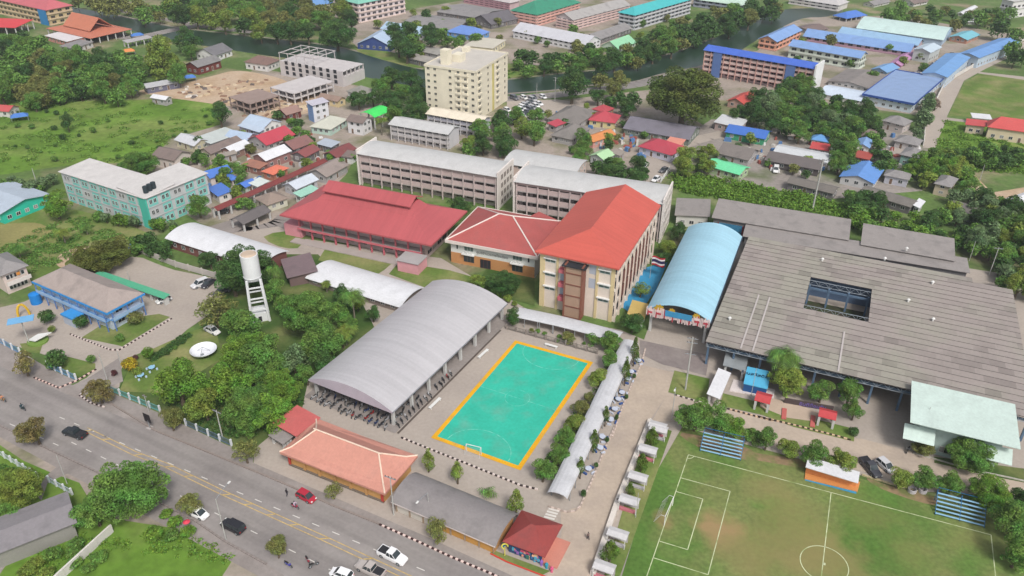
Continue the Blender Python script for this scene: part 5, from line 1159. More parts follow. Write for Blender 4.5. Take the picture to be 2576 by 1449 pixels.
# houses in the old quarter -------------------------------------------------
D_=rgb; Hs=[
# name-ish label, N,L,R, yb, roof, roofmat, wall, kw
('white-grey gable roofed house with cream walls, westmost of the cluster by the meadow',(488,368),(438,351),(528,353),384,'gable',roofm(206,208,214,.85),D_(206,198,170),{}),
('long pale grey-mint roof behind the cream walled house by the meadow',(530,362),(508,343),(592,330),376,'shed',roofm(200,208,206,.85),GREYW,{}),
('pale lavender-blue roofed house left of the bright red roof',(621,354),(566,342),(650,338),366,'gable',LBR,GREYW,{}),
('long brown-grey roof in front of the pale lavender-blue roof',(530,388),(491,381),(618,356),400,'gable',BRNR,D_(190,180,160),{}),
('large pale blue roofed house behind the bright red roof',(662,324),(613,306),(705,305),338,'gable',roofm(186,204,226,.85),WHITE,{}),
('low pale blue lean-to roof beside the large pale blue house',(652,333),(602,314),(664,326),341,'shed',roofm(190,206,226,.85),D_(170,165,190),{}),
('bright red gable roofed house in the old quarter',(670,366),(638,343),(727,333),378,'gable',roofm(198,66,84,.85),GREYW,{}),
('white roofed brown walled house left of the other white roof',(585,385),(544,379),(641,366),402,'gable',WROOF,D_(150,120,110),{}),
('white roofed house with brick red walls beside the orange roof',(668,405),(628,394),(737,380),430,'gable',WROOF,D_(160,120,116),{}),
('small terracotta roofed house left of the orange roof',(652,425),(614,410),(668,412),438,'shed',roofm(176,120,100),D_(150,110,100),{}),
('small bright orange hip roofed shed beside the long dark red walkway',(687,440),(660,429),(724,421),448,'hip',roofm(226,120,92,.85),D_(180,120,100),{}),
('brown roofed white walled house behind the turquoise flats',(437,405),(383,390),(480,383),430,'gable',BRNR,D_(220,208,200),{}),
('bright blue roofed white house touching the turquoise flats',(527,449),(516,430),(580,428),472,'gable',BLUER,D_(226,214,210),{}),
('small blue hip roofed wing right of the bright blue roofed house',(582,454),(567,438),(598,446),466,'hip',BLUER,D_(226,214,210),{}),
('low blue roof below the bright blue roofed white house',(548,494),(530,470),(581,479),506,'shed',BLUER,D_(226,220,216),{}),
('small blue roofed house left of the long dark red walkway',(617,472),(594,464),(646,458),482,'gable',BLUER,D_(190,200,190),{}),
('small white-mint lean-to beside the small blue roofed house',(648,470),(635,458),(666,452),474,'shed',roofm(214,224,220,.85),PALE,{}),
('brown gable roofed dark red timber house below the building site',(720,290),(696,278),(758,277),306,'gable',roofm(166,132,122,.85),REDW,{}),
('brown roofed yellow walled house behind the blue and white block',(850,256),(800,244),(869,246),268,'gable',roofm(160,134,120,.85),YELW,{}),
('cream roofed mint walled house beside the bright green canopy',(832,326),(783,315),(868,298),342,'hip',roofm(204,204,190,.85),MINTW,{}),
('white walled house with a brown-grey roof in front of the bright green canopy',(912,311),(865,305),(944,298),343,'gable',BRNR,D_(228,226,228),{'st':2}),
('small blue-grey lean-to roof above the dark red roofs',(833,371),(793,361),(858,360),379,'shed',roofm(180,190,204,.85),DGREYW,{}),
('dark red roofed house left of the long classroom block',(848,398),(818,384),(888,371),410,'gable',roofm(136,74,74),DGREYW,{}),
('small brown roofed white house at the end of the long classroom block',(885,397),(853,391),(900,384),412,'shed',BRNR,WHITE,{}),
('brown upper roof of the twin roofed house in the old quarter',(738,377),(703,361),(788,356),388,'gable',roofm(146,104,100),DGREYW,{}),
('dark red lower roof of the twin roofed house in the old quarter',(768,396),(733,387),(805,375),404,'gable',roofm(150,84,84),DGREYW,{}),
('pale blue-white roofed house beside the mint strip roof',(745,477),(707,466),(805,452),494,'gable',roofm(206,214,226,.85),D_(190,190,196),{}),
('narrow mint lean-to roof beside the pale blue-white roofed house',(757,496),(741,487),(800,474),502,'shed',roofm(160,214,194,.85),PALE,{}),
('brown roofed house with a cream awning beside the rose red hall',(672,517),(640,497),(726,497),530,'hip',roofm(156,138,126),D_(210,208,190),{}),
('dark grey roofed open carport near the lane bend',(612,565),(578,552),(682,530),578,'gable',roofm(112,106,106),None,{'kind_open':True}),
('weathered brown-grey roofs behind the rose red hall',(822,446),(772,433),(876,414),460,'gable',roofm(160,146,140),GREYW,{}),
('small brown gable house left of the old quarter behind the flats',(560,395),(548,391),(600,386),402,'shed',roofm(160,150,140),GREYW,{}),
# top left
('grey gable roofed white house near the canal',(539,141),(489,133),(586,125),156,'gable',roofm(124,122,126),D_(226,224,224),{}),
('dark red timber house on stilts with a grey roof near the canal',(497,170),(470,161),(552,150),190,'gable',roofm(140,138,138),REDW,{'st':1}),
('brown roofed white house beside the unfinished white block',(672,164),(622,152),(694,149),182,'hip',roofm(136,108,100),D_(226,222,220),{}),
('long grey roofed low workshop along the building site',(367,222),(364,213),(456,204),230,'shed',roofm(196,196,200,.85),D_(110,110,130),{}),
('small white roofed hut at the edge of the green meadow',(416,252),(385,242),(427,243),262,'gable',WROOF,GREYW,{}),
('long grey roofed open shelter beside the orange temple roof',(320,108),(314,103),(380,93),118,'shed',roofm(180,176,178,.85),None,{'kind_open':True}),
('white and pink lean-to roofs below the orange temple roof',(168,105),(126,86),(206,93),112,'shed',roofm(226,220,222,.85),D_(216,150,140),{}),
('small grey roof below the orange temple roof',(185,122),(165,113),(218,103),130,'shed',GREYR,D_(214,210,208),{}),
('small pinkish red roofed house at the left edge of the meadow',(22,281),(-20,268),(28,266),290,'gable',roofm(200,84,84),PALE,{}),
('small grey roofed house with a white wall beside the unfinished blocks',(905,240),(868,229),(950,228),258,'hip',roofm(150,148,140),D_(220,222,224),{}),
# top middle
('bright blue roofed cream building behind the canal trees',(793,17),(755,8),(835,4),46,'gable',roofm(110,160,220,.85),CREAM,{'st':2}),
('broad grey sheet roof, topmost of the old warehouse roofs',(1205,46),(1098,29),(1267,24),56,'gable',GREYR,DGREYW,{'rh':1.4}),
('broad grey sheet roof, lowest of the old warehouse roofs',(1140,76),(1012,56),(1193,52),86,'gable',GREYR,DGREYW,{'rh':1.4}),
('dark grey roof between the warehouses and the green roofed school',(1236,62),(1206,44),(1284,42),72,'gable',roofm(112,108,114),DGREYW,{}),
('long light blue roof below the old warehouses',(1068,90),(955,72),(1103,78),98,'gable',roofm(176,204,232,.85),WHITE,{}),
('wide light blue roof beside the canal bank',(984,117),(908,103),(1004,84),128,'gable',roofm(182,204,232,.85),D_(60,80,140),{}),
('blue roofed house left of the pink and white school',(1202,92),(1130,76),(1220,78),102,'hip',roofm(106,146,220,.85),BLUEW,{}),
('small grey roofed long house behind the cream tower',(1100,138),(1047,120),(1114,126),148,'shed',roofm(170,166,160,.85),GREYW,{}),
('grey low roof left of the cream tower',(1085,160),(1028,143),(1104,151),168,'shed',roofm(170,164,156),DGREYW,{}),
('cream flat roofed block behind the cream tower',(1240,122),(1176,109),(1254,98),138,'flat',rgb(210,204,190),CREAM,{}),
('long white roofed building with small square windows across the canal',(1474,114),(1293,76),(1507,98),133,'gable',roofm(206,206,214,.85),D_(226,224,226),{'st':2,'ww':1.8,'gl':DARK}),
('grey roofed building behind the long white roofed building',(1504,101),(1470,90),(1580,69),112,'gable',GREYR,DGREYW,{}),
('pale mint gable roofed building among the canal trees',(1556,124),(1518,112),(1590,104),132,'gable',roofm(150,214,170,.85),D_(200,220,200),{'rh':3}),
# right middle
('small red roofed house, upper of the pair beside the car park',(1522,283),(1492,272),(1542,271),292,'hip',roofm(190,74,84),D_(196,150,120),{}),
('red hip roofed house, lower of the pair beside the car park',(1548,310),(1476,305),(1574,291),320,'hip',roofm(196,70,84),D_(214,200,150),{}),
('broad worn grey roof between the car park and the red roofed houses',(1455,314),(1388,290),(1478,276),322,'hip',roofm(134,128,124),GREYW,{}),
('worn grey roof left of the orange roofed house',(1440,352),(1390,336),(1476,320),360,'hip',roofm(138,132,128),GREYW,{}),
('small crimson roof between two worn grey roofs',(1398,319),(1384,309),(1420,303),326,'shed',roofm(196,70,88),GREYW,{}),
('orange roofed pink house beside the lane',(1492,358),(1471,344),(1541,334),372,'gable',roofm(222,140,74,.85),D_(214,160,150),{}),
('large slate grey roof with a white front awning',(1735,352),(1566,323),(1766,320),366,'gable',roofm(128,124,136),D_(120,130,120),{'rh':2.4}),
('small salmon roof at the corner of the large slate grey roof',(1712,367),(1674,357),(1719,353),376,'shed',roofm(232,150,130,.85),D_(220,160,140),{}),
('red hip roofed building with a white porch beside the parking lane',(1690,391),(1603,368),(1729,370),410,'hip',roofm(190,66,84),D_(206,204,220),{}),
('blue roofed building with mint walls and white columns',(1926,350),(1821,334),(1949,331),368,'gable',roofm(62,116,206),D_(70,160,120),{'rh':1.6}),
('white roofed hall behind the blue roofed mint building',(1862,322),(1786,318),(1910,306),336,'shed',roofm(214,216,220,.85),D_(180,160,156),{}),
('red roofed house half hidden by the giant dark tree',(1872,263),(1833,250),(1899,241),276,'gable',roofm(204,80,70,.85),D_(200,160,150),{}),
('small light green gable house beside the parking lane',(1519,403),(1486,389),(1541,386),412,'gable',roofm(180,222,170,.85),D_(200,206,206),{}),
('small brown-grey shack beside the light green gable house',(1560,392),(1538,384),(1568,380),404,'shed',roofm(160,150,140),GREYW,{}),
('bright mint green roof among the bushes',(1861,440),(1780,412),(1877,418),452,'gable',GREENR,D_(170,190,150),{'rh':1.2}),
('worn grey roof behind the bright mint green roof',(1884,404),(1806,382),(1904,378),412,'gable',roofm(132,124,120),GREYW,{}),
('pale blue hip roof directly below the dark blue hall',(2155,298),(2105,287),(2168,284),304,'hip',roofm(150,180,226,.85),D_(180,190,210),{}),
('small white-blue roof between two big trees left of the grey hip roofs',(2085,325),(2068,318),(2100,310),334,'shed',roofm(190,206,222,.85),WHITE,{}),
('grey hip roofed two storey house nearest the concrete road bend',(2275,317),(2221,301),(2291,303),338,'hip',GREYR,D_(200,190,186),{'st':2}),
('brown-grey hip roofed house left of the concrete road',(2190,349),(2149,337),(2216,333),366,'hip',BRNR,D_(190,180,180),{}),
('grey hip roofed house at the foot of the concrete road',(2310,367),(2249,353),(2321,352),378,'hip',GREYR,D_(196,190,190),{}),
('bright blue hip roof above a red awning',(2084,358),(2038,350),(2092,345),368,'hip',roofm(96,160,224,.85),D_(226,220,216),{}),
('red lean-to awning house below the bright blue hip roof',(2086,380),(2036,373),(2094,367),387,'shed',roofm(206,74,74),D_(226,220,216),{}),
('light blue gable roof above a brick red awning',(2188,373),(2150,367),(2199,354),382,'gable',roofm(130,170,224,.85),D_(226,220,216),{}),
('brick red awning house below the light blue gable roof',(2188,402),(2143,392),(2195,388),411,'shed',roofm(180,80,70),D_(150,60,60),{}),
('white roofed long building with a dark grey front roof',(2083,410),(1943,384),(2100,388),424,'gable',roofm(206,210,214,.85),GREYW,{'rh':1.0}),
('dark grey open fronted roof joined to the long white roof',(2062,428),(1920,405),(2082,411),444,'shed',roofm(118,110,108),D_(90,84,84),{'rh':.8}),
('grey hip roofed mint walled house among the trees',(2312,399),(2263,388),(2328,380),424,'hip',GREYR,D_(150,190,180),{'st':2}),
('large blue gable roofed house in the middle of the right hand trees',(2200,463),(2111,443),(2225,424),474,'gable',roofm(96,150,222,.85),D_(200,200,200),{'rh':1.6}),
('grey hip roofed house right of the large blue gable roof',(2288,453),(2221,444),(2306,440),474,'hip',GREYR,D_(190,190,200),{}),
('grey hip roofed cream house beside the dirt lane',(2394,472),(2347,463),(2419,451),500,'hip',GREYR,D_(206,190,166),{'st':2}),
('long weathered grey roof above the lush banana strip',(2098,488),(1978,459),(2113,471),496,'gable',roofm(124,118,112),DGREYW,{'rh':1}),
('long weathered grey roof with a white end right of the banana strip',(2292,522),(2162,482),(2312,505),534,'gable',roofm(128,122,116),DGREYW,{'rh':1}),
('small white metal roof at the end of the long grey roof',(2314,524),(2296,519),(2328,506),534,'shed',WROOF,D_(206,214,214),{}),
('grey roofed house among the trees at the right',(2468,549),(2384,521),(2488,529),560,'gable',roofm(120,114,110),GREYW,{'rh':1.3}),
('white roofed house at the far right edge by the dirt lane',(2560,515),(2526,500),(2610,496),530,'gable',WROOF,PALE,{}),
]
for (lab,N,L_,R_,yb,rf,rm,wl,kw) in Hs:
    kw=dict(kw); kw.setdefault('ov',.5)
    if rf=='shed': kw.setdefault('rh',.5)
    z=zof(N[0],N[1],yb); z=max(2.6,z)
    building('house' if 'house' in lab else 'building',lab,'house' if 'house' in lab else 'building',N,L_,R_,z=z,roof=rf,rm=rm,wall=wl,**kw)
# long dark red walkway roof and grey-white 3-storey flats
building('covered_walkway','long dark red roofed walkway crossing the old quarter','walkway',(548,530),(534,522),(822,405),z=3.0,roof='gable',rm=roofm(132,60,58),kind_open=True,rh=.8,ov=.4)
b=building('apartment_building','three storey grey flats with a white gable end below the cream tower','building',(1128,339),(975,313),(1161,318),yb=380,roof='gable',rm=LROOF,wall=rgb(216,214,218),win=0,st=3,rh=1.4,inL=1.2); b.x0+=1.2; gallery(b,'L',rgb(196,192,194),rgb(206,202,202),8,depth=1.1); windows(b,'L',8,w=1.3,h=1.4,gl=DARK)
b=building('apartment_building','three storey flats with a cream roof directly below the cream tower','building',(1211,311),(1071,285),(1236,293),yb=352,roof='gable',rm=roofm(238,226,204,.85),wall=rgb(200,200,208),win=0,st=3,rh=1.2,inL=1.2); b.x0+=1.2; gallery(b,'L',rgb(190,190,200),rgb(206,204,206),8,depth=1.1); windows(b,'L',8,w=1.3,h=1.4,gl=DARK)
b=building('house','three storey narrow house with a blue side wall and white front','house',(785,266),(753,262),(838,259),yb=310,roof='shed',rm=roofm(200,196,210,.85),wall=rgb(226,226,232),win=2,st=3,rh=.5,ov=.5); fpart(b,'side_wall',rgb(130,160,206),'L',0,flen(b,'L'),0,b.h-.3,.0,.06)
b=building('canopy','vivid green stretched canopy roof beside the white walled house','canopy',(942,296),(902,286),(984,278),z=5,roof='arch',rm=roofm(60,232,100,.9),kind_open=True,rh=1.2,thick=.06)
# unfinished concrete blocks
def skeleton(label,N,L_,R_,yb,st,nx,ny,m,deck=True,top=False):
    z=zof(N[0],N[1],yb); n=P(*N,z); l=P(*L_,z)-n; r=P(*R_,z)-n
    a=math.atan2(r.y,r.x); o=thing('unfinished_building',label,'building',(n.x,n.y,0),a)
    W_=r.length; D=abs(-l.x*math.sin(a)+l.y*math.cos(a)); H=z/st; cm=winc('skel',.22,z+(1.2 if top else 0),m)
    for k in range(1,st+1):
        q=MB(); q.box(0,0,k*H-.25,W_,D,k*H); q.build('floor_slab',m,o)
    for i in range(nx+1):
        for j in range(ny+1): link('column',cm,o,(.3+(W_-.6)*i/nx,.3+(D-.6)*j/ny,0))
    return o,W_,D,z,H
skc=rgb(206,200,200); skb=rgb(160,140,132)
skeleton('two storey unfinished brown concrete frame with props at the building site',(628,262),(578,243),(703,240),292,2,5,3,skb)
skeleton('two storey unfinished concrete block with a pale deck',(739,236),(683,218),(839,204),264,2,6,3,skc)
o,W_,D,z,H=skeleton('three storey unfinished white concrete block with bare roof beams',(861,181),(722,146),(915,160),219,3,5,8,skc,top=False)
for k in range(3):
    for i in range(8):
        me=winmesh(1.9,1.7,skc,DARK,1); link('opening',me,o,(-.07,2+(D-4)*(i+.5)/8,k*H+.9),R(-90))
for k in range(1): q=MB(); q.box(-.05,.2,0,.1,D,z-.3); q.box(.2,-.05,0,W_,.1,H*1.9); q.build('infill_wall',skc,o)
for i in range(5):
    q=MB(); y=D*.45+D*.55*i/4; q.box(0,y-.2,z+3.2,W_,y,z+3.5); q.build('roof_beam',skc,o)
for x in (.2,W_/2,W_-.4): q=MB(); q.box(x,D*.43,z+3.501,x+.25,D+.1,z+3.75); q.build('roof_beam',skc,o)
for i in range(5):
    for x in (.2,W_-.4): q=MB(); y=D*.45+D*.55*i/4; q.box(x,y-.2,z,x+.25,y,z+3.2); q.build('roof_post',skc,o)
# cream apartment tower
CR_=rgb(238,230,208)
b=building('apartment_tower','tall cream apartment tower above the canal','building',(1197,181),(1066,164),(1280,134),yb=306,roof='flat',rm=rgb(206,200,192),wall=CR_,win=0,st=8,ov=.1,fascia=CR_)
H=b.h/8; Lr,Ll=flen(b,'R'),flen(b,'L')
for k in range(8):
    for s in (.10,.36,.66,.90):
        if k==0 and s>.6: continue
        loc,rz=face(b,'R',s*Lr,k*H+.85,.04); link('window',winmesh(1.9 if s in(.1,.66) else 1.0,1.15,CR_,GLASS,3 if s in (.1,.66) else 1),b.o,loc,rz)
        if s in (.1,.66): fpart(b,'balcony',CR_,'R',s*Lr-1.4,s*Lr+1.4,k*H+.1,k*H+.8,.0,.55)
    for s in (.06,.2,.34,.5,.8,.93):
        loc,rz=face(b,'L',s*Ll,k*H+.85,.04); link('window',winmesh(1.2,1.0,CR_,GLASS,2),b.o,loc,rz)
        if s in (.2,.34): fpart(b,'balcony',CR_,'L',s*Ll-1,s*Ll+1,k*H+.1,k*H+.8,.0,.6)
fpart(b,'stair_strip',rgb(212,200,130),'R',Lr*.49,Lr*.55,0,b.h,.0,.1)
for (fx_,fy_,w_,d_,h_) in ((.12,.62,3.2,3.2,5.5),(.3,.5,4.5,3.6,2.8),(.8,.7,3,2.4,1.8)):
    m=MB(); x=b.x0+Lr*fx_;y=b.y0+Ll*fy_; m.box(x,y,b.z+.002,x+w_,y+d_,b.z+h_); m.build('roof_room',CR_,b.o)
# tall schools across the canal
def school(label,N,L_,R_,yb,rm,wall,pm,st=4,roof='hip',faces='LR',nc=None,name='school_building'):
    b=building(name,label,'building',N,L_,R_,yb=yb,roof=roof,rm=rm,wall=wall,win=0,st=st,ov=.7)
    H=b.h/st
    for f in faces:
        Lf=flen(b,f); n=nc or max(3,int(Lf/4))
        windows(b,f,n,st=st,w=min(2.4,Lf/n*.6),h=max(.5,min(1.3,H-1.1)),gl=DARK,fc=wall,sill=.9,m=.3)
        for k in range(st): fpart(b,'floor_band',pm,f,0,Lf,k*H+.1,k*H+.75,.0,.5)
    LASTB[0]=b; return b
LASTB=[None]
school('white and salmon school under a dark green hip roof across the canal',(1352,38),(1281,26),(1464,6),68,roofm(56,150,120),rgb(226,200,190),rgb(226,176,164))
school('long grey and white school wing behind the green roofed school',(1442,51),(1408,38),(1572,10),78,roofm(176,172,170,.85),rgb(216,204,204),rgb(224,196,190),roof='gable')
school('grey school under a vivid turquoise roof across the canal',(1598,39),(1552,31),(1745,-2),78,roofm(60,190,194,.85),rgb(170,174,180),rgb(206,206,210))
school('white and brown apartment block under a mint roof behind the canal trees',(901,10),(836,-6),(1020,-14),60,roofm(130,200,180),rgb(216,204,206),rgb(226,206,196))
school('pink school slab at the top edge left of the green roof',(1283,8),(1170,-16),(1302,0),30,roofm(200,190,190),rgb(206,180,184),rgb(196,150,160),faces='L')
school('pink red roofed school with a blue stair wall at the top left corner',(115,26),(-60,-12),(184,13),66,roofm(206,104,112,.85),rgb(200,180,140),rgb(214,190,160),roof='hip',st=3); fpart([q for q in [LASTB[0]]][0],'blue_wall',rgb(60,140,200),'L',.2,8,0,LASTB[0].h*.98,.52,.6)
school('long grey hall under a pale mint roof at the top edge',(1868,14),(1745,-4),(1882,2),34,roofm(196,222,206,.85),rgb(150,154,168),rgb(160,164,176),st=2,faces='L')
school('long white arcade building at the top edge behind the blue roofed school',(2112,14),(1983,-6),(2136,4),30,roofm(200,196,196,.85),rgb(220,214,212),rgb(226,220,218),st=2,faces='L')
school('white house with arched windows at the top right corner',(2552,4),(2512,-2),(2610,-2),48,roofm(210,206,204),rgb(230,228,228),rgb(226,224,224),st=2,roof='flat',name='house')
building('pavilion','blue hip roofed pavilion above the pale arched hall','pavilion',(2130,47),(2108,36),(2166,34),yb=56,roof='hip',rm=BLUER,kind_open=True)
# temple style roof top left
b=building('temple_hall','open hall with a two tier orange tiled roof by the canal','building',(227,97),(115,71),(332,73),yb=114,roof='hip',rm=roofm(206,122,94,.85),kind_open=True,rh=2.0,hipf=.6)
m=MB(); W_,D,z=b.W,b.D,b.z; m.extr([(D*.22,z+1.6),(D*.5,z+7),(D*.78,z+1.6),(D*.78,z+1.3),(D*.5,z+6.6),(D*.22,z+1.3)],W_*.2,W_*.75,'x') if W_>=D else m.extr([(W_*.22,z+1.6),(W_*.5,z+7),(W_*.78,z+1.6),(W_*.78,z+1.3),(W_*.5,z+6.6),(W_*.22,z+1.3)],D*.2,D*.8,'y'); m.build('upper_roof',roofm(204,122,92,.85),b.o)
building('awning','wide bright red awning at the top left edge','awning',(38,70),(-40,58),(57,52),z=4,roof='shed',rm=roofm(226,60,66,.85),kind_open=True)
# right: blue roofed campus
b=building('school_building','five storey school slab with a royal blue roof and pink galleries','building',(2052,174),(1764,128),(2083,163),yb=240,roof='gable',rm=roofm(66,110,214,.85),wall=rgb(196,170,170),win=0,st=5,rh=1.5,inL=1.5,ov=.6,axis='y')
b.x0+=1.5; gallery(b,'L',rgb(222,196,190),rgb(214,170,160),16,depth=1.4,ph=1.0,slab=rgb(140,90,90)); Ll=flen(b,'L')
for s0 in (.11,.78): fpart(b,'blue_panel',rgb(96,124,180),'L',Ll*(1-s0)-3,Ll*(1-s0)+1,0,b.h,1.75,1.9)
b.x0-=1.5; windows(b,'L',16,w=2.0,h=1.2,gl=DARK,fc=rgb(190,150,150),out=-1.45); m=MB(); m.box(-.3,-.4,0,b.W+.4,.3,b.z+1.6); m.build('end_wall',rgb(236,236,234),b.o)
school('orange walled school under a light blue roof beside the canal',(1955,106),(1904,98),(2022,76),130,SKYR,rgb(214,160,130),rgb(226,170,150),st=2,roof='gable')
school('pale green classroom wing, lowest of the light blue roofed wings',(2166,147),(1984,114),(2180,135),178,SKYR,rgb(206,214,200),rgb(214,220,210),st=2,roof='gable')
school('light blue roofed classroom wing, middle of the parallel wings',(2290,132),(2020,90),(2302,118),144,SKYR,rgb(196,170,180),rgb(190,150,170),st=1,roof='gable',faces='L')
school('light blue roofed classroom wing directly below the pale arched hall',(2310,115),(2108,82),(2322,104),126,roofm(150,190,226,.85),rgb(190,170,180),rgb(190,170,180),st=1,roof='gable',faces='L')
building('sports_hall','long pale mint arched hall roof in the blue roofed campus','building',(2374,101),(2154,70),(2396,77),yb=117,roof='arch',rm=roofm(200,226,222,.85),wall=rgb(170,190,210),win=0,axis='y',rh=3.6)
for lab,N,L_,R_,yb,rm,wl in (('teal roofed brick building right of the pale arched hall',(2434,101),(2386,92),(2466,87),112,roofm(120,196,214,.85),D_(190,140,120)),('pale blue roofed white block at the end of the classroom wings',(2342,133),(2296,124),(2368,118),160,roofm(196,214,228,.85),D_(200,206,206)),('tiny blue awning roof beside the lilac gable',(2232,183),(2194,172),(2256,168),188,roofm(120,170,222,.85),D_(150,180,210)),('grey hip roof between the royal blue slab and the dark blue hall',(2192,225),(2080,204),(2240,193),236,roofm(146,138,134),D_(214,212,212)),('white skirt roof in front of the grey hip roof',(2174,256),(2062,232),(2190,232),268,roofm(206,220,238,.85),WHITE),('brown thatched shed behind the orange walled school',(2042,82),(2008,66),(2062,66),88,roofm(130,112,108),GREYW)):
    building('building',lab,'building',N,L_,R_,yb=yb,roof='gable',rm=rm,wall=wl,rh=1.4)
b=building('building','lilac pink steep gable block at the end of the classroom wings','building',(2268,166),(2240,157),(2288,134),yb=172,roof='gable',rm=roofm(196,140,186,.85),wall=rgb(216,150,190),rh=1.2,win=0)
b=building('exhibition_hall','broad blue-grey flat roofed hall with a dark blue fascia beside the concrete road','building',(2300,262),(2174,234),(2362,195),yb=287,roof='flat',rm=roofm(140,168,212,.85),wall=rgb(210,222,232),win=2,st=2,ov=.8,fascia=rgb(50,84,160))
building('market_shed','long mid blue roof between the dark blue hall and the concrete road','building',(2384,195),(2314,186),(2454,146),z=5,roof='gable',rm=roofm(112,164,222,.85),wall=rgb(190,206,222),rh=1.2)
building('market_shed','far mid blue roof beside the concrete road at the right edge','building',(2464,146),(2414,133),(2556,104),z=5,roof='gable',rm=roofm(110,160,222,.85),wall=rgb(190,206,222),rh=1.2)
building('house','red hip roofed cream house on the right hand playing field','house',(2484,319),(2470,302),(2640,345),z=4.6,roof='hip',rm=roofm(212,78,76,.85),wall=rgb(220,204,176),rh=3.4,win=2,axis='x')
building('house','low red roofed wing of the red house on the playing field','house',(2428,313),(2440,299),(2482,319),z=3.4,roof='shed',rm=roofm(212,82,82,.85),wall=rgb(216,200,176),win=2)
building('shed','small white roofed shed behind the red house on the playing field','shed',(2447,296),(2449,286),(2495,298),z=3,roof='shed',rm=WROOF,wall=WHITE,win=0)
for lab,N,L_,R_,yb,rm in (('tiny grey roofed houses at the top right, leftmost',(2200,14),(2170,8),(2240,4),20,GREYR),('white walled low house beside the top right yard',(2430,55),(2420,48),(2470,55),62,WROOF),('grey roofed row house at the top edge right of centre',(2300,10),(2260,4),(2345,4),18,BRNR),('long white roofed strip near the top right corner',(2424,36),(2410,32),(2450,16),42,WROOF)):
    building('house',lab,'house',N,L_,R_,yb=yb,roof='gable',rm=rm,wall=PALE)
# bottom left house
building('house','broad grey roofed house at the bottom left corner','house',(150,1346),(-60,1345),(194,1314),z=4,roof='shed',rm=roofm(146,140,142),wall=PALE,win=0,rh=.6) if 0 else building('house','broad grey roofed house at the bottom left corner','house',(194,1314),(-60,1376),(115,1256),z=3.6,roof='gable',rm=roofm(144,139,143),wall=rgb(150,148,142),win=0,rh=.7,axis='y')
m=MB(); ps=[P(285,1338,0),P(165,1449,0),P(100,1510,0)]; o=thing('boundary_wall','thick pale concrete boundary wall across the grass plot at the bottom left','wall',tuple(ps[0]))
for a,b_ in zip(ps,ps[1:]):
    L_=(b_-a).length; n=int(L_/3)
    for i in range(n):
        q=MB(); q.box(0,-.15,0,L_/n-.04,.15,1.8); d=(b_-a).normalized(); w=a-ps[0]+d*L_*i/n; q.build('wall_panel',rgb(222,218,212),o,tuple(w),math.atan2(d.y,d.x))
# boundary fences
FW=rgb(226,230,234); FB=rgb(110,150,190); FT=rgb(110,176,176)
fence([t(0,2,-20,520),t(0,2,200,640)],1.6,'blue fence with white posts in front of the office yard, left part','x' and FW,FB,2.6)
fence([t(0,2,470,770),t(0,2,740,895)],1.6,'blue fence with white posts beside the road entrance',FW,FB,2.4)
fence([t(0,2,1070,1000),t(0,2,1550,1200)],1.5,'teal and blue fence with white posts in front of the big garden trees',FW,FT,2.8)
fence([t(0,2,1800,1330),t(0,3,2240,190)],1.5,'blue-grey fence with white posts left of the peach roofed shops',FW,rgb(100,120,140),2.8)
fence([t(0,3,-10,270),t(0,3,370,500)],1.4,'white low fence on the grass at the left bottom, before the driveway',FW,rgb(190,205,200),2.2)
fence([t(0,3,480,540),t(0,3,700,660)],1.4,'white low fence right of the bottom left driveway',FW,rgb(190,205,215),2.2)
fence([t(2,2,0,400),t(2,2,870,640)],1.3,'grey concrete post fence behind the green court',rgb(150,140,134),rgb(130,124,118),2.6)
fence([t(0,1,1300,1030),t(0,1,1700,1190),t(0,1,2090,1300)],1.8,'grey block wall behind the office car yard',rgb(196,190,184),rgb(190,184,178),5,rails=False,thickness=.2,name='wall',cat='wall')
fence([t(2,2,1385,1300),t(2,3,1070,740),t(2,3,830,1443)],.9,'low white wall along the right side of the school driveway',rgb(226,220,212),rgb(222,214,206),3,rails=False,thickness=.9,ph=1.0,name='wall',cat='wall',gapz=0)
fence([(2322,366),(2326,312),(2376,212),(2454,166),(2576,102)],1.8,'white wall along the left side of the right hand concrete road',rgb(226,222,216),rgb(222,218,212),6,rails=False,thickness=.25,name='wall',cat='wall')
fence([t(2,1,1490,370),t(2,1,1570,260)],1.2,'short white wall beside the temple parking lane',WHITE,WHITE,4,rails=False,thickness=.2,name='wall',cat='wall')
# kiosks along the driveway
def kiosk(x,y,i,lab):
    p=P(x,y,2.3); o=thing('kiosk',lab,'kiosk',(p.x,p.y,0),R(-24)); m=MB(); m.extr([(-1.0,2.15),(-1.0,2.35),(0,2.6),(1.0,2.35),(1.0,2.15),(0,2.4)],-1.7,1.7,'x'); m.build('roof',roofm(208,206,208),o)
    m=MB(); m.box(-1.6,.6,0,1.6,.75,2.12); m.build('display_board',rgb(206,200,204),o)
    for sx in (-1,1):
        for sy in (-.95,.95): m=MB(); m.box(sx*1.5-.05,sy-.05,0,sx*1.5+.05,sy+.05,2.2); m.build('post',WHITE,o)
    m=MB(); m.box(-1.5,-.8,0,1.5,-.2,.5); m.build('bench',[rgb(196,120,130),rgb(180,176,180)][i%2],o)
KK=[(t(2,2,1460,1325),'farthest of the white roofed kiosks along the driveway wall'),(t(2,3,1470,15),'second farthest white roofed kiosk, beside the first football field tree'),(t(2,3,1365,215),'white roofed kiosk in line with the blue grandstand'),(t(2,3,1270,480),'white roofed kiosk level with the corner of the penalty box'),(t(2,3,1185,705),'white roofed kiosk level with the football goal'),(t(2,3,1075,1030),'white roofed kiosk between the goal and the front edge'),(t(2,3,945,1350),'nearest white roofed kiosk along the driveway wall at the picture bottom')]
for i,((x,y),lab) in enumerate(KK): kiosk(x,y,i,lab)
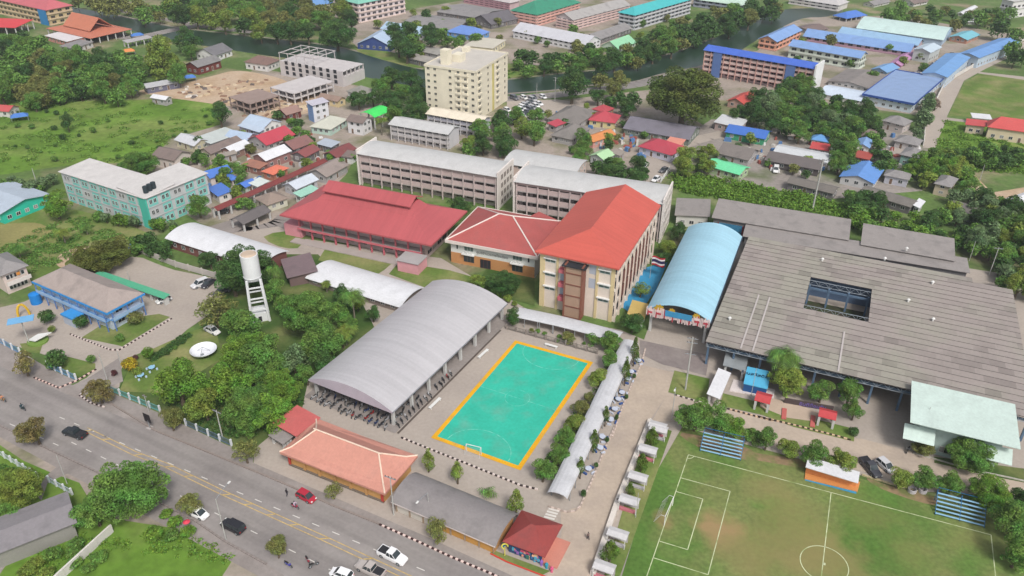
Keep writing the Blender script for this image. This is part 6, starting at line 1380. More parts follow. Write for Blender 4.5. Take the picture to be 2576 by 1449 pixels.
# round concrete tables
TBL=[(1275,695),(1205,805),(1175,875),(1115,1005),(1080,1070),(1045,1165),(1005,1268)]
pts=[t(2,2,*q) for q in TBL]+[t(2,3,925,95),t(2,3,905,200),t(2,3,790,402)]
nm=['farthest','second','third','fourth','fifth','sixth','seventh','eighth','ninth','nearest']
for i,(x,y) in enumerate(pts):
    p=P(x,y,.7); o=thing('picnic_table',nm[i]+' round white and blue picnic table along the driveway hedge','table',(p.x,p.y,0),i*.4)
    m=MB(); m.cyl(0,0,.66,.76,.62,16); m.cyl(0,0,.761,.78,.5,16); m.build('table_top',rgb(206,214,232),o); m=MB(); m.cyl(0,0,0,.66,.2,8); m.build('stem',rgb(70,90,140),o)
    for k in range(4): m=MB(); a=k*1.57+.4; m.box(-.42,-.16,0,.42,.16,.42); m.build('bench',[rgb(60,90,150),rgb(200,206,220)][k%2],o,(1.05*math.cos(a),1.05*math.sin(a),0),a+1.57)
# benches beside the court
for i,(a_,b_,l_) in enumerate(((t(1,2,1700,1160),t(1,2,1805,1060),'white bench on the shed side of the green court, nearer the shops'),(t(1,2,2175,670),t(1,2,2265,590),'white bench on the shed side of the green court, farther from the shops'),(t(2,2,370,535),t(2,2,490,570),'low white bench behind the far end of the green court'))):
    p,q=P(*a_,.5),P(*b_,.5); d=q-p; m=MB(); L_=d.length; o=thing('bench',l_,'bench',(p.x,p.y,0),math.atan2(d.y,d.x)); m.box(0,-.3,.42,L_,.3,.55); m.build('seat',WHITE,o); m=MB(); m.box(.2,-.25,0,.4,.25,.42); m.build('leg',WHITE,o); m=MB(); m.box(L_-.4,-.25,0,L_-.2,.25,.42); m.build('leg',WHITE,o)
m=MB(); a,b_=P(*t(1,2,1400,1400),0),P(*t(1,2,2390,400),0); strip('drain',[t(1,2,1395,1410),t(1,2,2390,410)],.45,rgb(96,86,80))
# goals
def goal(p,q,depth,h,label,dirn):
    p=P(*p,0);q=P(*q,0);d=q-p;Lg=d.length; o=thing('goal',label,'goal',tuple(p),math.atan2(d.y,d.x)); m=MB(); m.tube((0,0,0),(0,0,h),.07);m.tube((Lg,0,0),(Lg,0,h),.07);m.tube((0,0,h),(Lg,0,h),.07); m.build('frame',WHITE,o)
    m=MB(); s=dirn
    for x in (0,Lg): m.tube((x,0,h),(x,s*depth*.4,h),.04); m.tube((x,s*depth*.4,h),(x,s*depth,0),.04); m.tube((x,0,0),(x,s*depth,0),.04)
    m.tube((0,s*depth,0),(Lg,s*depth,0),.04)
    for i in range(1,14): x=Lg*i/14; m.tube((x,s*depth*.4,h),(x,s*depth,0),.012,3)
    m.build('net_frame',rgb(220,220,220),o)
goal(t(2,3,1520,955),t(2,3,1600,765),1.9,2.2,'white football goal on the near goal line of the grass field',1)
goal(t(1,3,2060,240),t(1,3,2200,275),1.0,1.9,'small white goal at the near end of the green court',-1)
# blue grandstands
def stand(TL,TR,BR,BL,label):
    a=P(*BL,.4); b_=P(*BR,.4); c=P(*TL,2.4); W_=(b_-a).length; ang=math.atan2((b_-a).y,(b_-a).x); v=c-a; D=-v.x*math.sin(ang)+v.y*math.cos(ang)
    o=thing('grandstand',label,'grandstand',(a.x,a.y,0),ang); n=6
    for i in range(n):
        z=.45+i*.38; y=D*i/n; m=MB(); m.box(0,y,z-.06,W_,y+D/n*.55,z); m.build('bench_plank',rgb(150,196,226) ,o); m=MB(); m.box(0,y+D/n*.6,z-.3,W_,y+D/n*.98,z-.25); m.build('foot_plank',rgb(26,84,130),o)
    for x in (0,W_/2,W_):
        m=MB(); m.tube((x,0,.3),(x,D,.45+n*.38),.06,4); m.tube((x,D,0),(x,D,.45+n*.38),.06,4); m.tube((x,0,0),(x,0,.45),.06,4); m.build('frame',rgb(40,110,160),o)
    m=MB(); m.tube((0,D,3.2),(W_,D,3.2),.05,4); m.build('back_rail',rgb(40,110,160),o)
stand(t(2,3,1905,40),t(2,3,2295,110),t(2,3,2260,318),t(2,3,1870,225),'sky blue tiered grandstand at the left corner of the football field')
stand(t(3,3,1745,620),t(3,3,2215,760),t(3,3,2195,965),t(3,3,1720,840),'sky blue tiered grandstand at the right corner of the football field')
b=building('team_shelter','orange team shelter with a white sloping roof at the halfway line','shelter',t(3,3,975,545),t(3,3,465,400),t(3,3,1000,440),z=2.5,roof='shed',rm=WROOF,wall=rgb(226,150,92,.9),win=0,rh=.1,axis='x',ov=.15,inL=1.2) 
sheet('shelter_floor',[t(3,3,455,512),t(3,3,965,636),t(3,3,990,545),t(3,3,465,425)],rgb(214,144,84),h=.3)
strip('shelter_step',[t(3,3,460,510),t(3,3,955,640)],.8,rgb(60,150,190))
# poles and lamps
pole(2064,400,2043,531,'tall grey utility pole in the lush strip behind the grey sheds',2,ang=R(-15),r=.28)
pole(*t(2,2,1830,475),*t(2,2,1725,985),'twin utility pole with crossarms at the entrance of the huge grey roof',2,ang=R(-15),r=.2)
pole(*t(2,2,1785,625),*t(2,2,1745,850),'shorter pole beside the twin utility pole',1,ang=R(-15),r=.14)
pole(2505,622,2488,692,'utility pole standing above the right end of the long grey sheds',1,ang=R(-15),r=.14)
pole(*t(3,1,2100,940),*t(3,1,2045,1130),'thin pole at the right end of the long grey sheds',0,r=.1)
pole(*t(3,1,2205,200),*t(3,1,2145,360),'utility pole beside the dirt lane at the right',0,r=.12)
pole(*t(3,2,1680,1150),*t(3,3,1560,140),'thin aerial pole standing before the pale mint hall',0,r=.08)
pole(*t(2,2,2400,770),*t(2,2,2355,1070),'thin dark pole in front of the blue sign board',0,r=.07)
pole(*t(1,3,1310,480),*t(1,3,1358,855),'utility pole between the peach roof and the dark grey roof',1,ang=R(-25),r=.13)
pole(*t(1,3,985,460),*t(1,3,1005,560),'short pole on the pavement before the peach roofed shops',0,r=.07) if 0 else None
pole(*t(0,2,1380,1030),*t(0,2,1440,1200),'slim pole behind the dark traffic sign on the verge',1,ang=R(-30),r=.1,armlen=1.2)
pole(*t(0,2,2090,1180),*t(0,2,2150,1443),'utility pole beside the fence left of the peach roofed shops',1,ang=R(-30),r=.14)
pole(*t(0,2,935,640),*t(0,2,1040,900),'left utility pole at the office road entrance',0,r=.12)
pole(*t(0,2,1120,600),*t(0,2,1175,760),'right utility pole at the office road entrance',0,r=.12)
pole(*t(0,1,1225,1225),*t(0,1,1255,1330),'short leaning pole beside the green carport roof',0,r=.1)
pole(*t(0,1,295,235),*t(0,1,365,410),'pale utility pole beside the mint walled house',0,r=.14)
pole(*t(0,3,550,280),*t(0,3,650,555),'white pole beside the bottom left driveway',0,r=.09)
pole(*t(2,0,480,745),*t(2,0,465,985),'white transmission post beside the car park by the canal',2,r=.2) ; pole(*t(2,0,290,800),*t(2,0,290,905),'white lamp post on the canal road near the tower',0,r=.12)
pole(*t(2,3,1215,640),*t(2,3,1245,880),'slim lamp post between the kiosks and the football field',0,r=.07)
o,h=pole(*t(2,1,1405,1075),*t(2,1,1382,1300),'tall white flagpole beside the blue canopy',0,r=.07,kind='flagpole',cat='flagpole')
fl=thing('flag','red, white and blue striped flag flying from the flagpole','flag',(o.location.x,o.location.y,0))
m=MB(); cs=[0,1,2,1,0]; zz=h-.2; hs=[.42,.42,.84,.42,.42]
for cI,hh in zip(cs,hs):
    pr=[]; 
    for i in range(9):
        x=.1+i*.42; y=.35*math.sin(i*.9)-.0; dz=-.10*i
        pr.append((x,y,dz))
    vs=[(x,y,zz+dz) for x,y,dz in pr]+[(x,y,zz-hh+dz) for x,y,dz in pr]+[(x,y+.03,zz+dz) for x,y,dz in pr]+[(x,y+.03,zz-hh+dz) for x,y,dz in pr]
    m.add(vs,[(i,i+1,10+i,9+i) for i in range(8)]+[(18+i,27+i,28+i,19+i) for i in range(8)],cI); zz-=hh
m.build('cloth',[rgb(190,36,56),rgb(236,232,232),rgb(50,46,90)],fl)
# street lamps by the main road
lamppost(*t(0,3,2185,1095),t(0,3,2170,700)[1],'street lamp with a white head leaning over the main road by the black pickup',R(160),3.2)
lamppost(*t(1,3,1700,880),t(1,3,1690,620)[1] if 0 else t(1,3,1700,640)[1],'street lamp beside the grey barrel roofed shops',R(-30),2.6)
lamppost(*t(2,2,1590,1280),t(2,2,1640,960)[1],'tall street lamp at the corner of the driveway and the field road',R(-20),1.2)
# traffic sign
o=thing('road_sign','dark twin board road sign on the verge of the main road','sign',on(*t(0,2,1450,1355)),R(-28)); m=MB(); m.cyl(0,0,0,2.0,.08,8); m.build('post',STEEL,o)
for i in (0,1): m=MB(); m.box(-.9+i*.95,-.06,1.6,-.05+i*.95,0,3.6); m.build('board',rgb(44,40,44),o)
m=MB(); m.box(-.5,-.5,0,.5,.5,.25); m.build('foot',CONC,o)
# ---------------------------------------------------------------- vehicles on the road
d1=(-1,-.43)
car('pickup',*t(1,3,1345,1245),*t(1,3,1480,1310),(.75,.75,.77),'white double cab pickup on the main road, load bed open')
car('pickup',*t(1,3,1130,1375),*t(1,3,1010,1320),(.42,.38,.36),'grey-beige pickup heading left beside the white pickup')
car('hatch',*t(1,3,850,1420),*t(1,3,740,1380),(.78,.78,.8),'white hatchback cut by the bottom edge of the picture')
car('pickup',*t(0,3,720,60),*t(0,3,600,20),(.02,.025,.03),'black pickup with a loaded bed near the left end of the centre line')
car('suv',*t(0,3,2250,960),*t(0,3,2130,900),(.02,.02,.025),'black four-wheel drive car in the near lanes of the main road')
car('hatch',*t(1,3,510,670),*t(1,3,590,712),(.38,.02,.04),'dark red hatchback in the far lane of the main road')
car('hatch',*t(0,3,1915,832),*t(0,3,1990,866),(.8,.8,.8),'white car parked behind a small roadside tree')
car('pickup',*t(3,3,1095,395),*t(3,3,1160,470),(.05,.05,.06),'black pickup parked beside the field road')
car('hatch',*t(3,3,1240,372),*t(3,3,1300,425),(.5,.5,.52),'silver hatchback parked beside the black pickup')
car('suv',*t(0,1,1930,1350),*t(0,1,1880,1370),(.6,.6,.62),'silver car, leftmost of the pair in the office car yard')
car('sedan',*t(0,1,2010,1345),*t(0,1,1960,1380),(.04,.04,.05),'dark car beside the silver car in the office car yard')
car('sedan',*t(0,2,2140,30),*t(0,2,2100,45),(.08,.08,.09),'dark saloon car below the water tower wall')
car('hatch',*t(0,2,1580,110),*t(0,2,1540,125),(.6,.6,.6),'white and black car behind the blue office')
car('sedan',*t(0,2,2050,405),*t(0,2,2090,425),(.7,.7,.7),'white car half under the garden trees')
car('sedan',*t(2,1,1332,208),*t(2,1,1320,240),(.75,.75,.77),'white car, upper left in the temple parking lane')
car('sedan',*t(2,1,1520,248),*t(2,1,1495,260),(.12,.12,.13),'dark car on the right of the temple parking lane')
car('sedan',*t(2,1,1445,335),*t(2,1,1420,350),(.7,.7,.72),'white car nearest the grey roofs in the temple parking lane')
car('suv',*t(3,1,180,248),*t(3,1,176,275),(.7,.7,.7),'white car parked in the dark open fronted roof')
car('sedan',*t(0,1,2140,655),*t(0,1,2110,660),(.03,.03,.03),'dark car at the end of the long red walkway')
cc2=[(.75,.75,.77),(.7,.7,.72),(.05,.05,.06),(.4,.4,.42),(.75,.75,.75),(.12,.12,.14)]
for (x0,y0,x1,y1,n) in ((1279,302,1340,250,11),(1290,306,1356,260,10),(1258,292,1276,276,3),(1335,300,1360,282,2),(1294,246,1366,243,4)):
    for i in range(n):
        x=x0+(x1-x0)*i/max(1,n-1);y=y0+(y1-y0)*i/max(1,n-1); car(random.choice(['sedan','hatch','suv']),x,y,x+12,y+5,random.choice(cc2),'parked car in the rows below the cream tower','cars parked below the cream tower')
for i in range(9): x=2304+i*11.5;y=196-i*6.2-4; car('sedan',x,y-5,x+9,y+1,random.choice(cc2),'parked car in the row behind the long blue market roof','cars behind the market roof')
def bk(x,y,hx,hy,c,l): p=P(x,y,.5);q=P(hx,hy,.5); return bike_at((p.x,p.y),math.atan2(q.y-p.y,q.x-p.x),c,l),math.atan2(q.y-p.y,q.x-p.x),p
SH_=rgb(206,206,210); TR_=rgb(50,50,60)
o,a,p=bk(*t(1,3,400,768),*t(1,3,440,785),(.35,.03,.06),'red motorbike with a rider beside the centre line'); person(0,0,a,rgb(214,190,210),rgb(60,50,70),'rider in a pale top on the red motorbike','ride',loc=(p.x,p.y,.1))
o,a,p=bk(*t(0,2,215,1160),*t(0,2,240,1172),(.02,.05,.05),'dark motorbike with a rider in the far lanes at the left'); person(0,0,a,rgb(40,70,80),TR_,'rider in a dark teal top on the left motorbike','ride',loc=(p.x,p.y,.1))
o,a,p=bk(*t(0,2,25,1078),*t(0,2,55,1090),(.3,.2,.1),'brown motorbike at the very left edge of the main road'); person(0,0,a,rgb(220,150,110),TR_,'rider in an orange top at the left edge','ride',loc=(p.x,p.y,.1))
person(*t(1,3,328,668),1.0,rgb(50,44,50),TR_,'person in dark clothes walking on the road left of the dark red hatchback')
bk(*t(1,3,580,1335),*t(1,3,610,1320),(.1,.1,.1),'black motorbike parked at the roadside tree, right of the pair'); bk(*t(1,3,525,1290),*t(1,3,540,1315),(.3,.03,.05),'dark red motorbike parked beside the black motorbike')
bk(*t(1,3,335,1330),*t(1,3,360,1345),(.05,.05,.3),'blue motorbike parked under the roadside tree at the bottom')
bk(*t(3,3,1455,225),*t(3,3,1440,255),(.03,.03,.03),'black motorbike parked before the pale mint hall')
person(*t(2,3,785,1090),2.0,rgb(120,100,96),TR_,'person in brown walking on the concrete near the gatehouse')
m=MB(); 
for i,(x,y,l_) in enumerate(((*t(1,3,330,1340),'green-blue vendor umbrella by the roadside'),)): pass
for i,(x,y,c1,l_) in enumerate([(*t(0,3,1800,915),rgb(220,70,90),'red umbrella on the verge below the parked white car'),(*t(1,0,0,0),rgb(0,0,0),'')][:1]):
    o=thing('umbrella',l_,'umbrella',on(x,y,2)); m=MB(); m.cyl(0,0,1.9,2.2,.6,10,r1=.05); m.build('cover',c1,o); m=MB(); m.cyl(0,0,0,1.9,.03,6); m.build('pole',STEEL,o)
for i,(x,y,l_) in enumerate([(*t(3,3,1490,630),'pair of grey concrete pipes under the field trees')]):
    o=thing('concrete_pipe',l_,'pipe',on(x,y)); 
    for k in (0,1):
        m=MB(); n=16
        for r0,r1 in ((.75,.6),): m.add([(r*math.cos(6.283*q/n)+k*1.9,r*math.sin(6.283*q/n),z) for r,z in ((.75,0),(.75,.8),(.58,.8),(.58,0)) for q in range(n)],[(j*n+q,j*n+(q+1)%n,((j+1)%4)*n+(q+1)%n,((j+1)%4)*n+q) for j in range(4) for q in range(n)])
        m.build('ring',rgb(190,186,190),o)
bb=building('notice_canopy','small ochre roofed canopy beside the classroom block corner','canopy',t(2,2,1330,300),t(2,2,1165,255),t(2,2,1350,150),z=3,roof='shed',rm=roofm(206,176,96),kind_open=True,rh=.4) 
for l_,x,y,w in (('blue tent roof at the building site',477,193,26),('blue tarpaulin hut at the left edge of the meadow',48,290,34),('small blue box hut at the corner of the building site',337,228,14),('small blue market tent below the white arcade roof',1412,146,26),('blue tarp roof at the office yard corner',325,622,18),('orange tent near the temple hall',323,127,26),('small blue roof beside the grey open shelter',345,87,26),('blue tent among the canal trees',836,99,20)):
    s=w*mpp(x,y,2); p=P(x,y,2); o=thing('tent',l_,'tent',(p.x,p.y,0),.5); m=MB(); m.add([(-s/2,-s/3,1.8),(s/2,-s/3,1.8),(s/2,s/3,1.8),(-s/2,s/3,1.8),(-s/4,0,2.9),(s/4,0,2.9)],[(0,1,5,4),(1,2,5),(2,3,4,5),(3,0,4),(3,2,1,0)])
    m.build('cover',roofm(226,140,70) if 'orange' in l_ else roofm(70,126,206,.85),o)
    for a in (-1,1):
        for b_ in (-1,1): m=MB(); m.box(a*s*.45-.06,b_*s*.3-.06,0,a*s*.45+.06,b_*s*.3+.06,1.8); m.build('post',STEEL,o)
for l_,x,y,w in (('white arched tent between the worn grey roofs',1436,294,24),):
    building('tent',l_,'tent',(1450,298),(1424,300),(1452,288),z=3,roof='arch',rm=WROOF,kind_open=True,rh=1.5,axis='y')
# ================================================================ TREES AND PLANTS
T=tree
for a in [
 (322,1225,172,.82,GREEN,'huge spreading tree overhanging the near lanes of the main road','big0'),(240,1290,84,.8,GREEN,'broad tree left of the huge overhanging tree','leafy1'),(42,1232,112,.8,YGREEN,'yellow-green tree at the left edge above the grey roof','big1'),
 (620,882,125,.85,LIME,'bright green tree, middle of the big garden trees','big0'),(542,782,110,.7,OLIVE,'dull olive tree left of the water tower base','airy0'),(604,822,100,.8,GREEN,'bright tree right below the water tower','leafy2'),
 (448,968,110,1,LIME,'bright tree nearest the garden lawn','leafy0'),(575,962,110,.9,LIME,'vivid green tree between the garden trees and the fence','leafy3'),(628,1028,130,.85,GREEN,'dark green tree nearest the road fence','big1'),(515,1020,80,1,YGREEN,'narrow tree before the teal fence','leafy1'),
 (662,890,110,.85,GREEN,'green tree behind the vivid green tree','leafy4'),(705,975,110,.9,LIME,'green tree reaching toward the grey barrel shed','big0'),(676,1038,100,.9,LIME,'low tree touching the crimson porch roof','leafy3'),
 (775,792,128,.95,GREEN,'tall layered tree left of the coconut palm','big1'),(805,862,100,.9,GREEN,'tree between the layered tree and the grey barrel shed','leafy0'),(738,900,90,.9,GGREEN,'grey-green tree beside the shed eave','airy1'),(852,792,55,1.1,GREEN,'slender tree below the coconut palm','leafy2'),
 (622,668,150,.75,DGREEN,'dark round tree behind the water tower tank','big0'),(585,702,100,.8,DGREEN,'dark tree left of the water tower legs','leafy4'),(528,655,50,.8,DGREEN,'small dark tree behind the office car yard wall','leafy1'),(690,735,60,1,GREEN,'green tree right of the water tower','leafy2'),(720,770,55,1,GREEN,'second green tree right of the water tower','leafy3'),(860,740,40,1.2,DGREEN,'dark tree behind the coconut palm','leafy0'),(938,790,45,.9,DGREEN,'dark tree before the long white roof','leafy4'),
 (1722,246,200,.72,C(88,104,48),'giant dark olive tree beside the red roofed house','big1'),(1440,215,85,.9,DGREEN,'dark tree on the canal bank beside the white posts','leafy0'),(846,84,95,.8,DGREEN,'dark dome shaped tree on the far canal bank','big0'),
 (405,140,68,1.15,YGREEN,'tall yellow-green tree before the canal','leafy2'),(466,100,60,.9,DGREEN,'dark tree at the canal end','leafy3'),(480,132,32,1,GREEN,'small tree left of the grey gable house','leafy0'),(552,287,56,1,DGREEN,'dark tree at the corner of the unfinished frame','leafy4'),
 (140,517,70,.75,LIME,'bright round tree at the end of the turquoise flats','leafy1'),(350,415,95,.65,GREEN,'wide tree behind the inner corner of the turquoise flats','big1'),(500,520,60,.8,GREEN,'tree before the right wing of the turquoise flats','leafy2'),
 (255,640,120,.6,C(96,104,48),'wide olive tree above the blue office roof','big0'),(215,655,75,.7,C(96,104,48),'olive tree left of the wide olive tree','leafy0'),(300,618,60,.7,OLIVE,'olive tree right of the wide olive tree','leafy4'),
 (1753,1050,95,.75,GREEN,'first broad tree at the left end of the football field row','leafy0'),(1803,1052,78,.85,GREEN,'second tree of the football field row','leafy1'),(1850,1078,60,.8,LIME,'third tree of the field row, behind the blue grandstand','leafy2'),(1895,1098,45,.8,GREEN,'fourth tree of the field row','leafy3'),(1930,1108,58,.9,GREEN,'fifth tree of the field row','leafy4'),(1986,1128,52,.8,YGREEN,'sixth tree of the field row, left of the orange shelter','leafy0'),(2050,1143,66,.85,GREEN,'seventh tree of the field row, over the orange shelter','leafy2'),(2122,1157,64,.85,YGREEN,'eighth tree of the field row, at the shelter end','leafy3'),
 (2262,1206,56,.8,YGREEN,'tree right of the parked silver hatchback','leafy1'),(2322,1205,66,.75,GREEN,'tree above the concrete pipes','leafy4'),(2394,1219,58,.8,GREEN,'tree left of the right hand grandstand','leafy0'),(2490,1238,92,.75,LIME,'broad bright tree over the right hand grandstand','big1'),
 (2553,1310,85,1,GREEN,'tree at the right edge below the grandstand','leafy3'),(2562,1390,75,1,GREEN,'tree at the bottom right corner','leafy2'),(2575,1260,50,1,DGREEN,'dark tree at the right edge above the grandstand','leafy1'),
 (2447,1140,98,.9,GREEN,'big tree before the pale mint hall','big0'),(2327,1128,50,.6,OLIVE,'low tree at the left corner of the pale mint hall','leafy0'),(1983,962,88,.8,YGREEN,'yellow-green tree below the fan palm at the huge roof','leafy2'),(2068,985,60,.9,GREEN,'tree with pale leaves before the blue trusses','leafy1'),(2138,990,72,.9,GREEN,'taller tree before the blue trusses','leafy4'),(2150,1030,45,1.2,GREEN,'narrow tree before the dark open hall','leafy3'),
 (1592,812,62,.75,DGREEN,'dark round tree beside the classroom block corner','leafy0'),(1612,728,50,.8,YGREEN,'pale tree beside the blue court','airy1'),(1680,625,50,.8,YGREEN,'yellow-green tree behind the blue canopy','leafy2'),(1706,580,50,.8,DGREEN,'dark tree at the end of the long classroom block','leafy3'),(1668,655,46,.8,DGREEN,'dark tree left of the blue canopy','leafy4'),
 (1290,797,46,.9,DGREEN,'dense tree at the far corner of the motorbike shed','leafy1'),(1535,862,62,.75,GREEN,'tree at the far right corner of the green court','leafy0'),(1494,852,48,.7,GREEN,'tree left of the far court corner tree','airy1'),(1428,850,38,.7,OLIVE,'small tree behind the far end of the court','leafy2'),
 (1263,712,95,.55,DGREEN,'wide dark tree before the white office','big1'),(1200,708,45,.7,YGREEN,'light shrubby tree left before the white office','leafy4'),(1153,518,60,.6,DGREEN,'dark tree behind the rose red hall','leafy2'),
 (167,305,26,1.6,DGREEN,'vine covered forked tree standing in the meadow','leafy3')]:
    x,y,w,asp,col,lab,kd=a; T(x,y,w,asp,col,lab,None,kd)
for x,y,w,lab in ((60,915,58,'brownish roadside tree at the far left fence'),(248,985,60,'brownish roadside tree at the office entrance'),(430,1058,54,'roadside tree before the blue-grey fence'),(88,1086,66,'brownish tree on the near verge at the left'),(617,1136,64,'roadside tree left of the peach roofed shops'),(477,1268,52,'roadside tree hiding the parked white car'),(838,1236,46,'small roadside tree before the peach roofed shops'),(1101,1336,70,'round roadside tree before the grey barrel roofed shops'),(697,1380,56,'roadside tree beside the parked motorbikes')):
    T(x,y,w,.95,BRN if 'brown' in lab else OLIVE,lab,None,random.choice(['leafy1','leafy3','airy0']))
for x,y,w,lab in ((1532,905,56,'darker hedge tree at the far end of the court hedge'),(1506,952,52,'bright yellow-green tree in the court hedge'),(1480,1003,32,'small tree in the court hedge above the reddish one'),(1462,1028,48,'reddish tinged tree in the court hedge'),(1447,1066,52,'light green tree in the middle of the court hedge'),(1424,1102,62,'bushy tree in the lower half of the court hedge'),(1404,1148,60,'broad tree near the end of the court hedge'),(1366,1186,68,'feathery tree at the near end of the court hedge')):
    T(x,y,w,.85,YGREEN if 'yellow' in lab or 'light' in lab else OLIVE if 'red' in lab else GREEN,lab)
# clipped conical trees
for (x,y),w,asp,lab in ((t(2,2,1237,610),22,2.6,'tallest dark cypress at the far end of the picnic tables'),(t(2,2,1152,800),22,2.6,'dark cypress left of the third picnic table'),(t(2,2,957,1235),20,2.1,'dark cypress before the seventh picnic table'),(t(2,3,845,135),24,2.0,'dark cypress beside the eighth picnic table'),(t(2,3,715,395),23,2.0,'dark cypress beside the nearest picnic table'),
  (t(2,3,1405,95),32,1.2,'clipped conical tree between the two farthest kiosks'),(t(2,3,1305,345),29,1.3,'clipped conical tree level with the field corner'),(t(2,3,1190,610),22,1.5,'clipped conical tree beside the kiosk at the goal'),(t(2,3,1003,1200),40,1.2,'largest clipped conical tree near the bottom kiosk'),(t(2,2,1400,1415),20,1.2,'tiny clipped tree beside the farthest kiosk')):
    cypress(x,y,w,asp,C(84,110,40),lab)
for (x,y),w,lab in ((t(1,3,1688,325),32,'first conical tree behind the grey barrel roofed shops'),(t(1,3,1970,440),32,'second conical tree behind the grey barrel roofed shops'),(t(1,3,2540,730),38,'conical tree left of the dark red gatehouse')): cypress(x,y,w,1.5,YGREEN,lab)
banana(*t(1,3,2265,615),62,'spiky leaved young palm behind the grey barrel roofed shops',col=GREEN)
for (x,y),w,lab in ((t(2,2,1235,850),15,'low clipped hedge beside the second picnic table'),(t(2,2,1160,1050),16,'low clipped hedge beside the fourth picnic table'),(t(2,2,1065,1250),17,'low clipped hedge beside the seventh picnic table'),(t(2,3,970,130),17,'low clipped hedge beside the eighth picnic table'),(t(2,3,865,370),17,'low clipped hedge beside the nearest picnic table'),(t(2,3,740,650),22,'low clipped hedge at the near end of the driveway strip')):
    bush(x,y,w,1.3,DGREEN,lab,name='hedge',cat='hedge')
for x,y,w,c,lab in ((325,917,50,C(166,150,40),'golden yellow bush beside the office entrance road'),(345,935,34,YGREEN,'yellow-green bush below the golden bush'),(372,890,42,LIME,'bright bush at the head of the garden hedge'),(143,905,68,DGREEN,'dark rounded bush behind the blue entrance fence'),(288,938,22,C(90,50,50),'small maroon bush beside the entrance road'),(341,900,20,C(96,60,60),'small maroon bush above the golden bush'),(418,888,20,DGREEN,'clipped ball bush, lowest on the garden lawn'),(441,874,16,GREEN,'clipped ball bush, middle on the garden lawn'),(459,861,18,DGREEN,'clipped ball bush, highest on the garden lawn'),(120,795,50,DGREEN,'dark bush before the blue office porch'),(205,808,48,DGREEN,'dark bush in the middle of the blue office front'),(345,800,50,OLIVE,'brown-green tree at the corner of the blue office'),(300,850,30,GREEN,'bush at the tip of the office island'),(130,830,26,YGREEN,'small bright bush in the office yard'),(230,905,30,GREEN,'low bush in the entrance island'),(2147,1085,34,DGREEN,'round clipped bush at the end of the striped kerb'),(1300,590+0,0,GREEN,'')):
    if w: bush(x,y,w,.8,c,lab)
strip('hedge_row',smooth_poly([(378,905),(415,880),(455,855),(480,843)],3,False),1.5,M_DARKLAWN)
growth('hedge',[(372,905),(455,850),(482,840),(480,848),(385,912)],70,(.5,.9),DGREEN,'low green garden hedge along the office road','hedge',3,.9)
for a in ((885,738,78,895,808,'tall coconut palm before the long white roof','',0),(868,828,66,880,868,'leaning coconut palm beside the grey barrel shed','',1),(686,676,50,700,730,'coconut palm with brown skirt right of the water tower','',0),(820,712,34,826,735,'small palm before the long white roof','',1),(1978,893,100,1985,968,'fan palm growing up to the edge of the huge grey roof','',0),
  (42,620,52,52,650,'palm in the dry plot at the left edge','',0),(155,580,44,158,612,'palm in the middle of the dry plot','',1),(215,570,34,218,590,'small palm before the turquoise flats','',0),(958,300,40,960,340,'palm between the white house and the grey flats','',1)):
    palm(a[0],a[1],a[2],a[3],a[4],[GREEN,YGREEN][a[7]],a[5],None,a[7])
# groves: trees that look alike share the wording of their grove
G=grove
G([(0,105),(75,90),(120,125),(220,140),(300,140),(335,170),(330,225),(300,245),(200,236),(110,262),(60,250),(0,235)],62,(34,58),'dense green tree in the wood left of the building site','trees in the wood behind the meadow',(GREEN,DGREEN,OLIVE,GREEN))
G([(340,150),(380,150),(440,160),(460,190),(420,205),(345,200)],8,(30,50),'green tree between the wood and the timber house','trees beside the timber house',(GREEN,YGREEN))
G([(430,-10),(900,-10),(905,50),(790,85),(640,80),(520,62),(430,40)],42,(38,66),'tall tree on the far canal bank behind the unfinished blocks','trees on the far canal bank left',(YGREEN,OLIVE,GREEN,DGREEN))
G([(180,5),(430,10),(430,55),(300,32),(190,18)],16,(24,44),'low bushy tree along the canal at the top left','trees along the top left canal',(GREEN,OLIVE))
G([(1290,140),(1400,140),(1440,150),(1410,172),(1290,180)],9,(36,52),'tree on the far canal bank right of the cream tower','trees right of the cream tower',(GREEN,DGREEN))
G([(1445,120),(1520,128),(1640,105),(1650,70),(1760,50),(1860,15),(1960,0),(1950,40),(1840,75),(1700,125),(1600,160),(1470,172),(1440,160)],44,(34,56),'dark tree in the belt along the far canal bank','trees in the belt along the canal',(DGREEN,GREEN,DGREEN,OLIVE))
G([(990,80),(1080,75),(1085,110),(1030,150),(995,140)],8,(40,58),'tree beside the light blue roofs on the canal','trees beside the light blue roofs',(DGREEN,GREEN))
G([(1110,85),(1200,92),(1180,118),(1110,112)],5,(26,38),'small tree behind the cream tower','trees behind the cream tower',(GREEN,))
G([(950,205),(1000,185),(1060,205),(1065,300),(1000,300),(945,265),(860,270),(855,255),(940,240)],15,(44,70),'dark tree left of the cream tower','trees left of the cream tower',(DGREEN,DGREEN,GREEN))
G([(1165,345),(1210,310),(1300,290),(1320,330),(1290,372),(1180,395)],12,(40,62),'leafy tree right of the grey flats','trees right of the grey flats',(GREEN,DGREEN,YGREEN))
G([(1490,200),(1580,195),(1600,260),(1560,290),(1500,250)],8,(36,52),'tree between the white wall and the canal','trees beside the canal road',(DGREEN,OLIVE))
G([(1330,285),(1380,290),(1385,345),(1330,360)],4,(36,52),'tree between the grey roofs and the lawn','trees beside the worn roofs',(GREEN,))
G([(1430,340),(1470,350),(1480,400),(1440,395)],3,(40,52),'tree left of the orange roofed house','trees beside the orange roof',(GREEN,))
G([(1490,410),(1620,410),(1610,470),(1520,450)],10,(38,56),'leafy tree beside the temple parking lane','trees beside the temple parking lane',(GREEN,DGREEN))
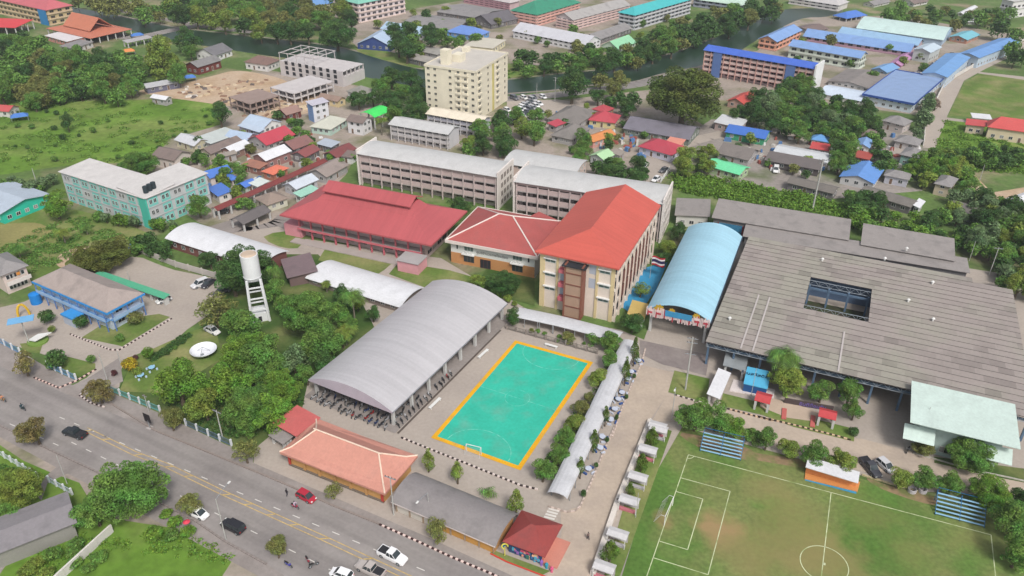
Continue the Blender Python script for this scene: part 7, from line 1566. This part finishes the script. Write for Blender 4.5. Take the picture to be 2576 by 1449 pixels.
G([(1700,390),(1790,370),(1780,440),(1720,440)],4,(50,66),'tall bushy tree left of the mint green roof','trees left of the mint green roof',(GREEN,YGREEN))
G([(1830,290),(1905,272),(1908,240),(1950,235),(2030,180),(2055,250),(2190,280),(2210,330),(2100,330),(2060,340),(1960,330),(1930,300),(1840,300)],36,(38,64),'dark tree between the royal blue slab and the blue roofed houses','trees below the royal blue slab',(DGREEN,GREEN,DGREEN,GGREEN))
G([(2100,340),(2150,320),(2150,420),(2105,425)],9,(36,52),'tree between the red awning houses','trees between the awning houses',(GREEN,DGREEN))
G([(2200,300),(2220,380),(2260,430),(2210,420),(2190,340)],8,(32,46),'tree among the grey hip roofed houses','trees among the grey houses',(DGREEN,GREEN))
G([(2330,380),(2420,400),(2440,470),(2380,440),(2330,450),(2300,430)],16,(36,58),'bright green tree left of the dirt lane','trees left of the dirt lane',(LIME,GREEN,YGREEN))
G([(2400,480),(2440,470),(2500,510),(2576,505),(2620,560),(2620,740),(2520,720),(2510,660),(2420,620),(2400,560),(2310,560),(2330,540),(2390,545)],52,(34,60),'dense green tree in the belt at the right edge','trees in the belt at the right edge',(DGREEN,GREEN,GGREEN,YGREEN))
G([(2130,530),(2330,545),(2400,580),(2420,625),(2200,580),(2130,555)],20,(28,44),'low leafy tree behind the long grey sheds','low trees behind the grey sheds',(GREEN,LIME,DGREEN))
G([(2200,490),(2220,520),(2240,550),(2150,545),(2130,490)],7,(38,52),'tree at the end of the banana strip','trees at the end of the banana strip',(GREEN,DGREEN))
G([(2190,15),(2560,30),(2480,55),(2400,62),(2200,55)],24,(20,32),'small tree in the rows at the top right','small trees in the top right rows',(GREEN,OLIVE,DGREEN))
G([(2330,250),(2360,260),(2330,340),(2300,340)],6,(28,42),'sparse grey tree beside the concrete road','grey trees beside the concrete road',(C(140,126,112),GGREEN),kind='airy0')
G([(2360,370),(2576,375),(2576,420),(2440,420),(2365,400)],14,(24,44),'low bushy tree at the edge of the right hand field','bushy trees at the field edge',(GREEN,DGREEN))
G([(2440,20),(2576,90),(2576,190),(2530,120)],7,(26,42),'tree beside the top right fields','trees beside the top right fields',(DGREEN,GREEN))
G([(420,500+70),(470,590),(440,560),(330,560),(240,545),(245,535),(330,555)],9,(26,40),'shrubby tree along the foot of the turquoise flats','shrubby trees at the turquoise flats',(GREEN,GGREEN,LIME))
G([(310,590),(420,600),(430,640),(400,650),(330,615)],8,(26,40),'green tree behind the office car yard wall','trees behind the car yard wall',(GREEN,DGREEN))
G([(0,455),(60,440),(100,460),(150,440),(160,415),(210,400),(150,430),(100,480),(0,470)],9,(22,36),'scrubby tree along the lane above the mint walled house','scrubby trees along the lane',(GREEN,GGREEN))
G([(760,310),(700,300),(740,330),(790,345),(800,380),(770,350)],5,(26,38),'tree between the old quarter roofs','trees in the old quarter upper part',(DGREEN,GREEN))
G([(480,400),(560,400),(620,420),(640,440),(590,470),(600,500),(560,460),(500,410)],12,(24,38),'tree between the white and blue roofs','trees in the old quarter left part',(GREEN,YGREEN,GREEN))
G([(790,390),(850,380),(900,400),(880,420),(800,402)],5,(22,34),'tree beside the dark red roofs','trees beside the dark red roofs',(GREEN,LIME))
G([(600,505),(640,505),(650,520),(610,520)],3,(30,40),'tree beside the dark grey carport','trees beside the carport',(GREEN,))
G([(0,1180),(20,1300),(0,1340)],2,(60,70),'tree at the left edge of the bottom plot','trees at the left bottom edge',(GREEN,))
G([(150,1375),(200,1350),(260,1400),(200,1449),(60,1449),(80,1400)],9,(40,60),'low bushy shrub left of the pale boundary wall','shrubs left of the boundary wall',(YGREEN,GREEN),asp=(.45,.6),kind='bush0')
G([(400,1290),(470,1300),(480,1360),(420,1370),(380,1330)],5,(40,60),'leafy shrub at the corner of the bottom grass plot','shrubs on the bottom plot',(GREEN,LIME),asp=(.5,.7),kind='bush1')
G([(350,620),(400,640),(330,650)],2,(18,24),'small shrub by the car yard wall','small shrubs by the wall',(GREEN,))
G([(1170,690),(1250,730),(1330,750),(1300,770),(1200,745)],6,(20,34),'low garden shrub before the white office','shrubs before the white office',(GREEN,LIME,YGREEN),asp=(.6,.8),kind='bush0')
G([(1310,820),(1420,845),(1500,870),(1500,880),(1400,858),(1310,832)],8,(14,24),'low shrub behind the far court fence','shrubs behind the court fence',(GREEN,OLIVE),asp=(.6,.8),kind='bush1')
G([(552,930),(575,850),(600,770),(720,760),(760,820),(840,830),(860,880),(770,960),(740,1030),(640,1090),(560,1080),(490,1055),(470,1020),(545,970)],9,(50,74),'','big garden trees beside the grey shed',(DGREEN,GREEN,DGREEN,GREEN),gap=.55)
G([(760,720),(930,770),(950,800),(870,880),(800,800),(700,740)],5,(36,50),'','trees between the water tower and the shed',(DGREEN,GREEN,YGREEN))
for pl,n_,nm in (([(470,330),(700,280),(860,290),(890,370),(700,440),(600,480),(400,420)],16,'town trees in the old quarter'),([(1380,260),(1640,260),(1640,330),(1600,400),(1480,400),(1380,350)],14,'town trees around the worn roofs'),([(1700,300),(2340,320),(2330,470),(1900,440),(1700,420)],20,'town trees among the right hand houses'),([(850,40),(1290,0),(1290,100),(1060,150),(900,110)],16,'town trees among the warehouses'),([(1290,90),(1560,60),(1900,0),(1880,30),(1600,110),(1480,140),(1290,120)],16,'town trees beside the canal schools'),([(1950,110),(2100,60),(2430,100),(2300,200),(2200,200),(1960,160)],10,'town trees in the blue roofed campus')):
    G(pl,n_,(18,30),'',nm,(GREEN,DGREEN,YGREEN,OLIVE),gap=.9)
flush_trees(200)
# meadow scrub, uncountable low growth
MEAD=[(0,260),(300,255),(540,268),(540,315),(430,345),(380,400),(160,410),(0,430)]
G(MEAD,26,(10,26),'low dark bush scattered in the green meadow','bushes scattered in the meadow',(GREEN,DGREEN),asp=(.5,.8),kind='bush0',gap=1.2)
growth('meadow_scrub',MEAD,150,(.8,3.0),C(98,132,54),'tangled low green scrub covering the meadow','scrub',1,.22,.5)
growth('meadow_scrub',[(0,640),(60,690),(150,660),(250,600),(400,600),(420,650),(200,540),(0,620)],160,(.6,1.8),GREEN,'low weeds on the dry plot','scrub',2,.4,.45)
growth('field_scrub',[(2384,300),(2420,330),(2576,350),(2576,440),(2440,430),(2350,388)],260,(.7,2.2),C(104,140,54),'low scrub on the right hand field','scrub',4,.4,.5)
growth('strip_plants',[(1690,440),(1780,445),(1900,470),(2050,500),(2150,530),(2140,560),(1800,500),(1700,480)],420,(.9,2.4),LIME,'lush bright undergrowth behind the grey sheds','undergrowth',5,.8,.6)
growth('hedge_plants',[(1545,868),(1566,876),(1530,960),(1452,1100),(1396,1205),(1352,1200),(1420,1080),(1490,960)],90,(.5,1.1),GREEN,'continuous low hedge growing between the green court and the white walkway','hedge',12,.9,.3)
growth('canal_weeds',[(1279,170),(1400,170),(1560,140),(1680,122),(1640,150),(1400,186),(1279,196)],80,(.8,2),GREEN,'weeds on the far canal bank','weeds',13,.4,.5)
def clutter(name,polys,n,seed,label,cols,size=(.4,1.4),hh=(.3,1.2)):
    rg=random.Random(seed); mb=MB(); k=0
    while k<n:
        poly=rg.choice(polys); xs=[p[0] for p in poly];ys=[p[1] for p in poly]; p=(rg.uniform(min(xs),max(xs)),rg.uniform(min(ys),max(ys)))
        if not inside(p,poly): continue
        k+=1; w=P(*p,0); a=rg.random()*3.14; L_,B_=rg.uniform(*size)*rg.choice([1,1,2.5]),rg.uniform(*size); h=rg.uniform(*hh); c_,s_=math.cos(a),math.sin(a)
        q=[(w.x+x*c_-y*s_,w.y+x*s_+y*c_) for x,y in ((-L_/2,-B_/2),(L_/2,-B_/2),(L_/2,B_/2),(-L_/2,B_/2))]
        q2=[(w.x+(x-w.x)*.8,w.y+(y-w.y)*.8) for x,y in q]; mb.prism(q,0,h,rg.randrange(len(cols)),q2)
    tag(mb.build(name,cols),label,'clutter',kind='stuff')
clutter('building_debris',[[(430,225),(560,200),(650,190),(690,215),(600,262),(480,246)],[(700,240),(800,262),(700,300),(610,292)]],130,21,'planks, heaps and building debris strewn over the sandy building site',[rgb(210,190,160),rgb(150,120,100),rgb(214,206,196),rgb(110,100,96),rgb(170,140,116)],(.6,2.2),(.15,.7))
clutter('yard_clutter',[[(480,385),(560,330),(700,290),(860,310),(880,370),(820,400),(700,450),(600,500),(520,470)],[(1390,280),(1600,300),(1620,400),(1500,380)],[(1790,340),(2320,340),(2300,440),(1900,440)]],260,22,'crates, tanks and odds and ends in the yards between the houses',[rgb(200,196,190),rgb(110,100,96),rgb(90,130,180),rgb(160,90,80),rgb(220,220,222)],(.5,1.6),(.4,1.6))
growth('verge_plants',[(60,1350),(190,1330),(280,1360),(440,1330),(590,1395),(560,1420),(430,1400),(300,1370),(100,1449)],110,(.4,1.1),LIME,'tall bright grass and weeds at the bottom left plot','weeds',6,.4,.35)
growth('bank_plants',[(1440,170),(1600,165),(1700,130),(1960,30),(1960,10),(1700,100),(1500,150)],200,(1,3),DGREEN,'dark undergrowth beneath the canal trees','undergrowth',7,.6,.6)
growth('wood_undergrowth',[(0,120),(230,140),(330,190),(300,245),(60,262),(0,240)],260,(1.2,3.2),GREEN,'undergrowth between the trees of the wood','undergrowth',8,.6,.6)
growth('garden_undergrowth',[(400,1000),(560,960),(760,1000),(740,1040),(640,1110),(560,1110)],160,(.6,1.6),DGREEN,'dark undergrowth beneath the big garden trees','undergrowth',9,.5,.4)
for i in range(26):
    x=1712+i*16+random.uniform(-6,6); banana(x,462+(x-1700)*.19+random.uniform(-14,14),random.uniform(16,24),'bright banana plant in the lush strip behind the grey sheds','banana plants in the lush strip')
# ---------------------------------------------------------------- air
HZ=.00018
if HZ>0:
    m=bpy.data.materials.new('haze_air'); m.use_nodes=True; n=m.node_tree; n.nodes.remove(n.nodes['Principled BSDF']); v=n.nodes.new('ShaderNodeVolumePrincipled')
    v.inputs['Color'].default_value=(.86,.92,1,1); v.inputs['Density'].default_value=HZ; v.inputs['Anisotropy'].default_value=.2; n.links.new(v.outputs[0],n.nodes['Material Output'].inputs['Volume'])
    mb=MB(); mb.box(-1600,-400,-1,1600,2600,CAM_H+6); tag(mb.build('haze',m),None,None,kind='stuff')
